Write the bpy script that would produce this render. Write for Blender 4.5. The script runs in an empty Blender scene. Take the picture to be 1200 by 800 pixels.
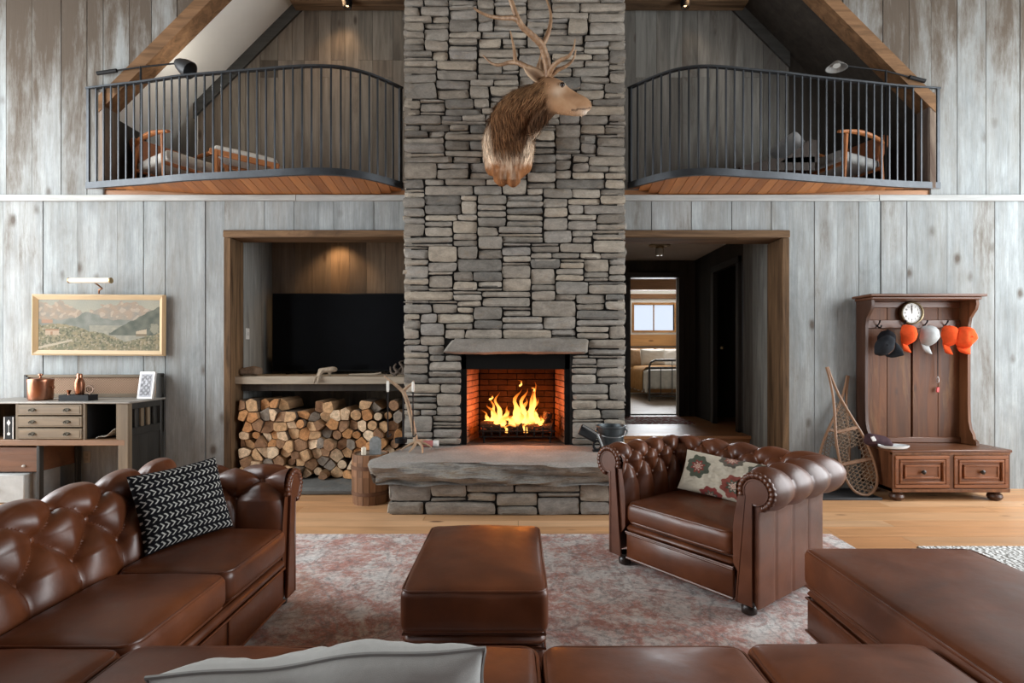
import bpy, bmesh, math, random
import numpy as np
from mathutils import Vector, Matrix, noise
random.seed(7)
SC = bpy.context.scene
COL = SC.collection
R = math.radians
PI = math.pi
F, CX, CY, EYE = 640.0, 606.0, 414.0, 1.35      # focal length and vanishing point in photo pixels, eye height


def P(px, py, Y):
    return Vector(((px - CX) * Y / F, Y, EYE + (CY - py) * Y / F))


def onz(px, py, z):
    Y = (EYE - z) * F / (py - CY)
    return Vector(((px - CX) * Y / F, Y, z))


def rr(a, b):
    return random.uniform(a, b)


# ------------------------------------------------------------------ objects
def tag(o, label=None, cat=None, group=None, kind=None):
    if label: o['label'] = label
    if cat: o['category'] = cat
    if group: o['group'] = group
    if kind: o['kind'] = kind
    return o


def thing(name, label, cat, loc=(0, 0, 0), rotz=0.0, group=None, rot=None):
    o = bpy.data.objects.new(name, None)
    o.empty_display_size = 0.1
    COL.objects.link(o)
    o.location = loc
    o.rotation_euler = rot if rot else (0, 0, rotz)
    return tag(o, label, cat, group)


def children(o):
    return [c for c in bpy.data.objects if c.parent == o]


def copy_tree(o, parent=None):
    c = o.copy()
    COL.objects.link(c)
    if parent: c.parent = parent
    for ch in children(o):
        copy_tree(ch, c)
    return c


class MB:
    """collects geometry, then links it as ONE mesh object"""

    def __init__(s):
        s.v, s.f, s.m, s.c = [], [], [], []

    def add(s, verts, faces, mi=0, M=None, col=None):
        o = len(s.v)
        if M is not None:
            verts = [M @ Vector(p) for p in verts]
        s.v.extend([tuple(p) for p in verts])
        s.f.extend([tuple(i + o for i in f) for f in faces])
        s.m.extend([mi] * len(faces))
        if col is None:
            s.c.extend([(1, 1, 1)] * len(verts))
        elif len(col) == 3 and not hasattr(col[0], '__len__'):
            s.c.extend([tuple(col)] * len(verts))
        else:
            s.c.extend([tuple(c) for c in col])
        return s

    def box(s, x0, x1, y0, y1, z0, z1, b=0.0, mi=0, M=None, col=None):
        lo = (min(x0, x1), min(y0, y1), min(z0, z1)); hi = (max(x0, x1), max(y0, y1), max(z0, z1))
        if b <= 0:
            v = [(hi[0] if i & 1 else lo[0], hi[1] if i & 2 else lo[1], hi[2] if i & 4 else lo[2]) for i in range(8)]
            f = [(0, 2, 3, 1), (4, 5, 7, 6), (0, 1, 5, 4), (2, 6, 7, 3), (0, 4, 6, 2), (1, 3, 7, 5)]
            return s.add(v, f, mi, M, col)
        b = min(b, 0.49 * min(hi[k] - lo[k] for k in range(3)))
        v, idx = [], {}
        for i in range(8):
            sg = (i & 1, (i >> 1) & 1, (i >> 2) & 1)
            for a in range(3):
                p = []
                for k in range(3):
                    e = hi[k] if sg[k] else lo[k]
                    if k != a: e += -b if sg[k] else b
                    p.append(e)
                idx[(i, a)] = len(v); v.append(tuple(p))
        f = []
        for a in range(3):
            o1, o2 = [k for k in range(3) if k != a]
            for sgn in (0, 1):
                base = sgn << a
                q = [base, base | (1 << o1), base | (1 << o1) | (1 << o2), base | (1 << o2)]
                f.append(tuple(idx[(i, a)] for i in q))
            for s1 in (0, 1):
                for s2 in (0, 1):
                    i0 = (s1 << o1) | (s2 << o2); i1 = i0 | (1 << a)
                    f.append((idx[(i0, o1)], idx[(i1, o1)], idx[(i1, o2)], idx[(i0, o2)]))
        for i in range(8):
            f.append((idx[(i, 0)], idx[(i, 1)], idx[(i, 2)]))
        return s.add(v, f, mi, M, col)

    def obox(s, c, size, rot=(0, 0, 0), b=0.0, mi=0, col=None):
        M = Matrix.Translation(c) @ rotm(rot)
        x, y, z = [k / 2 for k in size]
        return s.box(-x, x, -y, y, -z, z, b, mi, M, col)

    def bar(s, p, q, w, h, b=0.0, mi=0, up=(0, 0, 1), col=None):
        """a straight bar of section w x h from p to q"""
        p, q = Vector(p), Vector(q)
        d = (q - p); L = d.length; d.normalize()
        u = Vector(up)
        if abs(d.dot(u)) > 0.98: u = Vector((0, 1, 0))
        x = d.cross(u).normalized(); z = x.cross(d)
        M = Matrix((x, d, z)).transposed().to_4x4(); M.translation = p
        return s.box(-w / 2, w / 2, 0, L, -h / 2, h / 2, b, mi, M, col)

    def tube(s, pts, rad, n=8, mi=0, closed=False, caps=True, flat=1.0, col=None, M=None):
        pts = [Vector(p) for p in pts]
        if not hasattr(rad, '__len__'): rad = [rad] * len(pts)
        N = len(pts); v = []
        prev = None
        for i, p in enumerate(pts):
            a = pts[(i - 1) % N] if (closed or i > 0) else p
            c = pts[(i + 1) % N] if (closed or i < N - 1) else p
            d = (c - a)
            d = d.normalized() if d.length > 1e-9 else Vector((0, 0, 1))
            if prev is None:
                h = Vector((0, 0, 1)) if abs(d.z) < 0.9 else Vector((0, 1, 0))
                x = d.cross(h).normalized()
            else:
                x = (prev - d * prev.dot(d))
                x = x.normalized() if x.length > 1e-6 else d.orthogonal().normalized()
            prev = x
            y = d.cross(x)
            for k in range(n):
                t = 2 * PI * k / n
                v.append(p + x * (math.cos(t) * rad[i]) + y * (math.sin(t) * rad[i] * flat))
        f = []
        for i in range(N if closed else N - 1):
            j = (i + 1) % N
            for k in range(n):
                l = (k + 1) % n
                f.append((i * n + k, i * n + l, j * n + l, j * n + k))
        if caps and not closed:
            f.append(tuple(range(n))); f.append(tuple((N - 1) * n + k for k in range(n)))
        return s.add(v, f, mi, M, col)

    def lathe(s, prof, n=24, c=(0, 0, 0), rot=(0, 0, 0), mi=0, caps=True, sx=1.0, sy=1.0):
        M = Matrix.Translation(c) @ rotm(rot)
        v = []
        for r, z in prof:
            for k in range(n):
                t = 2 * PI * k / n
                v.append((math.cos(t) * r * sx, math.sin(t) * r * sy, z))
        f = []
        for i in range(len(prof) - 1):
            for k in range(n):
                l = (k + 1) % n
                f.append((i * n + k, i * n + l, (i + 1) * n + l, (i + 1) * n + k))
        if caps:
            f.append(tuple(range(n))); f.append(tuple((len(prof) - 1) * n + k for k in range(n)))
        return s.add(v, f, mi, M)

    def ball(s, c, r, n=10, mi=0, col=None, rot=(0, 0, 0)):
        rx, ry, rz = r if hasattr(r, '__len__') else (r, r, r)
        M = Matrix.Translation(c) @ rotm(rot)
        v = [(0, 0, -rz)]; f = []
        m = n // 2
        for i in range(1, m):
            a = -PI / 2 + PI * i / m
            for k in range(n):
                t = 2 * PI * k / n
                v.append((math.cos(a) * math.cos(t) * rx, math.cos(a) * math.sin(t) * ry, math.sin(a) * rz))
        v.append((0, 0, rz)); top = len(v) - 1
        for k in range(n):
            l = (k + 1) % n
            f.append((0, 1 + l, 1 + k))
            for i in range(m - 2):
                a = 1 + i * n
                f.append((a + k, a + l, a + n + l, a + n + k))
            a = 1 + (m - 2) * n
            f.append((a + k, a + l, top))
        return s.add(v, f, mi, M, col)

    def prism(s, poly, d0, d1, plane='XZ', mi=0, M=None, col=None, mi_end=None):
        """polygon extruded between d0 and d1 along the axis left over"""
        def pt(p, d):
            return {'XZ': (p[0], d, p[1]), 'XY': (p[0], p[1], d), 'YZ': (d, p[0], p[1])}[plane]
        n = len(poly)
        v = [pt(p, d0) for p in poly] + [pt(p, d1) for p in poly]
        e = mi if mi_end is None else mi_end
        s.add(v, [tuple(range(n)), tuple(range(2 * n - 1, n - 1, -1))], e, M, col)
        o = len(s.v) - 2 * n
        for i in range(n):
            j = (i + 1) % n
            s.f.append((o + i, o + j, o + n + j, o + n + i)); s.m.append(mi)
        return s

    def grid(s, rows, mi=0, closeu=False, closev=False, M=None, col=None):
        nv, nu = len(rows), len(rows[0])
        v = [p for r in rows for p in r]
        f = []
        for j in range(nv if closev else nv - 1):
            j2 = (j + 1) % nv
            for i in range(nu if closeu else nu - 1):
                i2 = (i + 1) % nu
                f.append((j * nu + i, j * nu + i2, j2 * nu + i2, j2 * nu + i))
        return s.add(v, f, mi, M, col)

    def build(s, name, mat=None, parent=None, angle=38, label=None, world=False, recalc=True, color=False, smooth=True, origin=None):
        me = bpy.data.meshes.new(name)
        off = None
        vs = s.v
        if parent is None and origin is not None:
            off = Vector(origin)
        elif parent is None and s.v and origin is None:
            a = np.array(s.v); lo, hi = a.min(0), a.max(0)
            off = Vector(((lo[0] + hi[0]) / 2, (lo[1] + hi[1]) / 2, lo[2]))
        if off is not None:
            vs = [(p[0] - off[0], p[1] - off[1], p[2] - off[2]) for p in s.v]
        me.from_pydata(vs, [], s.f)
        mats = mat if isinstance(mat, (list, tuple)) else [mat]
        for m in mats:
            if m: me.materials.append(m)
        if len(mats) > 1:
            me.polygons.foreach_set('material_index', s.m)
        if color:
            ca = me.color_attributes.new('Col', 'FLOAT_COLOR', 'POINT')
            a = np.ones((len(s.v), 4), dtype=np.float32); a[:, :3] = np.array(s.c)
            ca.data.foreach_set('color', a.ravel())
        if recalc:
            bm = bmesh.new(); bm.from_mesh(me)
            bmesh.ops.recalc_face_normals(bm, faces=bm.faces)
            bm.to_mesh(me); bm.free()
        if smooth:
            me.shade_smooth()
            if angle < 180: me.set_sharp_from_angle(angle=R(angle))
        me.update()
        o = bpy.data.objects.new(name, me)
        COL.objects.link(o)
        if off is not None: o.location = off
        if parent is not None:
            o.parent = parent
            if world:
                Mw = Matrix.Identity(4); q = parent
                while q is not None:
                    B = Matrix.LocRotScale(q.location, q.rotation_euler, q.scale)
                    Mw = (q.matrix_parent_inverse @ B if q.parent else B) @ Mw
                    q = q.parent
                o.matrix_parent_inverse = Mw.inverted()
        if label: o['label'] = label
        return o


def rotm(rot):
    if isinstance(rot, Matrix): return rot.to_4x4()
    return (Matrix.Rotation(rot[2], 4, 'Z') @ Matrix.Rotation(rot[1], 4, 'Y') @ Matrix.Rotation(rot[0], 4, 'X'))


def spline(pts, n=8, closed=False):
    """Catmull-Rom through the points"""
    pts = [Vector(p) for p in pts]; N = len(pts); out = []
    for i in range(N if closed else N - 1):
        g = lambda k: pts[k % N] if closed else pts[max(0, min(N - 1, k))]
        a, b, c, d = g(i - 1), g(i), g(i + 1), g(i + 2)
        for k in range(n):
            t = k / n
            out.append(0.5 * ((2 * b) + (c - a) * t + (2 * a - 5 * b + 4 * c - d) * t * t + (3 * b - a - 3 * c + d) * t ** 3))
    if not closed: out.append(pts[-1])
    return out


def lerp_list(vals, n):
    out = []
    for k in range(n):
        t = k / (n - 1) * (len(vals) - 1); i = min(int(t), len(vals) - 2); f = t - i
        out.append(vals[i] * (1 - f) + vals[i + 1] * f)
    return out


def blob(balls, voxel, smooth=6):
    """one continuous surface grown round chains of balls: returns verts, faces"""
    bm = bmesh.new()
    for c, r in balls:
        bmesh.ops.create_icosphere(bm, subdivisions=2, radius=1.0,
                                   matrix=Matrix.Translation(c) @ Matrix.Diagonal((*((r,) * 3 if not hasattr(r, '__len__') else r), 1)))
    me = bpy.data.meshes.new('tmp'); bm.to_mesh(me); bm.free()
    o = bpy.data.objects.new('tmp', me); COL.objects.link(o)
    m = o.modifiers.new('r', 'REMESH'); m.mode = 'VOXEL'; m.voxel_size = voxel
    m2 = o.modifiers.new('s', 'SMOOTH'); m2.iterations = smooth; m2.factor = 0.5
    dg = bpy.context.evaluated_depsgraph_get()
    ev = o.evaluated_get(dg); em = ev.to_mesh()
    V = [v.co.copy() for v in em.vertices]; Fc = [tuple(p.vertices) for p in em.polygons]
    NN = [v.normal.copy() for v in em.vertices]
    ev.to_mesh_clear()
    bpy.data.objects.remove(o); bpy.data.meshes.remove(me)
    return V, Fc, NN


def chain(pts, n=6):
    """balls along a chain of (Vector, radius)"""
    out = []
    for (a, ra), (b, rb) in zip(pts[:-1], pts[1:]):
        for k in range(n):
            t = k / n
            if hasattr(ra, '__len__') or hasattr(rb, '__len__'):
                A = ra if hasattr(ra, '__len__') else (ra,) * 3
                B = rb if hasattr(rb, '__len__') else (rb,) * 3
                r = tuple(A[i] * (1 - t) + B[i] * t for i in range(3))
            else:
                r = ra * (1 - t) + rb * t
            out.append((Vector(a).lerp(Vector(b), t), r))
    out.append((Vector(pts[-1][0]), pts[-1][1]))
    return out


# ------------------------------------------------------------------ materials
class NT:
    def __init__(s, name):
        s.mat = bpy.data.materials.new(name); s.mat.use_nodes = True
        s.nt = s.mat.node_tree
        s.b = s.nt.nodes['Principled BSDF']
        s.out = s.nt.nodes['Material Output']

    def n(s, t, **kw):
        nd = s.nt.nodes.new(t)
        for k, v in kw.items(): setattr(nd, k, v)
        return nd

    def link(s, a, b):
        s.nt.links.new(a, b)

    def val(s, sock, v):
        if hasattr(v, 'is_output') or isinstance(v, bpy.types.NodeSocket): s.link(v, sock)
        else: sock.default_value = v

    def math(s, op, a, b=0.0, c=0.0, clamp=False):
        m = s.n('ShaderNodeMath', operation=op); m.use_clamp = clamp
        s.val(m.inputs[0], a); s.val(m.inputs[1], b)
        if op in ('MULTIPLY_ADD', 'COMPARE', 'SMOOTH_MIN', 'SMOOTH_MAX'): s.val(m.inputs[2], c)
        return m.outputs[0]

    def coords(s, kind='Object', scale=(1, 1, 1), island=0.0, objrand=0.0):
        tc = s.n('ShaderNodeTexCoord')
        v = tc.outputs[kind]
        if island:
            g = s.n('ShaderNodeNewGeometry')
            w = s.n('ShaderNodeVectorMath', operation='SCALE'); w.inputs[0].default_value = (17.3 * island, 9.1 * island, 23.7 * island)
            s.link(g.outputs['Random Per Island'], w.inputs['Scale'])
            a = s.n('ShaderNodeVectorMath', operation='ADD'); s.link(v, a.inputs[0]); s.link(w.outputs[0], a.inputs[1]); v = a.outputs[0]
        if objrand:
            g = s.n('ShaderNodeObjectInfo')
            w = s.n('ShaderNodeVectorMath', operation='SCALE'); w.inputs[0].default_value = (31.3, 19.1, 13.7)
            s.link(g.outputs['Random'], w.inputs['Scale'])
            a = s.n('ShaderNodeVectorMath', operation='ADD'); s.link(v, a.inputs[0]); s.link(w.outputs[0], a.inputs[1]); v = a.outputs[0]
        m = s.n('ShaderNodeMapping'); m.inputs['Scale'].default_value = scale
        s.link(v, m.inputs[0])
        return m.outputs[0]

    def noise(s, vec, scale=5, detail=5, rough=0.55, dist=0.0, out='Fac'):
        t = s.n('ShaderNodeTexNoise')
        t.inputs['Scale'].default_value = scale; t.inputs['Detail'].default_value = detail
        t.inputs['Roughness'].default_value = rough; t.inputs['Distortion'].default_value = dist
        s.link(vec, t.inputs['Vector'])
        return t.outputs[out]

    def voronoi(s, vec, scale=5, feature='F1', out='Distance', rnd=1.0):
        t = s.n('ShaderNodeTexVoronoi', feature=feature)
        t.inputs['Scale'].default_value = scale; t.inputs['Randomness'].default_value = rnd
        s.link(vec, t.inputs['Vector'])
        return t.outputs[out]

    def ramp(s, fac, stops, interp='LINEAR'):
        r = s.n('ShaderNodeValToRGB'); cr = r.color_ramp; cr.interpolation = interp
        while len(cr.elements) < len(stops): cr.elements.new(0.5)
        for e, (p, c) in zip(cr.elements, stops):
            e.position = p
            if not hasattr(c, '__len__'): c = (c, c, c)
            e.color = (*c[:3], 1)
        s.val(r.inputs[0], fac)
        return r.outputs[0]

    def mix(s, fac, a, b, mode='MIX'):
        m = s.n('ShaderNodeMix', data_type='RGBA', blend_type=mode)
        s.val(m.inputs[0], fac)
        for sock, v in ((m.inputs[6], a), (m.inputs[7], b)):
            if isinstance(v, bpy.types.NodeSocket): s.link(v, sock)
            else: sock.default_value = (*v[:3], 1) if hasattr(v, '__len__') else (v, v, v, 1)
        return m.outputs[2]

    def island(s):
        return s.n('ShaderNodeNewGeometry').outputs['Random Per Island']

    def objrand(s):
        return s.n('ShaderNodeObjectInfo').outputs['Random']

    def bump(s, h, strength=0.3, dist=0.01):
        b = s.n('ShaderNodeBump'); b.inputs['Strength'].default_value = strength; b.inputs['Distance'].default_value = dist
        s.link(h, b.inputs['Height']); s.link(b.outputs[0], s.b.inputs['Normal'])

    def done(s, col=None, rough=0.5, metal=0.0, spec=0.5, **kw):
        if col is not None:
            if isinstance(col, bpy.types.NodeSocket): s.link(col, s.b.inputs['Base Color'])
            else: s.b.inputs['Base Color'].default_value = (*col[:3], 1)
        s.val(s.b.inputs['Roughness'], rough)
        s.b.inputs['Metallic'].default_value = metal
        s.b.inputs['Specular IOR Level'].default_value = spec
        for k, v in kw.items():
            i = s.b.inputs[k.replace('_', ' ')]
            if isinstance(v, bpy.types.NodeSocket): s.link(v, i)
            else: i.default_value = v
        return s.mat


def wood(name, cols, axis='Z', rough=0.75, spec=0.14, streak=(0.62, 1.2), stain=None, knots=None, bump=0.25, fine=1.0, per='island', coat=0.0):
    """planked timber: each board gets its own tone, grain along AXIS"""
    t = NT(name)
    ac, al = 9.0 * fine, 0.7 * fine
    sc = {'X': (al, ac, ac), 'Y': (ac, al, ac), 'Z': (ac, ac, al)}[axis]
    il, ob = (1.0, 0.0) if per == 'island' else (0.0, 1.0)
    v = t.coords('Object', sc, il, ob)
    g = t.noise(v, 1.6, 7, 0.62, 0.7)
    rnd = t.island() if per == 'island' else t.objrand()
    n = len(cols)
    base = t.ramp(rnd, [(i / max(1, n - 1), c) for i, c in enumerate(cols)])
    c = t.mix(1.0, base, t.ramp(g, [(0.28, streak[0]), (0.72, streak[1])]), 'MULTIPLY')
    sc2 = {'X': (0.5, 2.4, 2.4), 'Y': (2.4, 0.5, 2.4), 'Z': (2.4, 2.4, 0.5)}[axis]
    v2 = t.coords('Object', sc2, il * 0.6, ob)
    big = t.noise(v2, 1.3, 6, 0.65, 0.5)
    c = t.mix(1.0, c, t.ramp(big, [(0.3, 0.78), (0.7, 1.15)]), 'MULTIPLY')
    if stain:
        col, lo, hi, amt = stain
        v3 = t.coords('Object', sc2, il, ob)
        sn = t.noise(v3, 1.0, 8, 0.72, 1.0)
        c = t.mix(t.ramp(sn, [(lo, 0.0), (hi, amt)]), c, col)
    if knots:
        col, size, amt = knots
        sc3 = {'X': (1.5, 4.0, 4.0), 'Y': (4.0, 1.5, 4.0), 'Z': (4.0, 4.0, 1.5)}[axis]
        kv = t.voronoi(t.coords('Object', sc3, il * 0.37, ob), 1.0)
        c = t.mix(t.ramp(kv, [(size * 0.45, amt), (size, 0.0)]), c, col)
    t.bump(g, bump, 0.01)
    kw = {}
    if coat: kw = dict(Coat_Weight=coat, Coat_Roughness=0.25)
    return t.done(c, t.ramp(g, [(0.3, max(0.05, rough - 0.1)), (0.7, min(1, rough + 0.08))]), 0, spec, **kw)


def plain(name, col, rough=0.5, metal=0.0, spec=0.5, var=0.12, scale=14, bump=0.0, bscale=120, **kw):
    t = NT(name)
    v = t.coords('Object')
    nz = t.noise(v, scale, 4)
    c = t.mix(1.0, col, t.ramp(nz, [(0.25, 1 - var), (0.75, 1 + var)]), 'MULTIPLY')
    if bump: t.bump(t.noise(v, bscale, 3), bump, 0.004)
    if rough >= .8: spec = min(spec, .12)
    return t.done(c, rough, metal, spec, **kw)


def vcol(name, rough=0.7, spec=0.3, bump=0.0, bscale=200, weave=False):
    t = NT(name)
    a = t.n('ShaderNodeVertexColor', layer_name='Col')
    if bump: t.bump(t.noise(t.coords('Object'), bscale, 3), bump, 0.003)
    return t.done(a.outputs['Color'], rough, 0, spec)


def emit(name, col, strength):
    t = NT(name)
    return t.done((0, 0, 0), 0.5, 0, 0, Emission_Color=(*col, 1), Emission_Strength=strength)
# ------------------------------------------------------------------ shared materials
M_ = {}
M_['barn'] = wood('weathered_grey_boards', [(.30, .32, .32), (.40, .43, .43), (.33, .36, .37), (.46, .48, .48), (.36, .37, .36)], 'Z', 0.8, 0.2,
                  (0.60, 1.22), ((.115, .08, .055), .56, .72, .62), ((.10, .075, .055), .13, .75), 0.35)
def barn_wall():
    """the big wall: silver boards, with old brown water stains that run down from the upper storey"""
    t = NT('weathered_wall_boards')
    v = t.coords('Object', (10, 10, .55), 1.0)
    g = t.noise(v, 1.8, 9, .68, .25)
    isl = t.island()
    c = t.ramp(isl, [(0, (.285, .310, .315)), (.3, (.36, .388, .392)), (.5, (.315, .338, .342)), (.75, (.395, .42, .425)), (1, (.34, .367, .372))])
    c = t.mix(1.0, c, t.ramp(g, [(.28, .72), (.72, 1.16)]), 'MULTIPLY')
    bl = t.noise(t.coords('Object', (2.2, 2.2, .9), .6), 1.6, 8, .7, .3)
    c = t.mix(1.0, c, t.ramp(bl, [(.32, .70), (.68, 1.16)]), 'MULTIPLY')
    fine = t.noise(t.coords('Object', (70, 70, 4), 1.0), 1.0, 5, .7)
    c = t.mix(1.0, c, t.ramp(fine, [(.3, .84), (.7, 1.10)]), 'MULTIPLY')
    st = t.noise(t.coords('Object', (4.2, 4.2, .62), 1.0), 1.0, 12, .74, .25)
    mott = t.noise(t.coords('Object', (12, 12, 6), 1.0), 1.0, 6, .7)
    sep = t.n('ShaderNodeSeparateXYZ'); tc = t.n('ShaderNodeTexCoord'); t.link(tc.outputs['Object'], sep.inputs[0])
    zz = t.math('MULTIPLY_ADD', sep.outputs['Z'], .13, -.42)          # higher boards took more water
    zz = t.math('MINIMUM', t.math('MAXIMUM', zz, -.06), .21)
    rb = t.math('MULTIPLY_ADD', isl, .14, -.07)
    st2 = t.math('ADD', t.math('ADD', st, zz), rb)
    st2 = t.math('ADD', st2, t.math('MULTIPLY_ADD', mott, .16, -.08))
    c = t.mix(t.ramp(st2, [(.36, 0.0), (.68, .80)]), c, (.215, .20, .175))
    c = t.mix(t.ramp(st2, [(.54, 0.0), (.74, .88)]), c, (.085, .062, .044))
    kv = t.voronoi(t.coords('Object', (3.2, 3.2, 1.9), .37), 1.0)
    kd = t.noise(t.coords('Object', (20, 20, 12)), 1.0, 3)
    kv = t.math('MULTIPLY_ADD', kd, .08, kv)
    c = t.mix(t.ramp(kv, [(.09, .85), (.14, .35), (.19, 0.0)]), c, (.085, .065, .05))
    t.bump(g, .35, .01)
    return t.done(c, t.ramp(g, [(.3, .72), (.7, .9)]), 0, .12)
M_['wall'] = barn_wall()
M_['gap'] = plain('dark_gap', (.012, .011, .010), 0.9)
M_['brownboard'] = wood('brown_old_boards', [(.13, .09, .06), (.20, .14, .09), (.16, .125, .095), (.10, .075, .055), (.22, .165, .115)], 'Z', 0.75, 0.2, (0.6, 1.25), None, ((.05, .03, .02), .12, .8))
M_['greyboard'] = wood('grey_brown_boards', [(.17, .14, .11), (.225, .19, .15), (.19, .155, .12), (.13, .105, .08), (.24, .21, .17)], 'Z', 0.8, 0.2, (0.55, 1.25), ((.07, .045, .03), .55, .7, .6), ((.05, .035, .025), .12, .8))
M_['nicheboard'] = wood('niche_side_boards', [(.25, .25, .235), (.30, .30, .28), (.21, .205, .19)], 'Z', 0.8, 0.2, (0.6, 1.2), ((.10, .07, .05), .55, .7, .5))
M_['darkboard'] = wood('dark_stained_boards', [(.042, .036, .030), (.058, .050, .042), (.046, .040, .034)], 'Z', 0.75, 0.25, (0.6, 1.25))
M_['timberZ'] = wood('rough_sawn_timber_upright', [(.11, .064, .034), (.14, .085, .046), (.095, .057, .032)], 'Z', 0.85, 0.12, (0.3, 1.6), ((.05, .03, .02), .52, .7, .8))
M_['timberX'] = wood('rough_sawn_timber_level', [(.135, .080, .044), (.17, .105, .06), (.12, .074, .042)], 'X', 0.85, 0.12, (0.3, 1.6), ((.05, .03, .02), .52, .7, .8))
M_['soffit'] = wood('orange_soffit_planks', [(.36, .14, .045), (.42, .175, .06), (.31, .115, .036), (.38, .155, .055)], 'Y', 0.5, 0.4, (0.7, 1.15))
M_['floor'] = wood('pine_floor_planks', [(.56, .30, .14), (.62, .36, .185), (.52, .255, .11), (.58, .33, .165), (.66, .40, .22)], 'X', 0.42, 0.4, (0.80, 1.12), None, ((.12, .055, .025), .11, .9), 0.06)
M_['step'] = wood('orange_pine_step', [(.40, .19, .08), (.46, .22, .10)], 'X', 0.45, 0.4, (0.75, 1.15))
M_['white'] = plain('off_white_plaster', (.80, .79, .74), 0.9, var=.04, scale=3)
M_['steel'] = plain('blackened_steel', (.045, .050, .056), 0.42, 0.6, 0.5, var=.2)
M_['black'] = plain('matt_black', (.010, .010, .011), 0.6, 0.0, 0.2)
M_['glass'] = None
def glass():
    t = NT('window_glass'); return t.done((.95, .97, 1), 0.02, 0, .5, Transmission_Weight=1.0, IOR=1.45)
M_['glass'] = glass()

WY = 5.45            # great-room wall
NB = 6.33            # back of the niche and of the lofts
def struct(o): o['kind'] = 'structure'; return o

# ------------------------------------------------------------------ floor
mb = MB()
mb.box(-6.6, 6.6, -4.2, 6.4, -.12, -.012, mi=1)
y = -4.2
while y < 6.4:
    w = rr(.15, .24); x = -6.6 - rr(0, 2)
    while x < 6.6:
        L = rr(1.8, 3.6)
        x1 = min(6.6, x + L)
        if x1 > -6.6:
            mb.box(max(-6.6, x) + .0012, x1 - .0012, y + .0012, min(6.4, y + w) - .0012, -.02, 0)
        x += L
    y += w
struct(mb.build('floor', [M_['floor'], M_['gap']], origin=(0, 0, 0)))

# ------------------------------------------------------------------ the plank wall with its openings
XL0, XL1, ZL = -2.84, -1.08, 2.50           # opening of the firewood niche
XR0, XR1, ZR = 1.04, 2.63, 2.50             # opening to the passage
CH0, CH1, CHY = -1.10, 1.05, 5.30           # chimney breast
DIAG = 8.07                                 # the cross-gable: z = DIAG - |x|
LJ, RJ = -4.13, 4.13
mb = MB()
def board(x0, x1, za, zb, zt):
    g = random.choice([.0012, .002, .003, .0055])
    d = rr(-.004, .004); a = x0 + g; b = x1 - g
    poly = [(a, za), (b, zb), (b, zt), (a, zt)]
    mb.prism(poly, WY + d, WY + .03, 'XZ', 0)
    mb.prism([(x0, za), (x1, zb), (x1, zt), (x0, zt)], WY + .03, WY + .06, 'XZ', 1)
def strips(marks):
    xs = []
    for a, b in zip(marks[:-1], marks[1:]):
        x = a
        while x < b - .001:
            w = random.choice([.22, .26, .26, .29, .34, .40])
            if b - (x + w) < .15: w = b - x
            xs.append((x, x + w)); x += w
    return xs
for x0, x1 in strips([-6.6, -2.92, -1.0, 1.0, 2.71, 6.6]):
    xm = (x0 + x1) / 2
    zb = 0.0
    if -2.92 < xm < -1.0 or 1.0 < xm < 2.71: zb = 2.57
    if -1.0 < xm < 1.0: continue
    board(x0, x1, zb, zb, 2.872)
ZTOP = 6.4
for x0, x1 in strips([-6.6, LJ, -1.67, 1.67, RJ, 6.6]):
    xm = (x0 + x1) / 2
    if abs(xm) < 1.67: continue
    if LJ < xm < RJ:
        za, zb = DIAG - abs(x0), DIAG - abs(x1)
    else:
        za = zb = 2.925
    board(x0, x1, za, zb, ZTOP)
struct(mb.build('wall_back', [M_['wall'], M_['gap']], origin=(0, 0, 0)))
# level trim board under the balconies
mb = MB()
for a, b in ((-6.6, -5.3), (-5.3, -2.2), (-2.2, CH0), (CH1, 3.6), (3.6, 6.6)):
    mb.box(a + .002, b - .002, WY - .022, WY + .03, 2.868, 2.928, .004)
struct(mb.build('trim_1', wood('trim_board', [(.40, .41, .40), (.45, .46, .45), (.36, .36, .34)], 'X', .8, .2, (.7, 1.15), ((.14, .10, .07), .55, .72, .6)), origin=(0, 0, 0)))
# rough timber round the lower openings
mb = MB()
mb.box(XL0 - .075, XL0, WY - .03, WY + .22, 0, ZL, .008)
mb.box(XR1, XR1 + .075, WY - .03, WY + .30, 0, ZR, .008)
struct(mb.build('trim_2', M_['timberZ'], origin=(0, 0, 0)))
mb = MB()
mb.box(XL0 - .08, CH0 + .02, WY - .035, WY + .22, ZL, ZL + .075, .008)
mb.box(CH1 - .02, XR1 + .08, WY - .035, WY + .30, ZR, ZR + .075, .008)
struct(mb.build('trim_3', M_['timberX'], origin=(0, 0, 0)))

# ------------------------------------------------------------------ the niche below, the lofts above
def planks_xz(mbx, x0, x1, y, z0, z1, wmin=.14, wmax=.24, thick=.02, topf=None, flip=1, split=None):
    x = x0
    while x < x1 - 1e-4:
        w = rr(wmin, wmax)
        if x1 - x - w < wmin * .7: w = x1 - x
        d = rr(0, .004)
        za = zb = z1
        if topf: za, zb = topf(x), topf(x + w)
        cuts = [z0]
        if split:
            for q in split:
                if q < min(za, zb) - .1 and random.random() < .6: cuts.append(q)
        for i, c in enumerate(cuts):
            e = cuts[i + 1] if i + 1 < len(cuts) else None
            t0, t1 = (za, zb) if e is None else (e - .003, e - .003)
            mbx.prism([(x + .0015, c), (x + w - .0015, c), (x + w - .0015, t1), (x + .0015, t0)], y + d, y + thick, 'XZ')
        x += w
def planks_yz(mbx, y0, y1, x, z0, z1, wmin=.16, wmax=.25, thick=.02, topf=None):
    y = y0
    while y < y1 - 1e-4:
        w = rr(wmin, wmax)
        if y1 - y - w < wmin * .7: w = y1 - y
        mbx.box(x, x + thick, y + .0015, y + w - .0015, z0, z1)
        y += w
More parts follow.
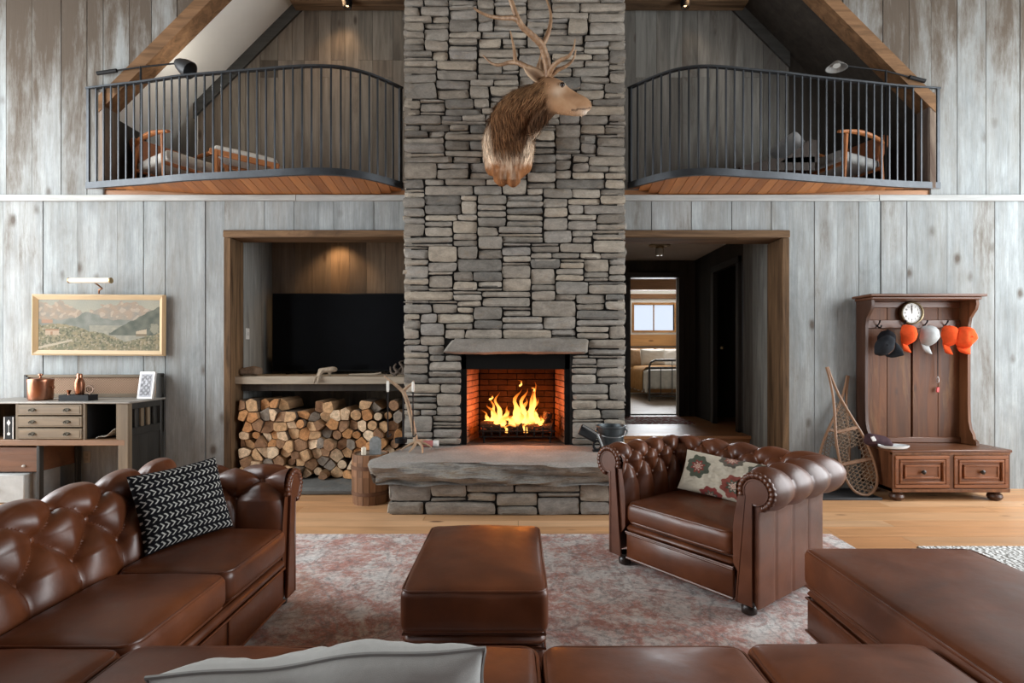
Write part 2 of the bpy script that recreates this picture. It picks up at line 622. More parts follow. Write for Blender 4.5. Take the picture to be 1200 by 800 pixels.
# back wall of the niche (lower) + sides
mb = MB(); planks_xz(mb, -2.9, -1.0, NB, 0, 2.75)
struct(mb.build('wall_niche_back', M_['brownboard'], origin=(0, 0, 0)))
mb = MB(); planks_yz(mb, WY + .22, NB, -2.86, 0, 2.75)
struct(mb.build('wall_niche_side', M_['nicheboard'], origin=(0, 0, 0)))
mb = MB(); mb.box(-2.95, -1.0, WY + .06, NB + .05, 2.72, 2.78)
struct(mb.build('ceiling_niche', M_['brownboard'], origin=(0, 0, 0)))
# loft floors
mb = MB()
mb.box(-5.2, CH0 + .05, WY + .02, 7.6, 2.90, 2.985); mb.box(CH1 - .05, 5.2, WY + .02, 7.6, 2.90, 2.985)
struct(mb.build('floor_loft', M_['step'], origin=(0, 0, 0)))
RP = 7.975
mb = MB()
planks_xz(mb, -3.72, -1.0, NB, 2.985, 0, topf=lambda x: RP - abs(x) - .0, split=[4.55, 4.75])
struct(mb.build('wall_loft_back', M_['greyboard'], origin=(0, 0, 0)))
mb = MB()
planks_xz(mb, 1.0, 3.15, NB, 2.985, 0, topf=lambda x: RP - abs(x), split=[4.55])
struct(mb.build('wall_loft_end', wood('loft_end_boards', [(.17, .165, .15), (.22, .215, .195), (.19, .18, .16), (.145, .135, .12)], 'Z', .8, .2, (.55, 1.25), ((.07, .05, .035), .56, .7, .6), ((.05, .035, .025), .12, .8)), origin=(0, 0, 0)))
mb = MB()
planks_xz(mb, 3.15, 5.2, NB + .0, 2.985, 0, topf=lambda x: RP + .2 - abs(x))
planks_yz(mb, WY + .06, NB, RJ + .05, 2.985, 4.4)
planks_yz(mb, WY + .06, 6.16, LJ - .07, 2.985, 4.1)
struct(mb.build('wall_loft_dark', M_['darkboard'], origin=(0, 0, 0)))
# white sloping ceiling and knee wall of the loft by the desk
mb = MB()
def slope(mbx, x0, x1, y0, y1, s, top=RP, th=.06):
    mbx.prism([(x0, top - abs(x0)), (x1, top - abs(x1)), (x1, top - abs(x1) + th), (x0, top - abs(x0) + th)], y0, y1, 'XZ')
slope(mb, -5.3, -1.0, WY + .07, 7.5, 1)
mb.box(-5.3, -3.7, 7.45, 7.5, 2.985, 5.0)
mb.box(-3.725, -3.70, NB - .002, 7.5, 2.985, 4.26)
mb.box(-5.3, -4.2, 6.16, 6.2, 2.985, 3.6)
struct(mb.build('ceiling_loft', M_['white'], origin=(0, 0, 0)))
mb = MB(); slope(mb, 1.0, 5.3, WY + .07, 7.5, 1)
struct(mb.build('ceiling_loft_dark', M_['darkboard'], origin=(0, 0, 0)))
# grey edge board along the slope of the loft back wall
mb = MB()
for sx, xa in ((-1, -3.74), (1, 3.15)):
    a, b = abs(xa), 1.0
    mb.prism([(sx * a, RP - a), (sx * b, RP - b), (sx * b, RP - b - .17), (sx * a, RP - a - .17)], NB - .03, NB - .002, 'XZ')
struct(mb.build('trim_4', wood('edge_board', [(.075, .078, .075), (.09, .09, .085)], 'X', .8, .2), origin=(0, 0, 0)))
# timbers lining the cross-gable openings
mb = MB()
for sx in (-1, 1):
    mb.prism([(sx * 4.16, DIAG - 4.16 - .0), (sx * 1.5, DIAG - 1.5), (sx * 1.5, DIAG - 1.5 - .165), (sx * 4.16, DIAG - 4.16 - .165)], WY - .025, WY + .16, 'XZ')
struct(mb.build('trim_5', wood('gable_timber', [(.22, .125, .065), (.18, .10, .052)], 'X', .85, .15, (.5, 1.35), ((.06, .035, .02), .52, .72, .7)), origin=(0, 0, 0)))
mb = MB()
for sx in (-1, 1):
    mb.box(sx * 4.10, sx * 4.17, WY - .02, WY + .16, 2.99, DIAG - 4.12, .008)
struct(mb.build('trim_6', wood('rough_jamb', [(.24, .20, .17), (.20, .15, .11)], 'Z', .85, .2, (.45, 1.4), ((.06, .03, .02), .5, .65, .8)), origin=(0, 0, 0)))
# beams at the head of the lofts
mb = MB()
mb.box(-2.55, CH0 + .05, 6.12, 6.30, 5.30, 5.46, .006); mb.box(CH1 - .05, 2.6, 6.12, 6.30, 5.30, 5.46, .006)
struct(mb.build('trim_7', M_['timberX'], origin=(0, 0, 0)))

# ------------------------------------------------------------------ rest of the great room (behind and beside the view)
def wall_with_windows(axis, pos, a0, a1, z0, z1, wins, th=.15, mat=None, name='wall'):
    """wall in the plane axis=pos; wins = list of (a0,a1,z0,z1)"""
    mbx = MB()
    def bx(p, q, r, s2):
        if q - p < 1e-3 or s2 - r < 1e-3: return
        if axis == 'X': mbx.box(pos, pos + th, p, q, r, s2)
        else: mbx.box(p, q, pos, pos + th, r, s2)
    c = a0
    for (p, q, r, s2) in sorted(wins):
        bx(c, p, z0, z1); bx(p, q, z0, r); bx(p, q, s2, z1); c = q
    bx(c, a1, z0, z1)
    return struct(mbx.build(name, mat, origin=(0, 0, 0)))
roomboards = wood('dark_room_boards', [(.10, .085, .07), (.13, .11, .09), (.085, .07, .06)], 'Z', .8, .2)
WL = [(.9, 5.1, .4, 4.9), (-3.4, .3, .4, 4.9)]
WR = [(.9, 5.1, .4, 4.9), (-3.4, .3, .4, 4.9)]
WB = [(-5.6, -3.4, .5, 5.0), (3.4, 5.6, .5, 5.0)]
wall_with_windows('X', -6.75, -4.2, 5.5, 0, 6.4, WL, mat=roomboards, name='wall_left')
wall_with_windows('X', 6.6, -4.2, 5.5, 0, 6.4, WR, mat=roomboards, name='wall_right')
wall_with_windows('Y', -4.35, -6.75, 6.75, 0, 6.4, WB, mat=roomboards, name='wall_rear')
mb = MB(); mb.box(-6.75, 6.75, -4.35, 5.5, 6.4, 6.5)
struct(mb.build('ceiling', plain('ceiling_boards', (.16, .12, .085), .85, var=.1, scale=2), origin=(0, 0, 0)))
wi = 1
M_['darkframe'] = plain('dark_window_frame', (.03, .03, .03), .5)
for axis, pos, wins in (('X', -6.68, WL), ('X', 6.68, WR), ('Y', -4.28, WB)):
    for (p, q, r, s2) in wins:
        mbx = MB()
        def fb(u0, u1, z0, z1):
            if axis == 'X': mbx.box(pos - .04, pos + .04, u0, u1, z0, z1, .004)
            else: mbx.box(u0, u1, pos - .04, pos + .04, z0, z1, .004)
        fb(p, p + .08, r, s2); fb(q - .08, q, r, s2); fb(p + .08, q - .08, r, r + .08); fb(p + .08, q - .08, s2 - .08, s2)
        m = (p + q) / 2
        fb(m - .03, m + .03, r + .08, s2 - .08); fb(p + .08, q - .08, 3.0, 3.06)
        w = struct(mbx.build('window_%d' % wi, M_['darkframe'])); wi += 1
        g = MB()
        if axis == 'X': g.box(pos + (.05 if pos > 0 else -.06), pos + (.06 if pos > 0 else -.05), p, q, r, s2)
        else: g.box(p, q, pos - .06, pos - .05, r, s2)
        go = g.build('window_pane', M_['glass'], w, world=True)

# ------------------------------------------------------------------ the passage and the bedroom behind it
UF = 0.42            # upper floor level
mb = MB()
mb.box(CH1 - .05, 3.6, 6.16, 8.4, UF - .04, UF, .006); mb.box(CH1 - .05, 2.7, 6.20, 6.24, .21, UF - .04)
mb.box(CH1 - .05, 2.7, 5.86, 6.25, .17, .21, .006); mb.box(CH1 - .05, 2.7, 5.90, 5.94, 0, .17)
struct(mb.build('floor_passage', M_['step'], origin=(0, 0, 0)))
mb = MB(); planks_yz(mb, WY + .30, 6.38, 2.64, 0, 2.75)
struct(mb.build('wall_passage_side', wood('passage_boards', [(.20, .20, .185), (.25, .25, .23), (.165, .16, .145)], 'Z', .8, .2, (.55, 1.2), ((.06, .05, .04), .55, .7, .5)), origin=(0, 0, 0)))
mb = MB()
planks_yz(mb, 6.38, 6.50, 2.64, UF, 2.75, .1, .12); planks_yz(mb, 7.25, 8.1, 2.64, UF, 2.75)
mb.box(2.64, 2.66, 6.5, 7.25, 2.45, 2.75)
planks_yz(mb, WY + .06, 8.1, CH1 - .07, 0, 2.75)
planks_xz(mb, CH1 - .05, 1.66, 8.1, UF, 2.75); planks_xz(mb, 2.40, 2.66, 8.1, UF, 2.75); planks_xz(mb, 1.66, 2.40, 8.1, 2.48, 2.75)
mb.box(2.7, 3.6, 6.2, 6.22, UF, 2.7); mb.box(3.5, 3.52, 6.2, 8.0, UF, 2.7); mb.box(2.66, 3.6, 7.98, 8.0, UF, 2.7)
struct(mb.build('wall_passage_end', M_['darkboard'], origin=(0, 0, 0)))
mb = MB(); mb.box(CH1 - .06, 3.6, WY + .06, 8.2, 2.73, 2.78)
struct(mb.build('ceiling_passage', plain('passage_ceiling', (.62, .60, .56), .9, var=.04), origin=(0, 0, 0)))
# dark door frames
mb = MB()
for x in (1.60, 2.39): mb.box(x, x + .075, 8.06, 8.2, UF, 2.55, .004)
mb.box(1.60, 2.465, 8.055, 8.2, 2.47, 2.55, .004)
d1 = struct(mb.build('trim_8', plain('dark_door_casing', (.028, .026, .025), .5), origin=(0, 0, 0)))
mb = MB()
for y in (6.42, 7.25): mb.box(2.60, 2.66, y, y + .085, UF, 2.50, .004)
mb.box(2.595, 2.66, 6.42, 7.335, 2.42, 2.50, .004)
struct(mb.build('trim_9', plain('dark_door_casing_side', (.022, .021, .020), .5), origin=(0, 0, 0)))
mb = MB(); mb.obox((2.86, 6.72, UF + 1.0), (.04, .80, 1.98), (0, 0, R(-32)), .004)
for zc in (.55, 1.45):
    mb.obox((2.835, 6.70, UF + zc), (.012, .52, .62), (0, 0, R(-32)), .005)
d = struct(mb.build('door_1', plain('dark_door_leaf', (.02, .019, .018), .4), origin=(2.86, 6.72, UF)))
k = MB(); k.ball((2.63, 7.0, UF + 1.0), .028); k.build('door_handle', plain('dull_brass', (.25, .19, .10), .35, .9), d, world=True)
# bedroom
BY = 12.75
mb = MB()
mb.box(.2, 5.4, 8.2, BY, UF - .03, UF)
struct(mb.build('floor_bedroom', wood('bedroom_floor', [(.42, .33, .25), (.36, .28, .21)], 'X', .5, .3), origin=(0, 0, 0)))
wx0, wx1 = P(743, 0, BY).x, P(790, 0, BY).x
wz0, wz1 = P(0, 387, BY).z, P(0, 357, BY).z
mb = MB()
mb.box(.2, wx0, BY, BY + .1, UF, 3.1); mb.box(wx1, 5.4, BY, BY + .1, UF, 3.1)
mb.box(wx0, wx1, BY, BY + .1, UF, wz0); mb.box(wx0, wx1, BY, BY + .1, wz1, 3.1)
mb.box(.15, .2, 8.2, BY, UF, 3.1); mb.box(5.4, 5.45, 8.2, BY, UF, 3.1)
mb.box(.2, 1.66, 8.2, 8.25, UF, 3.1); mb.box(2.4, 5.4, 8.2, 8.25, UF, 3.1); mb.box(1.66, 2.4, 8.2, 8.25, 2.5, 3.1)
struct(mb.build('wall_bedroom', M_['white'], origin=(0, 0, 0)))
mb = MB(); mb.box(.2, 5.4, 8.2, BY, 2.98, 3.05)
struct(mb.build('ceiling_bedroom', M_['white'], origin=(0, 0, 0)))
mb = MB()
z0 = P(0, 350, BY).z; z1 = P(0, 344.5, BY).z
mb.box(.2, 5.4, BY - .06, BY, z0, z1, .006)
yb = 11.3; mb.box(.2, 5.4, yb, yb + .12, P(0, 339.5, yb).z, 2.98, .006)
yb = 9.6; mb.box(.2, 5.4, yb, yb + .12, P(0, 326, yb).z, 2.98, .006)
struct(mb.build('trim_10', wood('bedroom_beams', [(.26, .13, .06), (.20, .10, .05)], 'X', .7, .2), origin=(0, 0, 0)))
mb = MB()
hz = P(0, 392, BY - .05).z
for i in range(5):
    mb.box(.2, 5.4, BY - .035, BY, hz - .27 * (i + 1) + .003, hz - .27 * i)
struct(mb.build('trim_11', wood('orange_pine_wainscot', [(.50, .24, .08), (.56, .29, .11)], 'X', .5, .35, (.8, 1.1), None, ((.16, .06, .02), .12, .8)), origin=(0, 0, 0)))
mb = MB()
e = .05
mb.box(wx0 - e, wx0, BY - .02, BY + .1, wz0 - e, wz1 + e); mb.box(wx1, wx1 + e, BY - .02, BY + .1, wz0 - e, wz1 + e)
mb.box(wx0, wx1, BY - .02, BY + .1, wz0 - e, wz0); mb.box(wx0, wx1, BY - .02, BY + .1, wz1, wz1 + e)
xm = (wx0 + wx1) / 2; mb.box(xm - .012, xm + .012, BY + .03, BY + .06, wz0, wz1)
w = struct(mb.build('window_7', wood('pine_window_frame', [(.48, .25, .10), (.44, .22, .08)], 'X', .5, .3)))
g = MB(); g.box(wx0, wx1, BY + .04, BY + .046, wz0, wz1); g.build('window_pane', M_['glass'], w, world=True)
# ------------------------------------------------------------------ stone
def stone_mat(name, cols, sc=1.0):
    t = NT(name)
    v = t.coords('Object', (6 * sc, 6 * sc, 11 * sc), 1.0)
    g = t.noise(v, 1.5, 9, .68, .6)
    base = t.ramp(t.island(), [(i / (len(cols) - 1), c) for i, c in enumerate(cols)])
    c = t.mix(1.0, base, t.ramp(g, [(.25, .62), (.75, 1.28)]), 'MULTIPLY')
    v2 = t.coords('Object', (3, 3, 9), .7)
    w = t.noise(v2, 1.2, 6, .7, 1.0)
    c = t.mix(t.ramp(w, [(.55, 0), (.75, .5)]), c, (.27, .20, .13))
    f = t.noise(t.coords('Object', (60, 60, 90)), 1.0, 4, .7)
    c = t.mix(1.0, c, t.ramp(f, [(.25, .82), (.75, 1.15)]), 'MULTIPLY')
    h = t.math('ADD', g, t.math('MULTIPLY', f, .35))
    t.bump(h, .55, .012)
    return t.done(c, .85, 0, .12)
M_['stone'] = stone_mat('ledge_stone', [(.19, .17, .145), (.31, .275, .23), (.24, .225, .20), (.37, .32, .255), (.155, .148, .135), (.29, .255, .21), (.25, .235, .215), (.40, .355, .29)])
M_['mortar'] = plain('dark_joint', (.02, .019, .018), .95)
def slabmat():
    t = NT('hearth_slab_stone')
    n = t.noise(t.coords('Object', (2.2, 2.2, 26)), 1.6, 9, .7, .8)
    f = t.noise(t.coords('Object', (50, 50, 90)), 1.0, 4, .7)
    c = t.ramp(n, [(.28, (.085, .083, .08)), (.42, (.22, .205, .185)), (.52, (.31, .29, .255)), (.60, (.22, .165, .115)), (.75, (.34, .325, .30))])
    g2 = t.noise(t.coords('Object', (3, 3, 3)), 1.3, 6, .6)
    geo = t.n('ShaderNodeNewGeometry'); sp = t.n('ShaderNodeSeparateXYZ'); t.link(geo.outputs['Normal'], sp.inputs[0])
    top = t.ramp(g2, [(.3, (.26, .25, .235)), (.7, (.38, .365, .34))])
    c = t.mix(t.ramp(sp.outputs['Z'], [(.75, 0), (.95, .85)]), c, top)          # upward faces take a paler, plainer grey than the sides
    c = t.mix(1.0, c, t.ramp(f, [(.25, .75), (.75, 1.2)]), 'MULTIPLY')
    t.bump(t.math('ADD', n, t.math('MULTIPLY', f, .3)), .8, .02)
    return t.done(c, .85, 0, .2)
M_['slabstone'] = slabmat()
M_['lintel'] = stone_mat('lintel_stone', [(.22, .205, .18), (.23, .21, .185)], .5)


def pack(W, H, free, cu=.04, cz=.031):
    """random rubble courses: rectangles that fill the grid of free cells"""
    nx, nz = int(round(W / cu)), int(round(H / cz))
    occ = np.zeros((nz, nx), bool)
    for j in range(nz):
        for i in range(nx):
            occ[j, i] = not free((i + .5) * W / nx, (j + .5) * H / nz)
    out = []
    for j in range(nz):
        i = 0
        while i < nx:
            if occ[j, i]: i += 1; continue
            k = i
            while k < nx and not occ[j, k]: k += 1
            av = k - i
            h = random.choice([1, 2, 2, 2, 2, 3, 3, 3, 4]) if random.random() < .975 else 5
            w = random.choice([4, 5, 6, 7, 7, 8, 9, 10, 12])
            if h >= 4: w = max(5, min(w, 8))
            if h == 1: w = max(6, w)
            if av - w < 4: w = av if av <= 12 else av // 2
            w = min(w, av)
            while h > 1 and (j + h > nz or occ[j:j + h, i:i + w].any()): h -= 1
            if j + h == nz - 1: h += 1 if not occ[nz - 1, i:i + w].any() else 0
            occ[j:j + h, i:i + w] = True
            out.append((i * W / nx, (i + w) * W / nx, j * H / nz, (j + h) * H / nz))
            i += w
    return out


def stone(mbx, a0, a1, z0, z1, O, U, Nn, gap=.0035, dmax=.035):
    """one rough stone on the face with origin O, along U, outward Nn"""
    w, h = a1 - a0 - 2 * gap, z1 - z0 - 2 * gap
    nx = max(4, int(w / .035)); nz = max(4, int(h / .028))
    d = rr(0.004, dmax); sd = rr(0, 100)
    tl = rr(-.012, .012); tz = rr(-.008, .008)
    rows = []
    cj = [[rr(-.010, .004) for _ in range(2)] for _ in range(4)]
    def ring(inset, dep, amp):
        r = []
        for j in range(nz + 1):
            row = []
            for i in range(nx + 1):
                u, v = i / nx, j / nz
                # rounded corners
                x = u * w; z = v * h
                cr = min(.02, .3 * h)
                ex = max(0, cr - min(x, w - x)); ez = max(0, cr - min(z, h - z))
                if ex > 0 and ez > 0:
                    L = math.hypot(ex, ez)
                    if L > cr:
                        s = cr / L
                        x += (ex - ex * s) * (1 if u < .5 else -1); z += (ez - ez * s) * (1 if v < .5 else -1)
                q = Vector((a0 + x, z0 + z, sd))
                e = noise.noise(q * 22) * .006
                e2 = noise.noise(q * 9 + Vector((5, 3, 1))) * .008
                edge = min(x, w - x, z, h - z)
                rim = max(0, 1 - edge / .018)
                dd = dep + (noise.noise(q * 16) * .007 + noise.noise(q * 45) * .003) * amp - rim ** 2 * .016 + tl * (u - .5) * 2 + tz * (v - .5) * 2
                bl = (1 - u) * (1 - v), u * (1 - v), (1 - u) * v, u * v
                ox = sum(b * c[0] for b, c in zip(bl, cj)) + e2 * (1 if rim > 0 else 0); oz = sum(b * c[1] for b, c in zip(bl, cj)) + e
                row.append(O + U * (a0 + gap + x + ox * (1 if u > .5 else -1)) + Vector((0, 0, z0 + gap + z + oz * (1 if v > .5 else -1) * .6)) + Nn * dd)
            r.append(row)
        return r
    rows = ring(0, d, 1)
    o = len(mbx.v)
    mbx.grid(rows)
    # skirt back into the wall
    m = nx + 1
    loop = [i for i in range(nx)] + [j * m + nx for j in range(nz)] + [nz * m + i for i in range(nx, 0, -1)] + [j * m for j in range(nz, 0, -1)]
    pts = [Vector(mbx.v[o + k]) - Nn * (d + .05) for k in loop]
    b = len(mbx.v)
    mbx.add(pts, [])
    L = len(loop)
    for k in range(L):
        q = (k + 1) % L
        mbx.f.append((o + loop[k], o + loop[q], b + q, b + k)); mbx.m.append(0)

FX0, FX1, FZ0, FZ1 = -.545, .515, .456, 1.345
LX0, LX1, LZ0, LZ1 = -.72, .685, 1.34, 1.50
CHT = 6.3
fp = thing('stone_fireplace', 'tall grey ledgestone chimney breast with open firebox and thick lintel stone', 'fireplace', (0, CHY, 0))
mb = MB()
def free(u, z):
    x = CH0 + u
    if FX0 < x < FX1 and z < FZ1: return False
    if LX0 < x < LX1 and LZ0 - .01 < z < LZ1 + .0: return False
    return z > FZ0
for a0, a1, z0, z1 in pack(CH1 - CH0, CHT, free):
    stone(mb, a0, a1, z0, z1, Vector((CH0, CHY, 0)), Vector((1, 0, 0)), Vector((0, -1, 0)))
for a0, a1, z0, z1 in pack(1.0, 6.2, lambda u, z: True):
    if z0 > 2.5 and a0 > .2: continue
    stone(mb, a0, a1, z0, z1, Vector((CH0 + .01, CHY, 0)), Vector((0, 1, 0)), Vector((-1, 0, 0)), dmax=.02)
    stone(mb, a0, a1, z0, z1, Vector((CH1 - .01, CHY, 0)), Vector((0, 1, 0)), Vector((1, 0, 0)), dmax=.02)
mb.build('stonework', M_['stone'], fp, 32, world=True)
mb = MB()
b = .02
mb.box(CH0 + b, FX0, CHY + b, NB - .01, 0, CHT); mb.box(FX1, CH1 - b, CHY + b, NB - .01, 0, CHT)
mb.box(FX0, FX1, CHY + b, NB - .01, FZ1 + .02, CHT); mb.box(FX0, FX1, CHY + .62, NB - .01, 0, FZ1 + .02)
mb.box(FX0, FX1, CHY + b, CHY + .62, 0, FZ0 - .01)
mb.build('mortar_core', M_['mortar'], fp, world=True)

def rock(mbx, x0, x1, y0, y1, z0, z1, nx=30, ny=8, nz=5, amp=.012, seed=0, warp=None, vamp=.5):
    """a rough quarried block"""
    bm = bmesh.new()
    def pt(u, v, w):
        p = Vector((x0 + (x1 - x0) * u, y0 + (y1 - y0) * v, z0 + (z1 - z0) * w))
        if warp: p = warp(u, v, w, p)
        q = p + Vector((seed, seed * 2, 0))
        c = Vector((u - .5, v - .5, w - .5))
        n1 = Vector((noise.noise(q * 5), noise.noise(q * 5 + Vector((9, 0, 0))), noise.noise(q * 5 + Vector((0, 9, 0))) * vamp))
        n2 = Vector((noise.noise(q * 18), noise.noise(q * 18 + Vector((9, 0, 0))), noise.noise(q * 18 + Vector((0, 9, 0))) * vamp))
        p += n1 * amp * 1.6 + n2 * amp * .6
        return p
    V = {}
    verts = []
    def vid(i, j, k):
        if (i, j, k) not in V:
            u, v, w = i / nx, j / ny, k / nz
            V[(i, j, k)] = len(verts)
            p = pt(u, v, w)
            # ease the arrises
            e = sum(1 for a, n in ((i, nx), (j, ny), (k, nz)) if a in (0, n))
            if e >= 2:
                c = Vector(((x0 + x1) / 2, (y0 + y1) / 2, (z0 + z1) / 2))
                for ax, (a, n) in enumerate(((i, nx), (j, ny), (k, nz))):
                    if a == 0: p[ax] += .012
                    if a == n: p[ax] -= .012
            verts.append(p)
        return V[(i, j, k)]
    faces = []
    for i in range(nx):
        for j in range(ny):
            for k in (0, nz): faces.append((vid(i, j, k), vid(i + 1, j, k), vid(i + 1, j + 1, k), vid(i, j + 1, k)))
    for i in range(nx):
        for k in range(nz):
            for j in (0, ny): faces.append((vid(i, j, k), vid(i + 1, j, k), vid(i + 1, j, k + 1), vid(i, j, k + 1)))
    for j in range(ny):
        for k in range(nz):
            for i in (0, nx): faces.append((vid(i, j, k), vid(i, j + 1, k), vid(i, j + 1, k + 1), vid(i, j, k + 1)))
    bm.free()
    mbx.add(verts, faces)

mb = MB()
def lw(u, v, w, p):
    if u < .15: p.x += (1 - u / .15) * .10 * w
    if v < .3: p.y += (.5 + .5 * math.sin(u * 40)) * .008
    return p
rock(mb, LX0 + .005, LX1, CHY - .085, CHY + .15, LZ0 + .005, LZ1 - .005, 50, 6, 7, .011, 3, lw)
mb.build('lintel_stone', M_['lintel'], fp, 50, world=True)

# brick lining of the firebox
mb = MB()
BB = CHY + .56
seg = [(Vector((FX0 + .045, CHY + .09, 0)), Vector((-.405, BB, 0))), (Vector((-.405, BB, 0)), Vector((.40, BB, 0))), (Vector((.40, BB, 0)), Vector((FX1 - .045, CHY + .09, 0)))]
for A, B in seg:
    d = B - A; L = d.length; d.normalize(); nrm = Vector((d.y, -d.x, 0))
    z = FZ0; r = 0; _n0 = len(mb.m)
    ang = math.atan2(d.y, d.x)
    while z < 1.42:
        x = -.1 if r % 2 else 0.0
        while x < L - .005:
            a, c = max(0, x), min(L, x + .2)
            if c - a > .02:
                m = A + d * ((a + c) / 2) - nrm * .03
                mb.obox((m.x, m.y, z + .029), (c - a - .006, .05 + rr(-.004, .004), .056), (0, 0, ang), .004)
            x += .2
        z += .062; r += 1
    if abs(d.y) < .1: mb.m[_n0:] = [2] * (len(mb.m) - _n0)
    mm = (A + B) / 2 - nrm * .045
    mb.obox((mm.x, mm.y, .95), (L, .045, .98), (0, 0, ang), 0, 1)
brick = NT('fire_brick')
vv = brick.coords('Object', (14, 14, 14), 1.0)
c = brick.ramp(brick.island(), [(0, (.30, .125, .06)), (.5, (.38, .165, .08)), (1, (.25, .10, .05))])
so_ = brick.noise(brick.coords('Object', (2.2, 2.2, 1.6)), 1.2, 6, .65)
c = brick.mix(brick.ramp(so_, [(.50, 0), (.66, .7)]), c, (.022, .016, .013))
c = brick.mix(1.0, c, brick.ramp(brick.noise(vv, 2, 5), [(.25, .7), (.75, 1.2)]), 'MULTIPLY')
M_['brick'] = brick.done(c, .85, 0, .2)
dim_sooty = NT('dimmed_sooty_fire_brick')
sn_ = dim_sooty.noise(dim_sooty.coords('Object', (2.2, 2.2, 1.6)), 1.4, 6, .65)
M_['dimsootbrick'] = dim_sooty.done(dim_sooty.mix(1.0, dim_sooty.ramp(dim_sooty.island(), [(0, (.055, .026, .015)), (1, (.085, .038, .02))]), dim_sooty.ramp(sn_, [(.35, .25), (.65, 1.2)]), 'MULTIPLY'), .9, 0, .15)  # sooty back bricks, darkened further in colour to offset the fire lamps
mb.build('firebrick_lining', [M_['brick'], M_['mortar'], M_['dimsootbrick']], fp, world=True)
mb = MB()
mb.box(FX0 + .0, FX1, CHY + .02, BB + .06, FZ0 - .012, FZ0 + .004)
mb.build('firebox_floor', plain('sooty_hearth_floor', (.10, .075, .06), .9, var=.4, scale=9), fp, world=True)
mb = MB()
mb.box(FX0 - .005, FX0 + .05, CHY + .03, CHY + .10, FZ0, FZ1 + .01, .003); mb.box(FX1 - .05, FX1 + .005, CHY + .03, CHY + .10, FZ0, FZ1 + .01, .003)
mb.box(FX0 - .005, FX1 + .005, CHY + .03, CHY + .10, FZ1 - .15, FZ1 + .02, .003)
mb.box(FX0, FX1, CHY + .10, CHY + .60, FZ1 + .05, FZ1 + .07)
mb.build('steel_surround', plain('sooty_steel_surround', (.006, .0055, .005), .9, 0, .1), fp, world=True)

# raised hearth
BX0, BX1, BY0 = -1.07, 1.02, 4.56
mb = MB()
def fullf(u, z): return True
BH = .262
for a0, a1, z0, z1 in pack(BX1 - BX0, BH, fullf, .05, .0375):
    stone(mb, a0, a1, z0, z1, Vector((BX0, BY0, 0)), Vector((1, 0, 0)), Vector((0, -1, 0)), .004, .022)
for a0, a1, z0, z1 in pack(.68, BH, fullf, .05, .0375):
    stone(mb, a0, a1, z0, z1, Vector((BX0, BY0 + .0, 0)), Vector((0, 1, 0)), Vector((-1, 0, 0)), .004, .02)
    stone(mb, a0, a1, z0, z1, Vector((BX1, BY0 + .0, 0)), Vector((0, 1, 0)), Vector((1, 0, 0)), .004, .02)
mb.build('hearth_stonework', M_['stone'], fp, 32, world=True)
mb = MB(); mb.box(BX0 + .02, BX1 - .02, BY0 + .02, CHY + .02, 0, .3)
mb.build('hearth_core', M_['mortar'], fp, world=True)
mb = MB()
def sw(u, v, w, p):
    if u < .14:
        k = 1 - u / .14
        left = {0: -1.225, .2: -1.265, .45: -1.17, .7: -1.11, 1.0: -1.08}
        ks = sorted(left); 
        for a, b2 in zip(ks[:-1], ks[1:]):
            if a <= v <= b2:
                lx = left[a] + (left[b2] - left[a]) * (v - a) / (b2 - a); break
        p.x += (lx + 1.25) * k
        p.x += (1 - w) * .07 * k
    if u > .9: p.x -= (u - .9) / .1 * .05 * (1 - w)
    if v == 0:
        p.y += .03 * math.sin(w * 5 + u * 9) + .05 * (1 - w) ** 2 + .05 * noise.noise(Vector((u * 12, w * 4, 2))) + .022 * noise.noise(Vector((u * 5, w * 16, 6)))
        p.z += (.02 * noise.noise(Vector((u * 10, 7, 2)))) * (1 - w)
    if w == 0: p.z += .03 * noise.noise(Vector((u * 8, 3, v)))
    return p
rock(mb, -1.25, 1.10, 4.44, CHY + .06, .268, .456, 90, 22, 8, .010, 11, sw, .25)
mb.build('hearth_slab', M_['slabstone'], fp, 55, world=True)

# ------------------------------------------------------------------ the fire
GY = CHY + .26
gz = FZ0 + .004
mb = MB()
for i in range(9):
    x = -.34 + .085 * i
    mb.tube([(x, GY - .15, gz + .17), (x, GY - .145, gz + .09), (x, GY - .12, gz + .07), (x, GY + .15, gz + .07), (x, GY + .17, gz + .11)], .008, 6)
mb.tube([(-.38, GY - .12, gz + .06), (.38, GY - .12, gz + .06)], .009, 6); mb.tube([(-.38, GY + .12, gz + .06), (.38, GY + .12, gz + .06)], .009, 6)
mb.tube([(-.38, GY - .153, gz + .12), (.38, GY - .153, gz + .12)], .006, 6)
for x in (-.33, .33):
    for y in (-.12, .12): mb.tube([(x, GY + y, gz), (x, GY + y, gz + .06)], .009, 6)
tag(mb.build('fire_grate', plain('black_iron_grate', (.012, .012, .012), .6, .5)), 'black iron fire grate holding the burning logs inside the firebox', 'grate')
def charmat():
    t = NT('charred_log')
    v = t.coords('Object', (8, 30, 30), 0, 1)
    n = t.noise(v, 1.3, 7, .7, .5)
    c = t.ramp(n, [(.3, (.012, .010, .009)), (.6, (.045, .028, .018)), (.75, (.10, .055, .03))])
    e = t.ramp(n, [(.585, 0), (.65, 1)])
    t.bump(n, .8, .02)
    return t.done(c, .9, 0, .1, Emission_Color=(1, .12, .015, 1), Emission_Strength=t.math('MULTIPLY', e, .9))
M_['char'] = charmat()
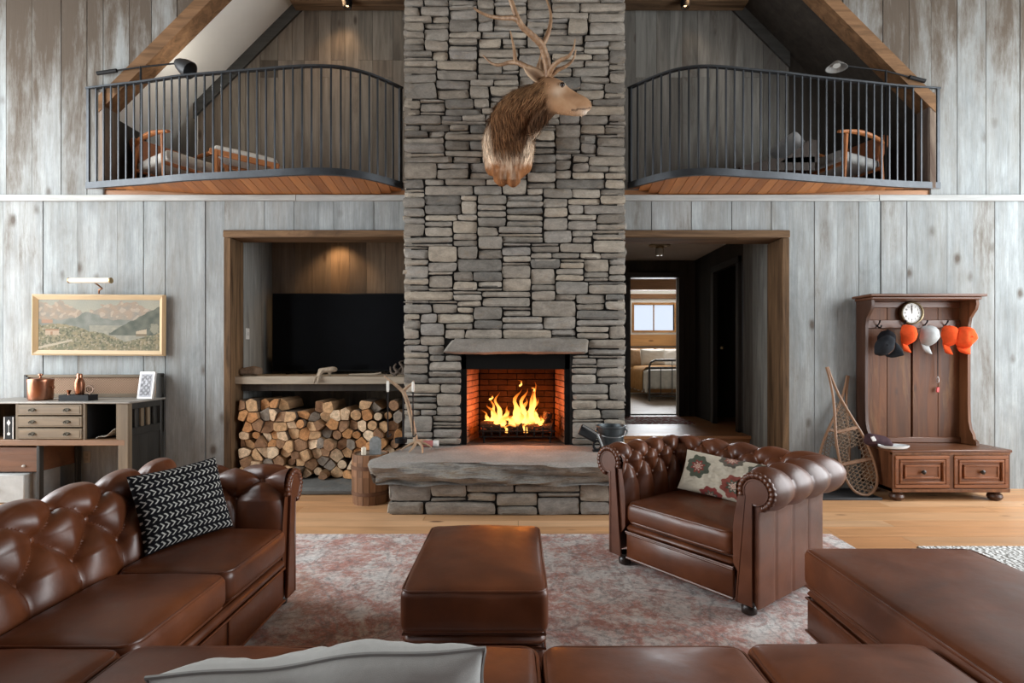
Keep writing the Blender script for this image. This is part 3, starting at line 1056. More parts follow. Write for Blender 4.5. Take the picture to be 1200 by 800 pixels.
for i, (xa, xb, y, z, r, ry, lab) in enumerate([
        (-.36, .05, GY - .05, gz + .147, .063, .05, 'thick charred log glowing at the front of the fire grate, chimney left end'),
        (-.02, .36, GY - .06, gz + .137, .055, -.06, 'charred log at the front of the fire grate beside a split end'),
        (-.30, .30, GY + .075, gz + .147, .060, .03, 'long burnt log lying at the back of the fire grate')]):
    lab = ['thick charred log at the front of the fire grate on the woodpile side', 'crumbling ember-covered log at the front of the fire grate near the ash bucket side', 'long burnt log lying behind the other two in the fire grate'][i]
    mb = MB()
    pts = [(xa + (xb - xa) * k / 8, y + ry * (k / 8 - .5) + rr(-.006, .006), z + rr(-.006, .006)) for k in range(9)]
    mb.tube(pts, [r * rr(.86, 1.06) for _ in range(9)], 12)
    tag(mb.build('burning_log', M_['char']), lab, 'log', 'logs in the fire')
mb = MB(); mb.obox((.30, GY - .02, gz + .225), (.07, .10, .15), (R(8), R(10), R(20)), .012)
tag(mb.build('burning_log', M_['char']), 'short upright charred log chunk standing at the end of the fire grate', 'log', 'logs in the fire')

def flamemat():
    t = NT('flame')
    tc = t.n('ShaderNodeTexCoord'); sep = t.n('ShaderNodeSeparateXYZ'); t.link(tc.outputs['Object'], sep.inputs[0])
    a = t.n('ShaderNodeVertexColor', layer_name='Col')
    sc = t.n('ShaderNodeSeparateColor'); t.link(a.outputs['Color'], sc.inputs[0])
    h = sc.outputs[0]                                              # height within its own tongue
    lw_ = t.n('ShaderNodeLayerWeight'); lw_.inputs['Blend'].default_value = .45
    col = t.ramp(h, [(0, (1, .30, .04)), (.15, (1, .50, .12)), (.5, (1, .46, .09)), (.8, (1, .25, .025)), (1, (.9, .12, .01))])
    st = t.ramp(h, [(0, .35), (.2, 1.0), (.55, .8), (1, .22)])
    em = t.n('ShaderNodeEmission'); t.link(col, em.inputs[0]); t.link(t.math('MULTIPLY', st, 7.0), em.inputs[1])
    tr = t.n('ShaderNodeBsdfTransparent')
    mx = t.n('ShaderNodeMixShader')
    al = t.math('SUBTRACT', 1.0, lw_.outputs['Facing'])
    al = t.math('POWER', al, 1.2)
    al = t.math('MULTIPLY', al, t.ramp(h, [(0, .25), (.15, .9), (.7, .75), (1, .25)]), clamp=True)
    t.link(al, mx.inputs[0]); t.link(tr.outputs[0], mx.inputs[1]); t.link(em.outputs[0], mx.inputs[2])
    t.link(mx.outputs[0], t.out.inputs[0])
    return t.mat
M_['flame'] = flamemat()
mb = MB()
rf = random.Random(5)
def tongue(x, y, z, h, w, lean, sd):
    n = 12; pts = []; rad = []; cols = []
    for k in range(n + 1):
        t = k / n
        dx = lean * t * t + .030 * math.sin(t * 6 + sd) * t + .018 * math.sin(t * 13 + sd * 2) * t
        dy = .02 * math.sin(t * 5 + sd * 3) * t
        pts.append((x + dx, y + dy, z + h * t))
        r = w * ((1 - t) ** .85) * (.55 + .9 * math.sin(min(1, t * 2.2 + .25) * PI * .62)) * (1 + .18 * math.sin(t * 17 + sd))
        rad.append(max(.0015, r)); cols += [(t, t, t)] * 9
    mb.tube(pts, rad, 9, flat=.6, col=cols)
fl = [(-.30, .17, .035, -.02), (-.25, .30, .034, .03), (-.20, .25, .04, -.06), (-.165, .36, .036, -.03), (-.12, .24, .045, .02), (-.07, .20, .04, -.03), (-.03, .26, .045, .04), (.00, .40, .05, .03),
      (.035, .32, .055, -.02), (.07, .42, .045, .02), (.10, .30, .05, -.02), (.135, .40, .045, .03), (.16, .48, .03, .035), (.19, .30, .045, .01), (.22, .22, .04, -.03), (.255, .14, .03, -.02), (-.14, .14, .05, .05), (.04, .16, .06, 0), (.12, .18, .06, -.02), (-.05, .12, .05, .03)]
for i, (x, h, w, l) in enumerate(fl):
    tongue(x - .01, GY + rf.uniform(-.09, .06), gz + .13 + rf.uniform(0, .03), h * .94, w * .75, l, rf.uniform(0, 6))
for x, z, h in ((-.27, .41, .06), (.03, .55, .07), (.17, .50, .05)):
    tongue(x, GY, gz + z, h, .014, .02, rf.uniform(0, 6))
for i in range(3):
    tongue(rf.uniform(-.12, .14), GY - .135, gz + .10, rf.uniform(.08, .13), .014, rf.uniform(-.04, .04), rf.uniform(0, 6))
tag(mb.build('fire', M_['flame'], color=True, angle=180), 'orange and yellow flames burning over the logs in the firebox', 'fire', kind='stuff')

# ------------------------------------------------------------------ firewood
mb = MB()
rock(mb, -2.83, CH0 - .03, 5.19, NB - .01, 0.0, .085, 30, 10, 2, .004, 21)
tag(mb.build('slate_base', stone_mat('slate', [(.13, .135, .13), (.15, .155, .15)], .5)), 'flat grey slate slab on the floor under the woodpile', 'slab')

def logmats():
    out = {}
    for nm, a, b2 in (('pale', (.66, .47, .30), (.78, .61, .42)), ('tan', (.50, .30, .15), (.60, .39, .22)), ('orange', (.46, .22, .09), (.54, .28, .12)), ('brown', (.24, .13, .07), (.31, .18, .10)), ('grey', (.20, .165, .13), (.27, .23, .19))):
        t = NT('log_end_' + nm)
        tc = t.coords('Object', (1, .3, 1), 0, 0)
        ln = t.n('ShaderNodeVectorMath', operation='LENGTH'); t.link(tc, ln.inputs[0])
        w = t.n('ShaderNodeTexNoise'); w.inputs['Scale'].default_value = 30; w.inputs['Detail'].default_value = 5; t.link(t.coords('Object', (1, 1, 1), 0, 1), w.inputs['Vector'])
        ring = t.math('SINE', t.math('ADD', t.math('MULTIPLY', ln.outputs['Value'], 420), t.math('MULTIPLY', w.outputs['Fac'], 9)))
        c = t.mix(t.objrand(), a, b2)
        c = t.mix(1.0, c, t.ramp(t.math('MULTIPLY_ADD', ring, .5, .5), [(0, .86), (1, 1.06)]), 'MULTIPLY')
        c = t.mix(1.0, c, t.ramp(w.outputs['Fac'], [(.3, .62), (.7, 1.2)]), 'MULTIPLY')
        t.bump(w.outputs['Fac'], .3, .01)
        out[nm] = t.done(c, .8, 0, .2)
    out['bark'] = wood('log_bark', [(.10, .07, .05), (.15, .11, .08), (.085, .065, .05)], 'Y', .9, .15, (.45, 1.4), per='obj', bump=.8)
    out['split'] = wood('log_split_side', [(.36, .22, .12), (.28, .17, .09), (.42, .28, .16)], 'Y', .85, .2, (.55, 1.3), per='obj', bump=.5)
    return out
LM = logmats()
def clip_cell(poly, p, q):
    """keep the part of poly nearer p than q"""
    m = ((p[0] + q[0]) / 2, (p[1] + q[1]) / 2); d = (q[0] - p[0], q[1] - p[1])
    out = []
    s = lambda a: (a[0] - m[0]) * d[0] + (a[1] - m[1]) * d[1]
    for i in range(len(poly)):
        a, b2 = poly[i], poly[(i + 1) % len(poly)]
        sa, sb = s(a), s(b2)
        if sa <= 0: out.append(a)
        if sa * sb < 0:
            t = sa / (sa - sb); out.append((a[0] + (b2[0] - a[0]) * t, a[1] + (b2[1] - a[1]) * t))
    return out
rl = random.Random(12)
X0, X1, Z0 = -2.80, CH0 - .05, .088
def ztop(x):
    u = (x - X0) / (X1 - X0)
    return Z0 + .755 + .05 * math.sin(u * 9) - .06 * (u > .8) * (u - .8) * 5 + (.05 if .42 < u < .56 else 0)
pts = []
rowh = .098; nrow = 9
for j in range(-1, nrow + 1):
    n = 16
    for i in range(-1, n + 1):
        x = X0 + (i + .5 + (.5 if j % 2 else 0)) * (X1 - X0) / n + rl.uniform(-.036, .036)
        z = Z0 + (j + .5) * rowh + rl.uniform(-.034, .034)
        pts.append((x, z, j, i))
ordinal = ['first', 'second', 'third', 'fourth', 'fifth', 'sixth', 'seventh', 'eighth', 'ninth', 'tenth', 'eleventh', 'twelfth', 'thirteenth', 'fourteenth', 'fifteenth', 'sixteenth', 'seventeenth']
rownames = ['bottom row', 'second row up', 'third row up', 'fourth row up', 'fifth row up', 'sixth row up', 'seventh row up', 'eighth row up', 'ninth row up']
cells = []
for k, (x, z, j, i) in enumerate(pts):
    if not (X0 < x < X1) or z < Z0 + .01 or z > ztop(x) - .03: continue
    poly = [(X0, Z0), (X1, Z0), (X1, Z0 + 1.1), (X0, Z0 + 1.1)]
    for q in pts:
        if q[0] == x and q[1] == z: continue
        if abs(q[0] - x) < .4 and abs(q[1] - z) < .4: poly = clip_cell(poly, (x, z), q)
    if len(poly) < 3: continue
    cells.append((j, x, z, poly))
cells.sort(key=lambda c: (c[0], c[1]))
cnt = {}
for j, x, z, poly in cells:
    cnt[j] = cnt.get(j, 0) + 1
    cx = sum(p[0] for p in poly) / len(poly); cz = sum(p[1] for p in poly) / len(poly)
    dist = []
    for i in range(len(poly)):
        a, b2 = Vector(poly[i]), Vector(poly[(i + 1) % len(poly)])
        if (b2 - a).length < 1e-6: continue
        n = Vector((b2.y - a.y, a.x - b2.x)).normalized()
        dist.append(abs((Vector((cx, cz)) - a).dot(n)))
    inr = min(dist)
    kind = rl.random()
    side = 'split'
    if kind < .17 and inr > .036:
        m = 14; rr_ = inr * .97
        pl = [(cx + math.cos(2 * PI * i / m) * rr_ * rl.uniform(.95, 1.04), cz + math.sin(2 * PI * i / m) * rr_ * rl.uniform(.95, 1.04)) for i in range(m)]
        form = 'round'; side = 'bark'
    else:
        s = .955
        base = [(cx + (p[0] - cx) * s, cz + (p[1] - cz) * s) for p in poly]
        # drop tiny edges, ease the corners
        pl = []
        for i in range(len(base)):
            a, b2, c = Vector(base[i - 1]), Vector(base[i]), Vector(base[(i + 1) % len(base)])
            if (b2 - a).length < .02: continue
            k1 = min(.22, .007 / max(.001, (a - b2).length)); k2 = min(.22, .007 / max(.001, (c - b2).length))
            pl.append(tuple(b2.lerp(a, k1))); pl.append(tuple(b2.lerp(c, k2)))
        if len(pl) < 5: pl = base
        form = 'split' if len(base) > 5 else ('wedge-shaped' if len(base) < 5 else 'blocky')
        side = rl.choice(['split', 'bark', 'split'])
    tone = rl.choices(['pale', 'tan', 'orange', 'brown', 'grey'], [.20, .30, .14, .24, .12])[0]
    y0 = 5.50 + rl.uniform(-.05, .045) + (.03 if j >= 7 else 0)
    mb = MB()
    n = len(pl); Lg = rl.uniform(.34, .42)
    front = [(p[0], y0 + .004, p[1]) for p in pl]
    inn = [(cx + (p[0] - cx) * .93, y0 - .003, cz + (p[1] - cz) * .93) for p in pl]
    tx, tz = rl.uniform(-.012, .012), rl.uniform(-.004, .004)
    back = [(p[0] * .97 + cx * .03, y0 + Lg, p[1] * .97 + cz * .03) for p in pl]
    tilt = rl.uniform(-.25, .25); tl2 = rl.uniform(-.25, .25)
    sh = lambda p: (p[0], p[1] + (p[0] - cx) * tilt + (p[2] - cz) * tl2, p[2])
    front = [sh(p) for p in front]; inn = [sh(p) for p in inn]
    mb.add(front + inn + back, [])
    mb.f.append(tuple(range(n, 2 * n))); mb.m.append(0)
    for i in range(n):
        q = (i + 1) % n
        mb.f.append((i, q, n + q, n + i)); mb.m.append(0)
        mb.f.append((i, 2 * n + i, 2 * n + q, q)); mb.m.append(1)
    mb.f.append(tuple(range(2 * n, 3 * n))); mb.m.append(1)
    o = mb.build('firewood_log', [LM[tone], LM[side]], origin=(cx + rl.uniform(-.02, .02), y0, cz + rl.uniform(-.02, .02)), angle=30)
    tag(o, '%s %s log, %s from the niche post, %s in the woodpile' % (tone, form, ordinal[min(cnt[j] - 1, 16)], rownames[max(0, min(j, 8))]), 'log', 'firewood logs stacked in the niche')

# ------------------------------------------------------------------ chopping-block bucket beside the hearth
st = thing('wooden_barrel', 'round brown wooden stave barrel standing beside the hearth and the woodpile', 'barrel', (-1.335, 4.985, 0))
mb = MB()
NS = 18
for i in range(NS):
    a0, a1 = 2 * PI * (i + .03) / NS, 2 * PI * (i + .97) / NS
    prof = [(.158, 0), (.166, .12), (.170, .25), (.168, .38), (.163, .445)]
    for (r0, z0), (r1, z1) in zip(prof[:-1], prof[1:]):
        v = []
        for r, z in ((r0, z0), (r1, z1)):
            for a in (a0, a1):
                v += [(r * math.cos(a), r * math.sin(a), z), ((r - .018) * math.cos(a), (r - .018) * math.sin(a), z)]
        mb.add(v, [(0, 2, 6, 4), (1, 5, 7, 3), (0, 4, 5, 1), (2, 3, 7, 6), (0, 1, 3, 2), (4, 6, 7, 5)])
mb.build('staves', wood('barrel_staves', [(.20, .10, .05), (.26, .13, .065), (.16, .08, .04)], 'Z', .6, .3, (.6, 1.25)), st)
mb = MB()
for z, r in ((.10, .1665), (.33, .171)):
    mb = MB(); mb.lathe([(r, z - .016), (r + .0035, z - .016), (r + .0035, z + .016), (r, z + .016)], 40, caps=False)
    mb.build('hoop', plain('rusty_hoop', (.14, .07, .04), .7, .5), st)
mb = MB(); mb.lathe([(.148, .425), (.148, .435)], 32)
mb.build('top', wood('barrel_top', [(.24, .20, .16), (.28, .23, .18)], 'X', .8, .2), st)
# arched grey scoop and a candle on it
mb = MB()
arc = [(-.05, 0), (.05, 0), (.05, .11)] + [(.05 * math.cos(a), .11 + .05 * math.sin(a)) for a in [PI * k / 10 for k in range(1, 10)]] + [(-.05, .11)]
pc = (-1.285, 4.95, .437)
mb.prism([(pc[0] + p[0], pc[2] + p[1]) for p in arc], pc[1] - .015, pc[1] + .02, 'XZ')
tag(mb.build('metal_scoop', plain('galvanised_grey', (.25, .27, .27), .5, .5, var=.25, scale=40)), 'grey arched metal scoop standing upright on the wooden barrel', 'scoop')
mb = MB(); mb.lathe([(.021, 0), (.022, .004), (.022, .062), (.019, .066), (.004, .064), (.002, .075)], 16, (-1.385, 4.93, .437))
tag(mb.build('candle', plain('cream_wax', (.66, .58, .46), .5)), 'short cream pillar candle on the wooden barrel beside the grey scoop', 'candle')

# ------------------------------------------------------------------ shelf and television
mb = MB()
mb.box(-2.90, CH0 - .035, 5.50, NB - .005, P(0, 450, 5.5).z, P(0, 441, 5.5).z, .005)
tag(mb.build('shelf', wood('driftwood_shelf', [(.34, .29, .225), (.36, .31, .24)], 'X', .75, .25, (.65, 1.2))), 'thick weathered wooden shelf spanning the niche under the television', 'shelf')
SZ = P(0, 441, 5.5).z
mb = MB(); mb.box(-2.83, CH0 - .035, 5.62, 5.66, SZ - .155, SZ - .08, .003)
tag(mb.build('trim_12', M_['darkboard']), kind='structure')
tv = thing('television', 'large black flat screen television above the wooden shelf in the niche', 'television', (-1.96, 6.15, SZ))
a, b2 = P(319, 343.5, 6.12), P(0, 440, 6.12)
tx0, tx1, tz1, tz0 = a.x, -1.13, a.z, SZ + .03
mb = MB(); mb.box(tx0, tx1, 6.12, 6.17, tz0, tz1, .006); mb.box(tx0 + .2, tx1 - .2, 6.17, 6.32, tz0 + .2, tz1 - .2, .01)
mb.build('housing', plain('tv_black_plastic', (.006, .006, .006), .5, spec=.15), tv, world=True)
mb = MB(); mb.box(tx0 + .012, tx1 - .012, 6.117, 6.121, tz0 + .018, tz1 - .012)
mb.build('screen', plain('tv_screen', (.002, .002, .0025), .22, var=0, spec=.06), tv, world=True)
for x in (tx0 + .25, tx1 - .25):
    mb = MB()
    mb.tube([(x, 6.145, tz0 + .01), (x - .05, 6.08, SZ + .009), (x - .05, 6.02, SZ + .009)], .008, 6); mb.tube([(x, 6.145, tz0 + .01), (x + .05, 6.20, SZ + .009)], .008, 6)
    mb.build('stand_foot', M_['black'], tv, world=True)
# small things on the shelf
def arched(name, parts, mat, label, cat, vox=.008):
    V, Fc, _ = blob(parts, vox, 3)
    m2 = MB(); m2.add(V, Fc)
    return tag(m2.build(name, mat), label, cat)
p = P(294, 437, 5.6)
driftm = plain('driftwood_grey_brown', (.16, .11, .075), .85, var=.4, scale=25, bump=.4)
arched('driftwood_block', chain([((p.x - .085, 5.6, SZ + .045), (.045, .04, .04)), ((p.x + .02, 5.62, SZ + .055), (.06, .045, .05)), ((p.x + .085, 5.6, SZ + .05), (.035, .035, .045))]), driftm, 'chunky brown driftwood block at the post end of the shelf', 'ornament')
p = P(383, 436, 5.56)
m2 = MB()
V, Fc, _ = blob(chain([((p.x - .06, 5.56, SZ + .055), (.03, .03, .03)), ((p.x + .06, 5.56, SZ + .07), (.05, .04, .03))]) + chain([((p.x - .06, 5.56, SZ + .05), .025), ((p.x - .075, 5.52, SZ + .01), .018), ((p.x - .09, 5.475, SZ - .03), .014), ((p.x - .10, 5.47, SZ - .07), .010)]) + chain([((p.x + .03, 5.56, SZ + .06), .02), ((p.x + .03, 5.56, SZ + .012), .014)]) + chain([((p.x - .04, 5.54, SZ + .05), .02), ((p.x - .05, 5.48, SZ - .0), .012), ((p.x - .06, 5.468, SZ - .055), .010)]), .007, 3)
m2.add(V, Fc)
tag(m2.build('driftwood_creature', plain('worn_driftwood', (.27, .22, .165), .85, var=.35, scale=30, bump=.3)), 'small pale driftwood figure with legs draped over the middle shelf edge', 'ornament')
p = P(427, 440, 5.56)
m2 = MB(); m2.tube(spline([(p.x - .17, 5.6, SZ + .012), (p.x - .05, 5.6, SZ + .016), (p.x + .08, 5.59, SZ + .018), (p.x + .16, 5.6, SZ + .03)], 6), .011, 8)
tag(m2.build('thin_stick', plain('bleached_stick', (.30, .25, .19), .8)), 'thin bleached stick lying on the shelf beside the driftwood figure', 'stick')
p = P(469, 436, 5.56)
m2 = MB()
for q in ([(-.05, 0, .03), (-.02, 0, .05), (.03, 0, .035), (.06, 0, .06)], [(-.02, 0, .05), (-.06, 0, .10), (-.04, 0, .14)], [(.03, 0, .035), (.035, -.02, .10), (0, -.02, .15), (.03, 0, .17)], [(-.02, 0, .05), (.0, .02, .09), (.055, .02, .13)], [(-.05, 0, .03), (-.09, .0, .05), (-.10, 0, .11)]):
    m2.tube([(p.x + a[0], 5.56 + a[1], SZ + a[2] - .012) for a in spline(q, 5)], lerp_list([.020, .013, .006], len(spline(q, 5))), 7)
tag(m2.build('branch_ornament', plain('dark_twisted_branch', (.10, .08, .065), .85, var=.3, scale=30)), 'dark twisted branch ornament on the shelf next to the chimney', 'ornament')
def wallplate(name, c, axis, lab, cat, hole):
    m2 = MB()
    if axis == 'X': m2.box(c[0] - .003, c[0] + .004, c[1] - .036, c[1] + .036, c[2] - .058, c[2] + .058, .002)
    else: m2.box(c[0] - .036, c[0] + .036, c[1] - .006, c[1], c[2] - .058, c[2] + .058, .002)
    t = thing(name, lab, cat, c)
    m2.build('plate', plain(name + '_plastic', hole[1], .4), t, world=True)
    m2 = MB()
    for dz in hole[0]:
        if axis == 'X': m2.box(c[0] + .004, c[0] + .009, c[1] - .014, c[1] + .014, c[2] + dz - .018, c[2] + dz + .018, .002)
        else: m2.box(c[0] - .014, c[0] + .014, c[1] - .009, c[1] - .006, c[2] + dz - .016, c[2] + dz + .016, .002)
    m2.build('rocker' if len(hole[0]) == 1 else 'receptacle', plain(name + '_inner', tuple(k * .8 for k in hole[1]), .4), t, world=True)
pn = P(290, 391, 5.75)
wallplate('light_switch', (-2.838, 5.75, pn.z), 'X', 'white light switch plate on the plank side of the niche', 'light switch', ([0], (.62, .63, .62)))
po = P(102.5, 535, WY)
wallplate('wall_outlet', (po.x, WY - .005, po.z), 'Y', 'beige electrical outlet on the plank wall under the desk', 'outlet', ([-.022, .022], (.36, .31, .25)))

# ------------------------------------------------------------------ things on the hearth
HZ = .452
ant = plain('antler_bone', (.34, .235, .15), .55, var=.35, scale=18, bump=.2, bscale=60)
ty = 5.02
t = thing('antler_tool_stand', 'antler fireside tool stand on the stone hearth by the woodpile', 'tool stand', (P(487, 520, ty).x, ty, HZ))
def ptube(mbx, pix, Y, r0, r1, n=8, m=6, dy=None, rmid=None):
    q = [P(a[0], a[1], Y + (a[2] if len(a) > 2 else 0)) for a in pix]
    s = spline(q, m)
    mbx.tube(s, lerp_list([r0, rmid, r1] if rmid else [r0, r1], len(s)), n)
mb = MB()
ptube(mb, [(488, 520), (485, 505), (481, 485), (477, 470), (472, 457)], ty, .022, .018)
ptube(mb, [(473, 459), (464, 451), (457, 446), (450, 440)], ty, .019, .006)
ptube(mb, [(472, 458), (478, 453), (482, 450), (485, 446)], ty, .017, .006)
mb.build('antler_post', ant, t, world=True)
mb = MB()
for q in ([(488, 518), (480, 521, -.04), (470, 527, -.10)], [(488, 518), (494, 522, -.06), (495, 531, -.16)], [(488, 518), (498, 520, .0), (506, 524, -.02)], [(488, 518), (484, 524, -.1), (479, 530, -.16)], [(488, 518), (492, 516, .08), (500, 515, .12)]):
    s = spline([P(a[0], a[1], ty + (a[2] if len(a) > 2 else 0)) for a in q], 6)
    for k in s: k.z = max(k.z, HZ + .009 + .05 * max(0, 1 - (k - s[0]).length / .10))
    mb.tube(s, lerp_list([.018, .013, .005], len(s)), 7)
mb.build('antler_foot', ant, t, world=True)
black_iron = M_['black']
for (px, y0, y1, lab, yy) in ((454.5, 446, 512, 'black fire poker with pale handle hanging from the outer antler branch', ty - .03), (484, 447, 512, 'black fire tool with pale handle hanging against the chimney stones', ty - .03)):
    tt = thing('fire_poker', lab, 'fire poker', P(px, y1, yy), group='fire tools')
    m2 = MB(); a, b2 = P(px, 459, yy), P(px, y0, yy); m2.tube([a, a.lerp(b2, .2), a.lerp(b2, .8), b2], [.010, .013, .013, .009], 8); m2.build('handle', plain('pale_bone_handle', (.62, .60, .55), .5), tt, world=True)
    m2 = MB(); a, b2 = P(px, 459, yy), P(px, y1, yy); m2.tube([a, b2], .006, 6); m2.tube([b2, b2 + Vector((.02, 0, .01)), b2 + Vector((.03, 0, .03))], .006, 6); m2.build('rod', black_iron, tt, world=True)
tt = thing('hearth_shovel', 'black long-handled hearth shovel leaning behind the antler stand', 'shovel', P(474, 516, ty + .1))
m2 = MB(); m2.tube([P(473, 462, ty + .04), P(472.5, 512, ty + .08)], .009, 8); m2.build('handle', black_iron, tt, world=True)
m2 = MB(); m2.lathe([(.055, -.045), (.058, 0), (.05, .0), (.047, -.04)], 20, P(470, 513, ty + .08)); m2.build('pan', black_iron, tt, world=True)
p = onz(505, 524, HZ)
tt = thing('fire_starter_tube', 'red and white cardboard tube lying on the hearth beside the antler stand', 'tube', (p.x, p.y, HZ))
for (x0, x1, col, nm) in ((-.075, .02, (.42, .14, .13), 'sleeve'), (.02, .075, (.68, .67, .64), 'end_cap')):
    m2 = MB(); m2.lathe([(.028, x0), (.031, x0 + .004), (.031, x1 - .004), (.028, x1)], 20, (0, 0, .036), (0, R(90), R(8))); m2.build(nm, plain(nm + '_card', col, .6), tt)
# ash bucket and hand shovel
pb = onz(716, 525, HZ); bx, by = P(716, 0, 5.10).x, 5.10
tt = thing('ash_bucket', 'dark grey metal ash bucket on the hearth near the armchair', 'bucket', (bx, by, HZ + .003))
m2 = MB(); m2.lathe([(.10, 0), (.115, .10), (.130, .205), (.138, .212), (.138, .225), (.130, .226), (.124, .2), (.10, .012), (.001, .010)], 32); m2.build('pail', plain('dark_zinc', (.055, .065, .07), .45, .6, var=.25), tt)
m2 = MB()
hp = [(-.135, 0, .19)] + [(-.15 * math.cos(a), -.145 * math.sin(a) , .19 - .06 * math.sin(a)) for a in [PI * k / 12 for k in range(1, 12)]] + [(.135, 0, .19)]
m2.tube(hp, .006, 6)
m2.ball((-.135, 0, .19), .014); m2.ball((.135, 0, .19), .014)
m2.build('bail_handle', plain('pale_wire', (.22, .23, .23), .4, .8), tt)
tt = thing('hand_shovel', 'small black hand shovel leaning against the ash bucket on the hearth', 'shovel', P(697, 522, 4.97))
m2 = MB()
a, b2 = P(684, 501, 5.0), P(700, 509, 4.95)
d = (b2 - a)
m2.obox((a + b2) / 2 + Vector((-.02, 0, -.02)), (.17, .03, .10), (R(-25), R(28), 0), .006); m2.build('blade', M_['black'], tt, world=True)
m2 = MB(); m2.tube([P(683, 498.5, 4.96), P(700, 508.5, 4.93)], .008, 8); m2.tube([P(700, 508.5, 4.93), P(703, 515, 4.93), P(706, 523, 4.94)], .010, 8)
m2.build('handle', plain('grey_shovel_grip', (.28, .29, .29), .4, .5), tt, world=True)
tt = thing('iron_trivet', 'small black iron loop stand on the hearth under the shovel', 'trivet', P(700, 526, 4.98))
m2 = MB(); c = P(700, 521.5, 4.98)
m2.tube([c + Vector((.035 * math.cos(a), 0, .04 * math.sin(a))) for a in [2 * PI * k / 16 for k in range(16)]], .011, 8, closed=True)
m2.box(c.x - .045, c.x + .045, c.y - .03, c.y + .03, HZ + .003, HZ + .02, .004)
m2.build('loop', M_['black'], tt, world=True)
# ------------------------------------------------------------------ leather
def leather(name='brown_leather', dark=1.0):
    t = NT(name)
    v = t.coords('Object')
    n = t.noise(v, 2.3, 5, .6, .4)
    m = t.noise(v, 11, 4, .6)
    c = t.ramp(n, [(.28, (.058 * dark, .0155 * dark, .0052 * dark)), (.55, (.118 * dark, .032 * dark, .0092 * dark)), (.78, (.178 * dark, .052 * dark, .0145 * dark))])
    c = t.mix(1.0, c, t.ramp(m, [(.3, .86), (.7, 1.12)]), 'MULTIPLY')
    g = t.noise(v, 190, 3, .6)
    g2 = t.noise(v, 26, 4)
    h = t.math('MULTIPLY_ADD', g, .22, g2)
    t.bump(h, .16, .004)
    return t.done(c, t.ramp(m, [(.3, .34), (.7, .47)]), 0, .6)
M_['leather'] = leather()
M_['leg'] = plain('dark_stained_leg', (.02, .011, .008), .35)


def profile(z0, zs, H, Rr, lean, xo, n_arc=26, zb=.06, und=-70):
    """section of a rolled back or arm: (n outward, z); t=0 at the lower inside"""
    pts = []
    cx, cz = lean + Rr * .96, H - Rr
    for k in range(20):
        u = k / 20
        z = z0 + (cz + Rr * .15 - z0) * u
        pts.append((lean * max(0, (z - zs) / (cz - zs)) ** 1.3 if z > zs else 0, z))
    for k in range(n_arc + 1):
        a = R(170 - (170 - und) * k / n_arc)
        pts.append((cx + Rr * math.cos(a), cz + Rr * math.sin(a)))
    lx, lz = pts[-1]
    pts.append((xo + .004, lz - .006))
    for k in range(1, 14):
        pts.append((xo, lz - .012 + (zb - lz + .012) * k / 13))
    # even respacing
    P2 = [Vector(p) for p in pts]
    s = [0]
    for a, b in zip(P2[:-1], P2[1:]): s.append(s[-1] + (b - a).length)
    return np.array(P2), np.array(s)


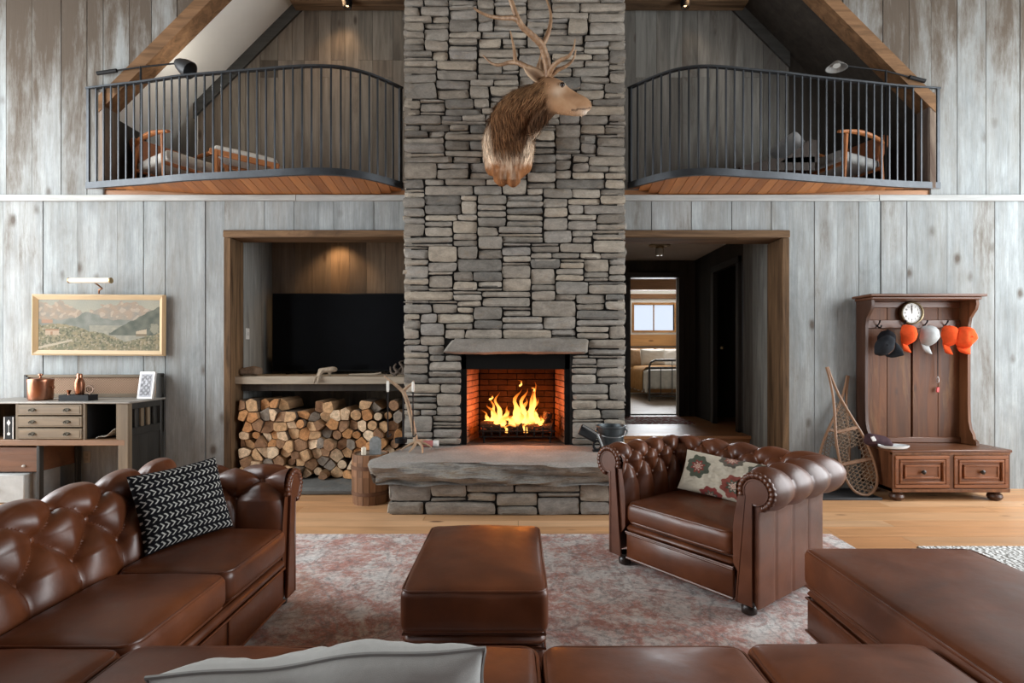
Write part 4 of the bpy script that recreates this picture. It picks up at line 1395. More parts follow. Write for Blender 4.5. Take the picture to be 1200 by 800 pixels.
class Roll:
    """tufted chesterfield back or arm swept from A to B, outward normal N; mitre flags for joined ends"""

    def __init__(s, A, B, prof, mA, mB, a, b, t0, rows, A_, step=.0085, off=0.0, outer_seams=True):
        s.A, s.B = Vector(A), Vector(B); D = (s.B - s.A); s.L = D.length; s.D = D.normalized()
        s.N = Vector((-s.D.y, s.D.x))
        s.pp, s.ss = prof; s.mA, s.mB = mA, mB
        s.ncol = max(1, round(s.L / a)); s.a = s.L / s.ncol; s.b = b; s.t0 = t0; s.rows = rows; s.amp = A_; s.off = off
        s.tend = s.ss[-1]; s.outer = outer_seams
        s.step = step

    def prof_at(s, t):
        n = np.interp(t, s.ss, s.pp[:, 0]); z = np.interp(t, s.ss, s.pp[:, 1])
        e = .02
        n2 = np.interp(t + e, s.ss, s.pp[:, 0]); z2 = np.interp(t + e, s.ss, s.pp[:, 1])
        n1 = np.interp(t - e, s.ss, s.pp[:, 0]); z1 = np.interp(t - e, s.ss, s.pp[:, 1])
        dn, dz = n2 - n1, z2 - z1
        L = np.hypot(dn, dz) + 1e-9
        return n, z, -dz / L, dn / L

    def height(s, q, t):
        """q in columns, t along the section"""
        a, b = s.a, s.b
        q = q - s.off
        tt = (t - s.t0) / b; top = s.rows - 1
        g = 1 / math.sqrt(1 / a ** 2 + 1 / (4 * b * b))
        p1, p2 = q + tt / 2, q - tt / 2
        d1 = np.abs(p1 - np.round(p1)) * g; d2 = np.abs(p2 - np.round(p2)) * g
        df = np.minimum(d1, d2)
        low = np.abs(q - np.round(q)) * a
        o = .5 * (top % 2)
        hi = np.abs(q - o - np.round(q - o)) * a
        df = np.where(tt < 0, low, np.where(tt > top, hi, df))
        fade = np.where(tt < 0, np.exp(tt * b / .22), np.where(tt > top, np.exp(-(tt - top) * b / .30), 1.0))
        # flat outside panel: seams only
        rollend = s.ss[20 + 26] if len(s.ss) > 46 else s.tend
        outz = np.clip((t - rollend + .02) / .03, 0, 1)
        db = np.full_like(q, 9.0)
        for j in range(s.rows):
            of = .5 * (j % 2)
            ds = (q - of - np.round(q - of)) * a
            db = np.minimum(db, np.hypot(ds, t - (s.t0 + j * b)))
        fold = np.exp(-df / .012)
        puff = 1 - np.exp(-(df / .050) ** 1.5)
        h = s.amp * (-.46 * fold * fade - .80 * np.exp(-(db / .026) ** 1.3)) + s.amp * .85 * puff * (.3 + .7 * fade)
        h *= (1 - outz)
        if s.outer: h += outz * (-.006 * np.exp(-hi / .006))
        h *= np.clip(t / .06, 0, 1)
        return h

    def point(s, q, t):
        """arrays of columns q (0..ncol) and t -> xyz"""
        n, z, nn, nz = s.prof_at(t)
        h = s.height(q, t)
        n = n + nn * h; z = z + nz * h
        u = q / s.ncol
        x0 = s.A.x + s.N.x * n - s.D.x * n * s.mA; y0 = s.A.y + s.N.y * n - s.D.y * n * s.mA
        x1 = s.B.x + s.N.x * n + s.D.x * n * s.mB; y1 = s.B.y + s.N.y * n + s.D.y * n * s.mB
        return x0 + (x1 - x0) * u, y0 + (y1 - y0) * u, z

    def mesh(s, mb):
        nu = int(s.L / s.step) + 1; nt = int(s.tend / s.step) + 1
        q = np.linspace(0, s.ncol, nu); t = np.linspace(0, s.tend, nt)
        Q, T = np.meshgrid(q, t)
        X, Y, Z = s.point(Q, T)
        mb.grid([[(X[j, i], Y[j, i], Z[j, i]) for i in range(nu)] for j in range(nt)])

    def buttons(s, mb):
        for j in range(s.rows):
            k = .5 * (j % 2) + s.off
            while k <= s.ncol + .01:
                if .15 < k < s.ncol - .15 or (not s.mA and k < .2 and k > .1):
                    t = s.t0 + j * s.b
                    x, y, z = s.point(np.array([k]), np.array([t]))
                    n, zz, nn, nz = s.prof_at(np.array([t]))
                    d = Vector((s.N.x * nn[0], s.N.y * nn[0], nz[0]))
                    rot = d.to_track_quat('Z', 'Y').to_matrix()
                    mb.ball(Vector((x[0], y[0], z[0])) + d * .009, (.016, .016, .009), 12, rot=rot)
                k += 1

    def cap(s, mb, end, bulge=.0):
        """front face of an arm: keyhole outline, recessed panel, gathered welt"""
        E = s.A if end == 'A' else s.B; D = -s.D if end == 'A' else s.D
        def w(n, z, o): return Vector((E.x + s.N.x * n + D.x * o, E.y + s.N.y * n + D.y * o, z))
        out = [(p[0], p[1]) for p in s.pp]
        n = len(out)
        mb.add([w(p[0], p[1], 0) for p in out], [tuple(range(n))])
        # keyhole panel
        i0 = 0
        cx = (s.pp[20:46, 0].max() + s.pp[20:46, 0].min()) / 2; cz = s.pp[20:46, 1].max() - (s.pp[20:46, 0].max() - s.pp[20:46, 0].min()) / 2
        Rr = (s.pp[20:46, 0].max() - s.pp[20:46, 0].min()) / 2
        xo = s.pp[-1, 0]; zb = s.pp[-1, 1]
        key = []
        m = .026
        r2 = Rr - .034
        nk = xo - 2 * m
        # narrow stem widening into a round head
        key += [(m, zb + .012), (xo - m, zb + .012)]
        a0 = math.asin(min(.95, (xo - m - cx) / r2 if abs(xo - m - cx) < r2 else .9))
        a1 = math.asin(max(-.95, (m - cx) / r2 if abs(m - cx) < r2 else -.9))
        st = -PI / 2 + a0; en = 2 * PI - PI / 2 + a1
        for k in range(25):
            a = st + (en - st) * k / 24
            key.append((cx + r2 * math.cos(a), cz + r2 * math.sin(a)))
        K = len(key)
        f = [w(p[0], p[1], .0) for p in key] + [w(p[0], p[1], .014) for p in key]
        c = Vector((0, 0, 0))
        mb.add(f, [tuple(range(K, 2 * K))] + [(i, (i + 1) % K, K + (i + 1) % K, K + i) for i in range(K)])
        # welt round the panel
        mb.tube([w(p[0], p[1], .012) for p in key], .006, 6, closed=True)
        # gathered roll edge
        arc = [(cx + (Rr - .014) * math.cos(R(a)), cz + (Rr - .014) * math.sin(R(a))) for a in range(200, -75, -4)]
        mb.tube([w(p[0], p[1], .004) for p in arc], [.017 + .0028 * math.sin(k * 1.55) for k in range(len(arc))], 8)


def cushion(mb, x0, x1, y0, y1, z0, z1, r=.035, dome=.03, side=.008, M=None, pipe=.0065, seed=0, crown_pow=2.0):
    """a boxed seat cushion with domed top and piped edges"""
    c = Vector(((x0 + x1) / 2, (y0 + y1) / 2, (z0 + z1) / 2)); h = Vector(((x1 - x0) / 2, (y1 - y0) / 2, (z1 - z0) / 2))
    def axis(hh, n):
        v = [-hh, -hh + r * .3, -hh + r * .65] + list(np.linspace(-hh + r, hh - r, n)) + [hh - r * .65, hh - r * .3, hh]
        return v
    ax = [axis(h.x, 16), axis(h.y, 16), axis(h.z, 4)]
    n = [len(a) for a in ax]
    idx, verts, faces = {}, [], []
    def V(i, j, k):
        if (i, j, k) in idx: return idx[(i, j, k)]
        p = Vector((ax[0][i], ax[1][j], ax[2][k]))
        q = Vector([max(-hh + r, min(hh - r, a)) for a, hh in zip(p, h)])
        d = p - q
        if d.length > 1e-9: p = q + d.normalized() * r
        u, v, w = p.x / h.x, p.y / h.y, p.z / h.z
        du = (1 - abs(u) ** crown_pow) * (1 - abs(v) ** crown_pow)
        if w > 0: p.z += dome * max(0, du) ** .75 * w
        p.x += math.copysign(side * (1 - w * w) * (1 - v * v), u) if abs(u) > .9 else 0
        p.y += math.copysign(side * (1 - w * w) * (1 - u * u), v) if abs(v) > .9 else 0
        s = Vector((p.x, p.y, seed))
        p.z += noise.noise(s * 5) * .006 * (w > .5)
        idx[(i, j, k)] = len(verts); verts.append(c + p)
        return idx[(i, j, k)]
    for i in range(n[0] - 1):
        for j in range(n[1] - 1):
            for k in (0, n[2] - 1): faces.append((V(i, j, k), V(i + 1, j, k), V(i + 1, j + 1, k), V(i, j + 1, k)))
        for k in range(n[2] - 1):
            for j in (0, n[1] - 1): faces.append((V(i, j, k), V(i + 1, j, k), V(i + 1, j, k + 1), V(i, j, k + 1)))
    for j in range(n[1] - 1):
        for k in range(n[2] - 1):
            for i in (0, n[0] - 1): faces.append((V(i, j, k), V(i, j + 1, k), V(i, j + 1, k + 1), V(i, j, k + 1)))
    mb.add(verts, faces, M=M)
    if pipe:
        for zz in (h.z - r * .28, -h.z + r * .28):
            rc = r * 1.3; L = []
            ex, ey = h.x - r * .22, h.y - r * .22
            for (sx, sy, a) in ((1, 1, 0), (-1, 1, 90), (-1, -1, 180), (1, -1, 270)):
                for kk in range(5):
                    t = R(a + 22.5 * kk)
                    L.append(c + Vector((sx * (ex - rc) + rc * math.cos(t), sy * (ey - rc) + rc * math.sin(t), zz)))
            mb.tube(L, pipe, 6, closed=True, M=M)


def foot(mb, x, y, z1=.075, r=.04):
    mb.lathe([(r * .72, 0), (r * .95, .006), (r, z1 * .45), (r * .8, z1 * .62), (r * 1.1, z1 * .8), (r * 1.15, z1)], 16, (x, y, 0))


def front_panel(mb, x0, x1, y, z0, z1, th=.03, piped=True):
    """upholstered seat front under the cushion, facing -y (local)"""
    mb.box(x0, x1, y, y + th, z0, z1, .010)
    if piped:
        mb.tube([(x0 + .004, y + .002, z1 - .006), (x1 - .004, y + .002, z1 - .006)], .007, 6)
        mb.tube([(x0 + .004, y + .002, z0 + .006), (x1 - .004, y + .002, z0 + .006)], .007, 6)

# ------------------------------------------------------------------ armchair
AX, AY, AR = 1.18, 3.33, R(-52.7)
ch = thing('leather_armchair', 'brown tufted leather armchair with rolled arms standing angled on the pink rug', 'armchair', (AX, AY, .012), AR)
pr = profile(.26, .44, .745, .098, .035, .135)
hw, yf, yb = .365, -.36, .225
armL = Roll((-hw, yf), (-hw, yb), pr, 0, 1, .145, .095, .30, 3, .030)
back = Roll((-hw, yb), (hw, yb), pr, 1, 1, .145, .095, .30, 3, .030)
armR = Roll((hw, yb), (hw, yf), pr, 1, 0, .145, .095, .30, 3, .030)
for rl_, nm, cp in ((armL, 'armrest', 'A'), (back, 'backrest', None), (armR, 'armrest', 'B')):
    mb = MB(); rl_.mesh(mb); rl_.buttons(mb)
    if cp: rl_.cap(mb, cp)
    mb.build(nm, M_['leather'], ch, 50)
mb = MB(); cushion(mb, -hw + .005, hw - .005, yf - .005, yb + .03, .285, .415, .04, .035)
mb.build('seat_cushion', M_['leather'], ch, 60)
mb = MB()
front_panel(mb, -hw, hw, yf + .006, .062, .225)
mb.box(-hw, hw, yf + .0, yf + .05, .232, .272, .018); mb.tube([(-hw, yf + .004, .229), (hw, yf + .004, .229)], .006, 6)
mb.box(-hw, hw, yf + .04, yb + .1, .07, .28)
mb.build('seat_base', M_['leather'], ch, 50)
for x in (-.42, .42):
    for y in (yf + .06, yb + .06):
        mb = MB(); foot(mb, x, y); mb.build('leg', M_['leg'], ch)

# ------------------------------------------------------------------ sectional sofa
so = thing('sectional_sofa', 'large L-shaped brown leather sectional with tufted rolled back and arm', 'sofa', (-1.6, 1.8, .012))
so_loc = Vector((-1.6, 1.8, .012))
SX, SYA = -1.70, 2.83             # inner back line, inner face of the far arm
pr2 = profile(.26, .45, .765, .105, .085, .16)
pr3 = profile(.26, .45, .725, .095, .035, .15)
CYB = 1.0                         # inner back line of the run nearest the camera
arm = Roll((SX, SYA), (-1.215, SYA), pr3, 1, 0, .20, .115, .33, 3, .036)
# sweep directions: outward is on the side of N=(-dy,dx)
bk = Roll((SX, CYB), (SX, SYA), pr2, 1, 1, .235, .125, .29, 3, .042)
bk2 = Roll((1.262, CYB), (SX, CYB), pr3, 0, 1, .235, .12, .33, 3, .036, step=.02)
for rl_, nm, cp in ((bk, 'backrest', None), (arm, 'armrest', 'B'), (bk2, 'backrest', None)):
    mb = MB(); rl_.mesh(mb); rl_.buttons(mb)
    if cp: rl_.cap(mb, cp)
    if rl_ is bk2: rl_.cap(mb, 'A')
    mb.build(nm, M_['leather'], so, 50, world=True)
FXs, FYs = -1.195, 1.72           # front lines of the two runs
def seat(x0, x1, y0, y1, sd, dome=.028):
    m2 = MB(); cushion(m2, x0 + .003, x1 - .003, y0 + .003, y1 - .003, .300, .440, .040, dome, seed=sd)
    m2.build('seat_cushion', M_['leather'], so, 60, world=True)
seat(SX + .01, FXs + .0, 2.275, SYA + .02, 1)
seat(SX + .01, FXs - .0, 1.70, 2.275, 2)
seat(SX + .01, -1.205, CYB, 1.70, 3)
seat(-1.205, -.58, CYB, FYs, 4); seat(-.58, .073, CYB, FYs, 5); seat(.073, .71, CYB, FYs, 6); seat(.71, 1.295, CYB, FYs + .01, 7)
mb = MB()
mb.box(SX - .05, FXs - .03, CYB - .05, SYA + .05, .07, .295); mb.box(SX, 1.28, CYB - .05, FYs - .03, .07, .295)
# seat fronts: wing faces +x, front run faces +y
mb.box(FXs - .035, FXs - .012, FYs, SYA - .005, .065, .235, .008); mb.box(FXs - .04, FXs - .004, FYs, SYA - .005, .243, .290, .016)
mb.tube([(FXs - .01, FYs, .239), (FXs - .01, SYA, .239)], .006, 6); mb.tube([(FXs - .01, FYs, .07), (FXs - .01, SYA, .07)], .006, 6)
mb.box(FXs - .02, 1.285, FYs - .035, FYs - .012, .065, .235, .008); mb.box(FXs - .02, 1.285, FYs - .04, FYs - .004, .243, .290, .016)
mb.tube([(FXs, FYs - .01, .239), (1.285, FYs - .01, .239)], .006, 6)
for y in (2.275,): mb.tube([(FXs - .006, y, .07), (FXs - .006, y, .235)], .005, 6)
mb.build('seat_base', M_['leather'], so, 50, world=True)
for (x, y) in ((-1.27, 2.92), (-1.85, 2.92), (-1.85, .9), (1.2, .9), (1.2, 1.62), (-1.27, 1.75), (0, 1.64)):
    m2 = MB(); foot(m2, x, y); m2.build('leg', M_['leg'], so, world=True).location = (0, 0, .012)

# ------------------------------------------------------------------ ottomans
def ottoman(name, label, x0, x1, y0, y1, ztop, dome, dark=None):
    c = ((x0 + x1) / 2, (y0 + y1) / 2, .012)
    t = thing(name, label, 'ottoman', c)
    w, d = (x1 - x0) / 2, (y1 - y0) / 2
    m2 = MB(); cushion(m2, -w, w, -d, d, ztop - .165, ztop, .030, dome, .006, pipe=.006, crown_pow=3.0)
    m2.build('top_cushion', M_['leather'], t, 60)
    m2 = MB()
    e = .012
    m2.box(-w + e, w - e, -d + e, d - e, .07, ztop - .225, .012)
    m2.box(-w + e - .004, w - e + .004, -d + e - .004, d - e + .004, ztop - .222, ztop - .172, .022)
    for zz in (ztop - .224, ztop - .17, .078):
        L = [(sx * (w - e), sy * (d - e), zz) for sx, sy in ((1, 1), (-1, 1), (-1, -1), (1, -1))]
        m2.tube(L, .006, 6, closed=True)
    m2.build('base', M_['leather'], t, 50)
    for sx in (-1, 1):
        for sy in (-1, 1):
            m2 = MB(); foot(m2, sx * (w - .07), sy * (d - .07)); m2.build('leg', M_['leg'], t)
    return t
ottoman('leather_ottoman', 'square brown leather ottoman alone on the rug in front of the hearth', -.443, .118, 2.05, 2.83, .448, .030)
ottoman('leather_chaise', 'long dark brown leather chaise ottoman butted against the end of the sectional', 1.305, 2.07, .95, 2.50, .450, .020)

# ------------------------------------------------------------------ rugs
def rugmat():
    t = NT('faded_pink_rug')
    v = t.coords('Object')
    n1 = t.noise(v, 1.6, 9, .74, .35)
    n2 = t.noise(v, 5.5, 8, .76, .5)
    n3 = t.noise(v, 34, 4, .65)
    c = t.ramp(n1, [(.38, (.70, .68, .66)), (.47, (.68, .60, .57)), (.525, (.52, .28, .235)), (.57, (.66, .57, .53)), (.64, (.72, .70, .68))])
    c = t.mix(t.ramp(n2, [(.50, 0), (.56, .70), (.62, .1)]), c, (.42, .19, .155))
    c = t.mix(t.ramp(n2, [(.32, .8), (.40, 0)]), c, (.58, .57, .56))
    vo = t.voronoi(v, 2.3, 'DISTANCE_TO_EDGE')
    nn = t.math('MULTIPLY_ADD', n2, .22, vo)
    c = t.mix(t.ramp(nn, [(.150, 0), (.165, .40), (.175, .40), (.19, 0)]), c, (.22, .22, .22))
    v3 = t.voronoi(v, 9, 'DISTANCE_TO_EDGE')
    nn2 = t.math('MULTIPLY_ADD', n3, .12, v3)
    c = t.mix(t.ramp(nn2, [(.05, .38), (.09, 0)]), c, t.ramp(n1, [(.4, (.22, .22, .23)), (.6, (.40, .17, .13))]))
    vc = t.n('ShaderNodeTexVoronoi'); vc.inputs['Scale'].default_value = 48; t.link(v, vc.inputs['Vector'])
    sp = t.n('ShaderNodeSeparateColor'); t.link(vc.outputs['Color'], sp.inputs[0])
    nz_ = t.noise(v, 16, 7, .78, .4)
    c = t.mix(t.ramp(t.math('MULTIPLY_ADD', sp.outputs[0], .12, nz_), [(.60, 0), (.66, .55)]), c, (.25, .235, .235))
    c = t.mix(t.ramp(t.math('ADD', t.math('MULTIPLY', n1, .9), t.noise(v, 21, 7, .78, .4)), [(1.0, 0), (1.08, .7)]), c, (.43, .175, .145))
    c = t.mix(t.ramp(t.noise(v, 12, 7, .78, .6), [(.54, 0), (.62, .55)]), c, (.70, .68, .66))
    old = t.noise(v, .75, 3, .5)
    c = t.mix(t.ramp(old, [(.60, 0), (.70, .6)]), c, (.27, .16, .07))
    c = t.mix(1.0, c, t.ramp(n3, [(.25, .72), (.75, 1.2)]), 'MULTIPLY')
    t.bump(t.noise(v, 160, 3), .5, .006)
    return t.done(c, .95, 0, .1)
mb = MB()
rx0, rx1, ry0, ry1 = -2.55, 2.33, .55, 4.055
nx, ny = 60, 44
mb.grid([[(rx0 + (rx1 - rx0) * i / nx, ry0 + (ry1 - ry0) * j / ny, .011 + .0012 * noise.noise(Vector((i * .3, j * .3, 0)))) for i in range(nx + 1)] for j in range(ny + 1)])
mb.box(rx0, rx1, ry0, ry1, .0, .008)
tag(mb.build('rug', rugmat(), angle=180), 'large faded pink and cream patterned rug under the ottoman and armchair', 'rug')
def shag():
    t = NT('white_wool_rug'); v = t.coords('Object')
    n = t.voronoi(v, 42); n2 = t.noise(v, 7, 4)
    c = t.mix(1.0, (.66, .66, .64), t.ramp(n, [(.1, 1.1), (.6, .72)]), 'MULTIPLY')
    t.bump(n, .9, .02)
    return t.done(c, .95, 0, .1)
mb = MB(); mb.box(2.75, 6.2, .4, 3.77, .0, .024, .008)
tag(mb.build('rug', shag()), 'white woolly rug beyond the dark leather chaise', 'rug')
mb = MB()
mb.box(1.12, 2.36, 7.2, 8.0, UF, UF + .008)
for i in range(0):
    x = 1.12 + .0475 * i + .01; mb.box(x, x + .012, 7.15, 7.2, UF, UF + .004)
def runner():
    t = NT('red_runner'); v = t.coords('Object', (9, 9, 9))
    n = t.voronoi(v, 1.2, 'DISTANCE_TO_EDGE')
    c = t.mix(t.ramp(n, [(.06, 1), (.12, 0)]), (.26, .03, .025), (.50, .42, .37))
    return t.done(c, .95, 0, .1)
tag(mb.build('rug', runner()), 'small dark red fringed rug on the raised passage floor', 'rug')

# ------------------------------------------------------------------ throw pillows
def pillow(name, label, loc, rot, w, h, th, colf, N_=90, mat=None, ears=.05, cat='pillow', extra=None, seed=0, wr=.006, welt=None):
    """stuffed square: pinched corners, seam all round, woven colours"""
    t = thing(name, label, cat, loc, rot=rot)
    m2 = MB()
    for sd in (-1, 1):
        rows, cols = [], []
        for j in range(N_ + 1):
            r = []
            for i in range(N_ + 1):
                u, v = 2 * i / N_ - 1, 2 * j / N_ - 1
                x = u * w / 2 * (1 - ears * (1 - v * v)); z = v * h / 2 * (1 - ears * (1 - u * u))
                k = max(0.0, (1 - u ** 4)) ** .55 * max(0.0, (1 - v ** 4)) ** .55
                y = sd * th / 2 * k
                q = Vector((u * 2 + seed, v * 2, sd * 3))
                y += noise.noise(q * 1.6) * wr * 2 * k + noise.noise(q * 5) * wr * .6 * k
                if extra: x, y, z = extra(u, v, x, y, z)
                r.append((x, y, z + h / 2)); cols.append(colf((u + 1) / 2, (v + 1) / 2))
            rows.append(r)
        m2.grid(rows, col=cols)
    m2.build('cover', mat, t, 180, color=True)
    if welt:
        m2 = MB(); L = []
        for k in range(120):
            s = k / 120 * 4; e = int(s); f = s - e
            u, v = [(2 * f - 1, -1), (1, 2 * f - 1), (1 - 2 * f, 1), (-1, 1 - 2 * f)][e]
            x = u * w / 2 * (1 - ears * (1 - v * v)); z = v * h / 2 * (1 - ears * (1 - u * u)); y = 0
            if extra: x, y, z = extra(u, v, x, y, z)
            L.append((x, y, z + h / 2))
        m2.tube(L, .005, 6, closed=True); m2.build('welt', welt, t)
    return t
M_['cloth'] = vcol('woven_cover', .95, .05, .25, 500)
def black_arrows(u, v):
    rows = 9.0
    r = v * rows; f = r - math.floor(r)
    n = noise.noise(Vector((u * 60, v * 60, 1))) * .12
    base = (.010, .010, .012)
    if .16 < f < .84:
        y = abs(f - .5) / .34
        ph = (u * 17 + y * .62 + n * .5)
        g = ph - math.floor(ph)
        if g < .27 and y < 1: return (.50, .49, .46)
    return base
# stands on the wing seat, tipped back against its tufted back
bl = thing
pillow('throw_pillow', 'black throw pillow with rows of white arrow marks on the sectional wing', (-1.545, 2.595, .462), (R(-20), R(-4), R(57)), .40, .365, .13, black_arrows, 150, M_['cloth'])
def kilim(u, v):
    cream = (.50, .45, .36)
    n = noise.noise(Vector((u * 30, v * 30, 4))) * .05
    def med(cu, cv, su, sv):
        d = max(abs(u - cu) / su, abs(v - cv) / sv) * .5 + (abs(u - cu) / su + abs(v - cv) / sv) * .5 + n
        ang = math.atan2((v - cv) / sv, (u - cu) / su)
        return d + .13 * math.cos(ang * 8)
    for (cu, cv, su, sv, c1, c2) in ((.22, .60, .17, .30, (.085, .095, .07), (.22, .055, .045)), (.72, .30, .17, .28, (.23, .07, .055), (.09, .10, .075)), (.62, .92, .16, .20, (.12, .105, .085), (.25, .10, .08)), (.45, -.02, .15, .2, (.22, .05, .045), (.10, .10, .08)), (.98, .75, .15, .25, (.10, .10, .08), (.22, .06, .05))):
        d = med(cu, cv, su, sv)
        if d < 1:
            if d < .12: return (.55, .42, .33)
            if d < .22: return (.30, .08, .06)
            if d < .30: return (.55, .48, .40)
            if d < .52: return c2
            return c1
    return tuple(k * (1 + n) for k in cream)
# on the armchair: world placement from the chair frame
Rz = Matrix.Rotation(AR, 4, 'Z')
def chairpt(x, y, z): return Vector((AX, AY, 0)) + Rz @ Vector((x, y, z))
pillow('throw_pillow', 'cream lumbar pillow with red and grey medallions on the armchair', chairpt(.0, .05, .462), (R(-26), R(5), AR + R(14)), .49, .265, .12, kilim, 130, M_['cloth'])
def linen(u, v):
    n = noise.noise(Vector((u * 90, v * 90, 2))) * .03
    return (.46 + n, .465 + n, .45 + n)
def sag(u, v, x, y, z):
    z += .012 * math.sin(u * 2.6 + .5) * max(0, v) + .006 * math.sin(u * 7) * max(0, v)
    return x, y, z
pillow('throw_pillow', 'pale grey linen pillow propped on the seat run across the front', (-.415, 1.27, .455), (R(24), R(-4.0), 0), .73, .262, .15, linen, 80, M_['cloth'], extra=sag, seed=3, wr=.010, welt=plain('grey_welt', (.30, .30, .29), .9))
# ------------------------------------------------------------------ balconies
def balcony(ctrl, label, loc):
    cv = spline([(x, y, 0) for x, y in ctrl], 24)
    # even steps along the curve
    s = [0]
    for a, b in zip(cv[:-1], cv[1:]): s.append(s[-1] + (b - a).length)
    def at(d):
        d = max(0, min(s[-1], d))
        for i in range(len(s) - 1):
            if s[i + 1] >= d:
                f = (d - s[i]) / max(1e-9, s[i + 1] - s[i]); p = cv[i].lerp(cv[i + 1], f); tg = (cv[i + 1] - cv[i]).normalized(); return p, tg
        return cv[-1], (cv[-1] - cv[-2]).normalized()
    t = thing('balcony', label, 'balcony', loc)
    n = 80
    samp = [at(s[-1] * k / n) for k in range(n + 1)]
    ctr = sum((p for p, _ in samp), Vector()) / (n + 1)
    def band(w, z0, z1, name, inset=0.0, mat=None):
        m2 = MB(); rows = []
        for p, tg in samp:
            nr = Vector((-tg.y, tg.x, 0))
            if nr.y > 0: nr = -nr
            o = p + nr * (-inset); i = o - nr * w
            rows.append([(o.x, o.y, z0), (o.x, o.y, z1), (i.x, i.y, z1), (i.x, i.y, z0)])
        m2.grid(rows, closeu=True)
        m2.add(rows[0], [(0, 1, 2, 3)]); m2.add(rows[-1], [(0, 1, 2, 3)])
        return m2.build(name, mat or M_['steel'], t, 40, world=True)
    band(.035, 2.992, 3.055, 'edge_band', 0)
    band(.042, 3.985, 4.002, 'handrail', -.004)
    nb = 38
    for k in range(nb):
        p, tg = at(.02 + (s[-1] - .04) * k / (nb - 1))
        ang = math.atan2(tg.y, tg.x)
        m2 = MB()
        nr = Vector((-tg.y, tg.x, 0))
        if nr.y > 0: nr = -nr
        q = p - nr * .018
        w = .032 if k in (0, nb - 1) else .0175
        m2.obox((q.x, q.y, 3.52), (w, .012 if w < .03 else .03, .935), (0, 0, ang), .002)
        m2.build('baluster', M_['steel'], t, world=True)
    # soffit planks run out from the wall and stop at the curve
    m2 = MB()
    xs = sorted(p.x for p, _ in samp)
    x0, x1 = xs[0], xs[-1]
    pl = sorted([(p.x, p.y) for p, _ in samp])
    fx = lambda x: float(np.interp(x, [a for a, _ in pl], [b for _, b in pl]))
    x = x0 + .012
    while x < x1 - .03:
        w = min(.098, x1 - .012 - x); m = 3
        a = [(x + (w - .005) * k / m, min(WY - .012, fx(x + (w - .005) * k / m) + .036)) for k in range(m + 1)]
        poly = a + [(x + w - .005, WY - .004), (x, WY - .004)]
        zw_ = 2.994 - .058 * max(0.0, min(1.0, (WY - a[0][1]) / .25))
        n_ = len(poly); vv_ = [(p[0], p[1], 2.994 if k_ <= m else zw_) for k_, p in enumerate(poly)] + [(p[0], p[1], 3.0) for p in poly]
        m2.add(vv_, [tuple(range(n_)), tuple(range(n_, 2 * n_))] + [(k, (k + 1) % n_, n_ + (k + 1) % n_, n_ + k) for k in range(n_)])
        x += w
    m2.build('soffit_planks', M_['soffit'], t, world=True)
    m2 = MB()
    poly = [(p.x, min(p.y + .036, WY)) for p, _ in samp]
    poly = poly + [(poly[-1][0], WY + .01), (poly[0][0], WY + .01)]
    m2.prism(poly, 3.002, 3.02, 'XY'); m2.build('deck', M_['step'], t, world=True)
    return t
balcony([(-4.30, 5.44), (-3.90, 5.355), (-3.63, 5.30), (-3.215, 5.196), (-2.80, 5.13), (-2.43, 5.078), (-2.10, 5.028), (-1.85, 5.01), (-1.62, 5.035), (-1.413, 5.14), (-1.26, 5.29), (-1.135, 5.44)],
        'curved black steel balcony over the television niche with a white loft behind', (-2.7, 5.44, 2.96))
balcony([(4.22, 5.44), (3.80, 5.39), (3.40, 5.315), (2.888, 5.22), (2.50, 5.135), (2.175, 5.08), (1.90, 5.03), (1.68, 5.02), (1.476, 5.08), (1.32, 5.20), (1.19, 5.34), (1.10, 5.44)],
        'curved black steel balcony over the bedroom passage with a dark loft behind', (2.7, 5.44, 2.96))

# boom floor lamps in the lofts
def boom_lamp(px_pole, pole_top, w0, w1, shade, label, flip, lit):
    Yl = 5.405
    b = P(px_pole, 0, Yl)
    t = thing('floor_lamp', label, 'lamp', (b.x, Yl, 2.987))
    top = P(px_pole, pole_top, Yl)
    m2 = MB(); m2.lathe([(.04, 0), (.04, .012), (.02, .025), (.012, .03)], 24, (b.x, Yl, 3.021)); m2.build('base', M_['black'], t, world=True)
    m2 = MB(); m2.tube([(b.x, Yl, 3.03), (top.x, Yl, top.z)], .010, 8); m2.build('pole', M_['black'], t, world=True)
    a, c = P(w0[0], w0[1], Yl), P(w1[0], w1[1], Yl)
    e = P(shade[0], shade[1], Yl)
    m2 = MB(); m2.tube([a, c, e], .008, 8); m2.build('boom', M_['black'], t, world=True)
    m2 = MB(); m2.tube([a, a.lerp(c, .45 if not lit else .40)], .019, 10); m2.build('counterweight', M_['black'], t, world=True)
    m2 = MB()
    sx = 1 if not flip else -1
    if not lit:
        m2.lathe([(.012, .03), (.03, .025), (.055, -.01), (.078, -.07), (.088, -.14), (.083, -.14), (.07, -.07), (.045, -.02)], 24, e, (0, R(-58), 0), caps=False)
    else:
        m2.lathe([(.010, .045), (.025, .04), (.055, .015), (.088, -.015), (.098, -.025), (.094, -.025), (.052, .008), (.015, .03)], 24, e + Vector((-.08, 0, 0)), (0, R(4), 0), caps=False)
    m2.build('lamp_shade', plain('lamp_shade_metal', (.035, .036, .038) if not lit else (.30, .30, .29), .5, .2), t, world=True)
    if lit:
        m2 = MB(); m2.ball(e + Vector((-.08, 0, .0)), (.035, .035, .02), 12); m2.build('bulb', emit('pale_bulb', (1, .97, .9), .7), t, world=True)
    return t
boom_lamp(165, 78, (114, 86), (165, 78.5), (209, 74), 'black boom floor lamp with dark dome shade behind the balcony with the white loft', False, False)
boom_lamp(1038, 82, (1084, 95), (1038, 83), (990, 77), 'black boom floor lamp with pale lit shade behind the balcony of the dark loft', True, True)

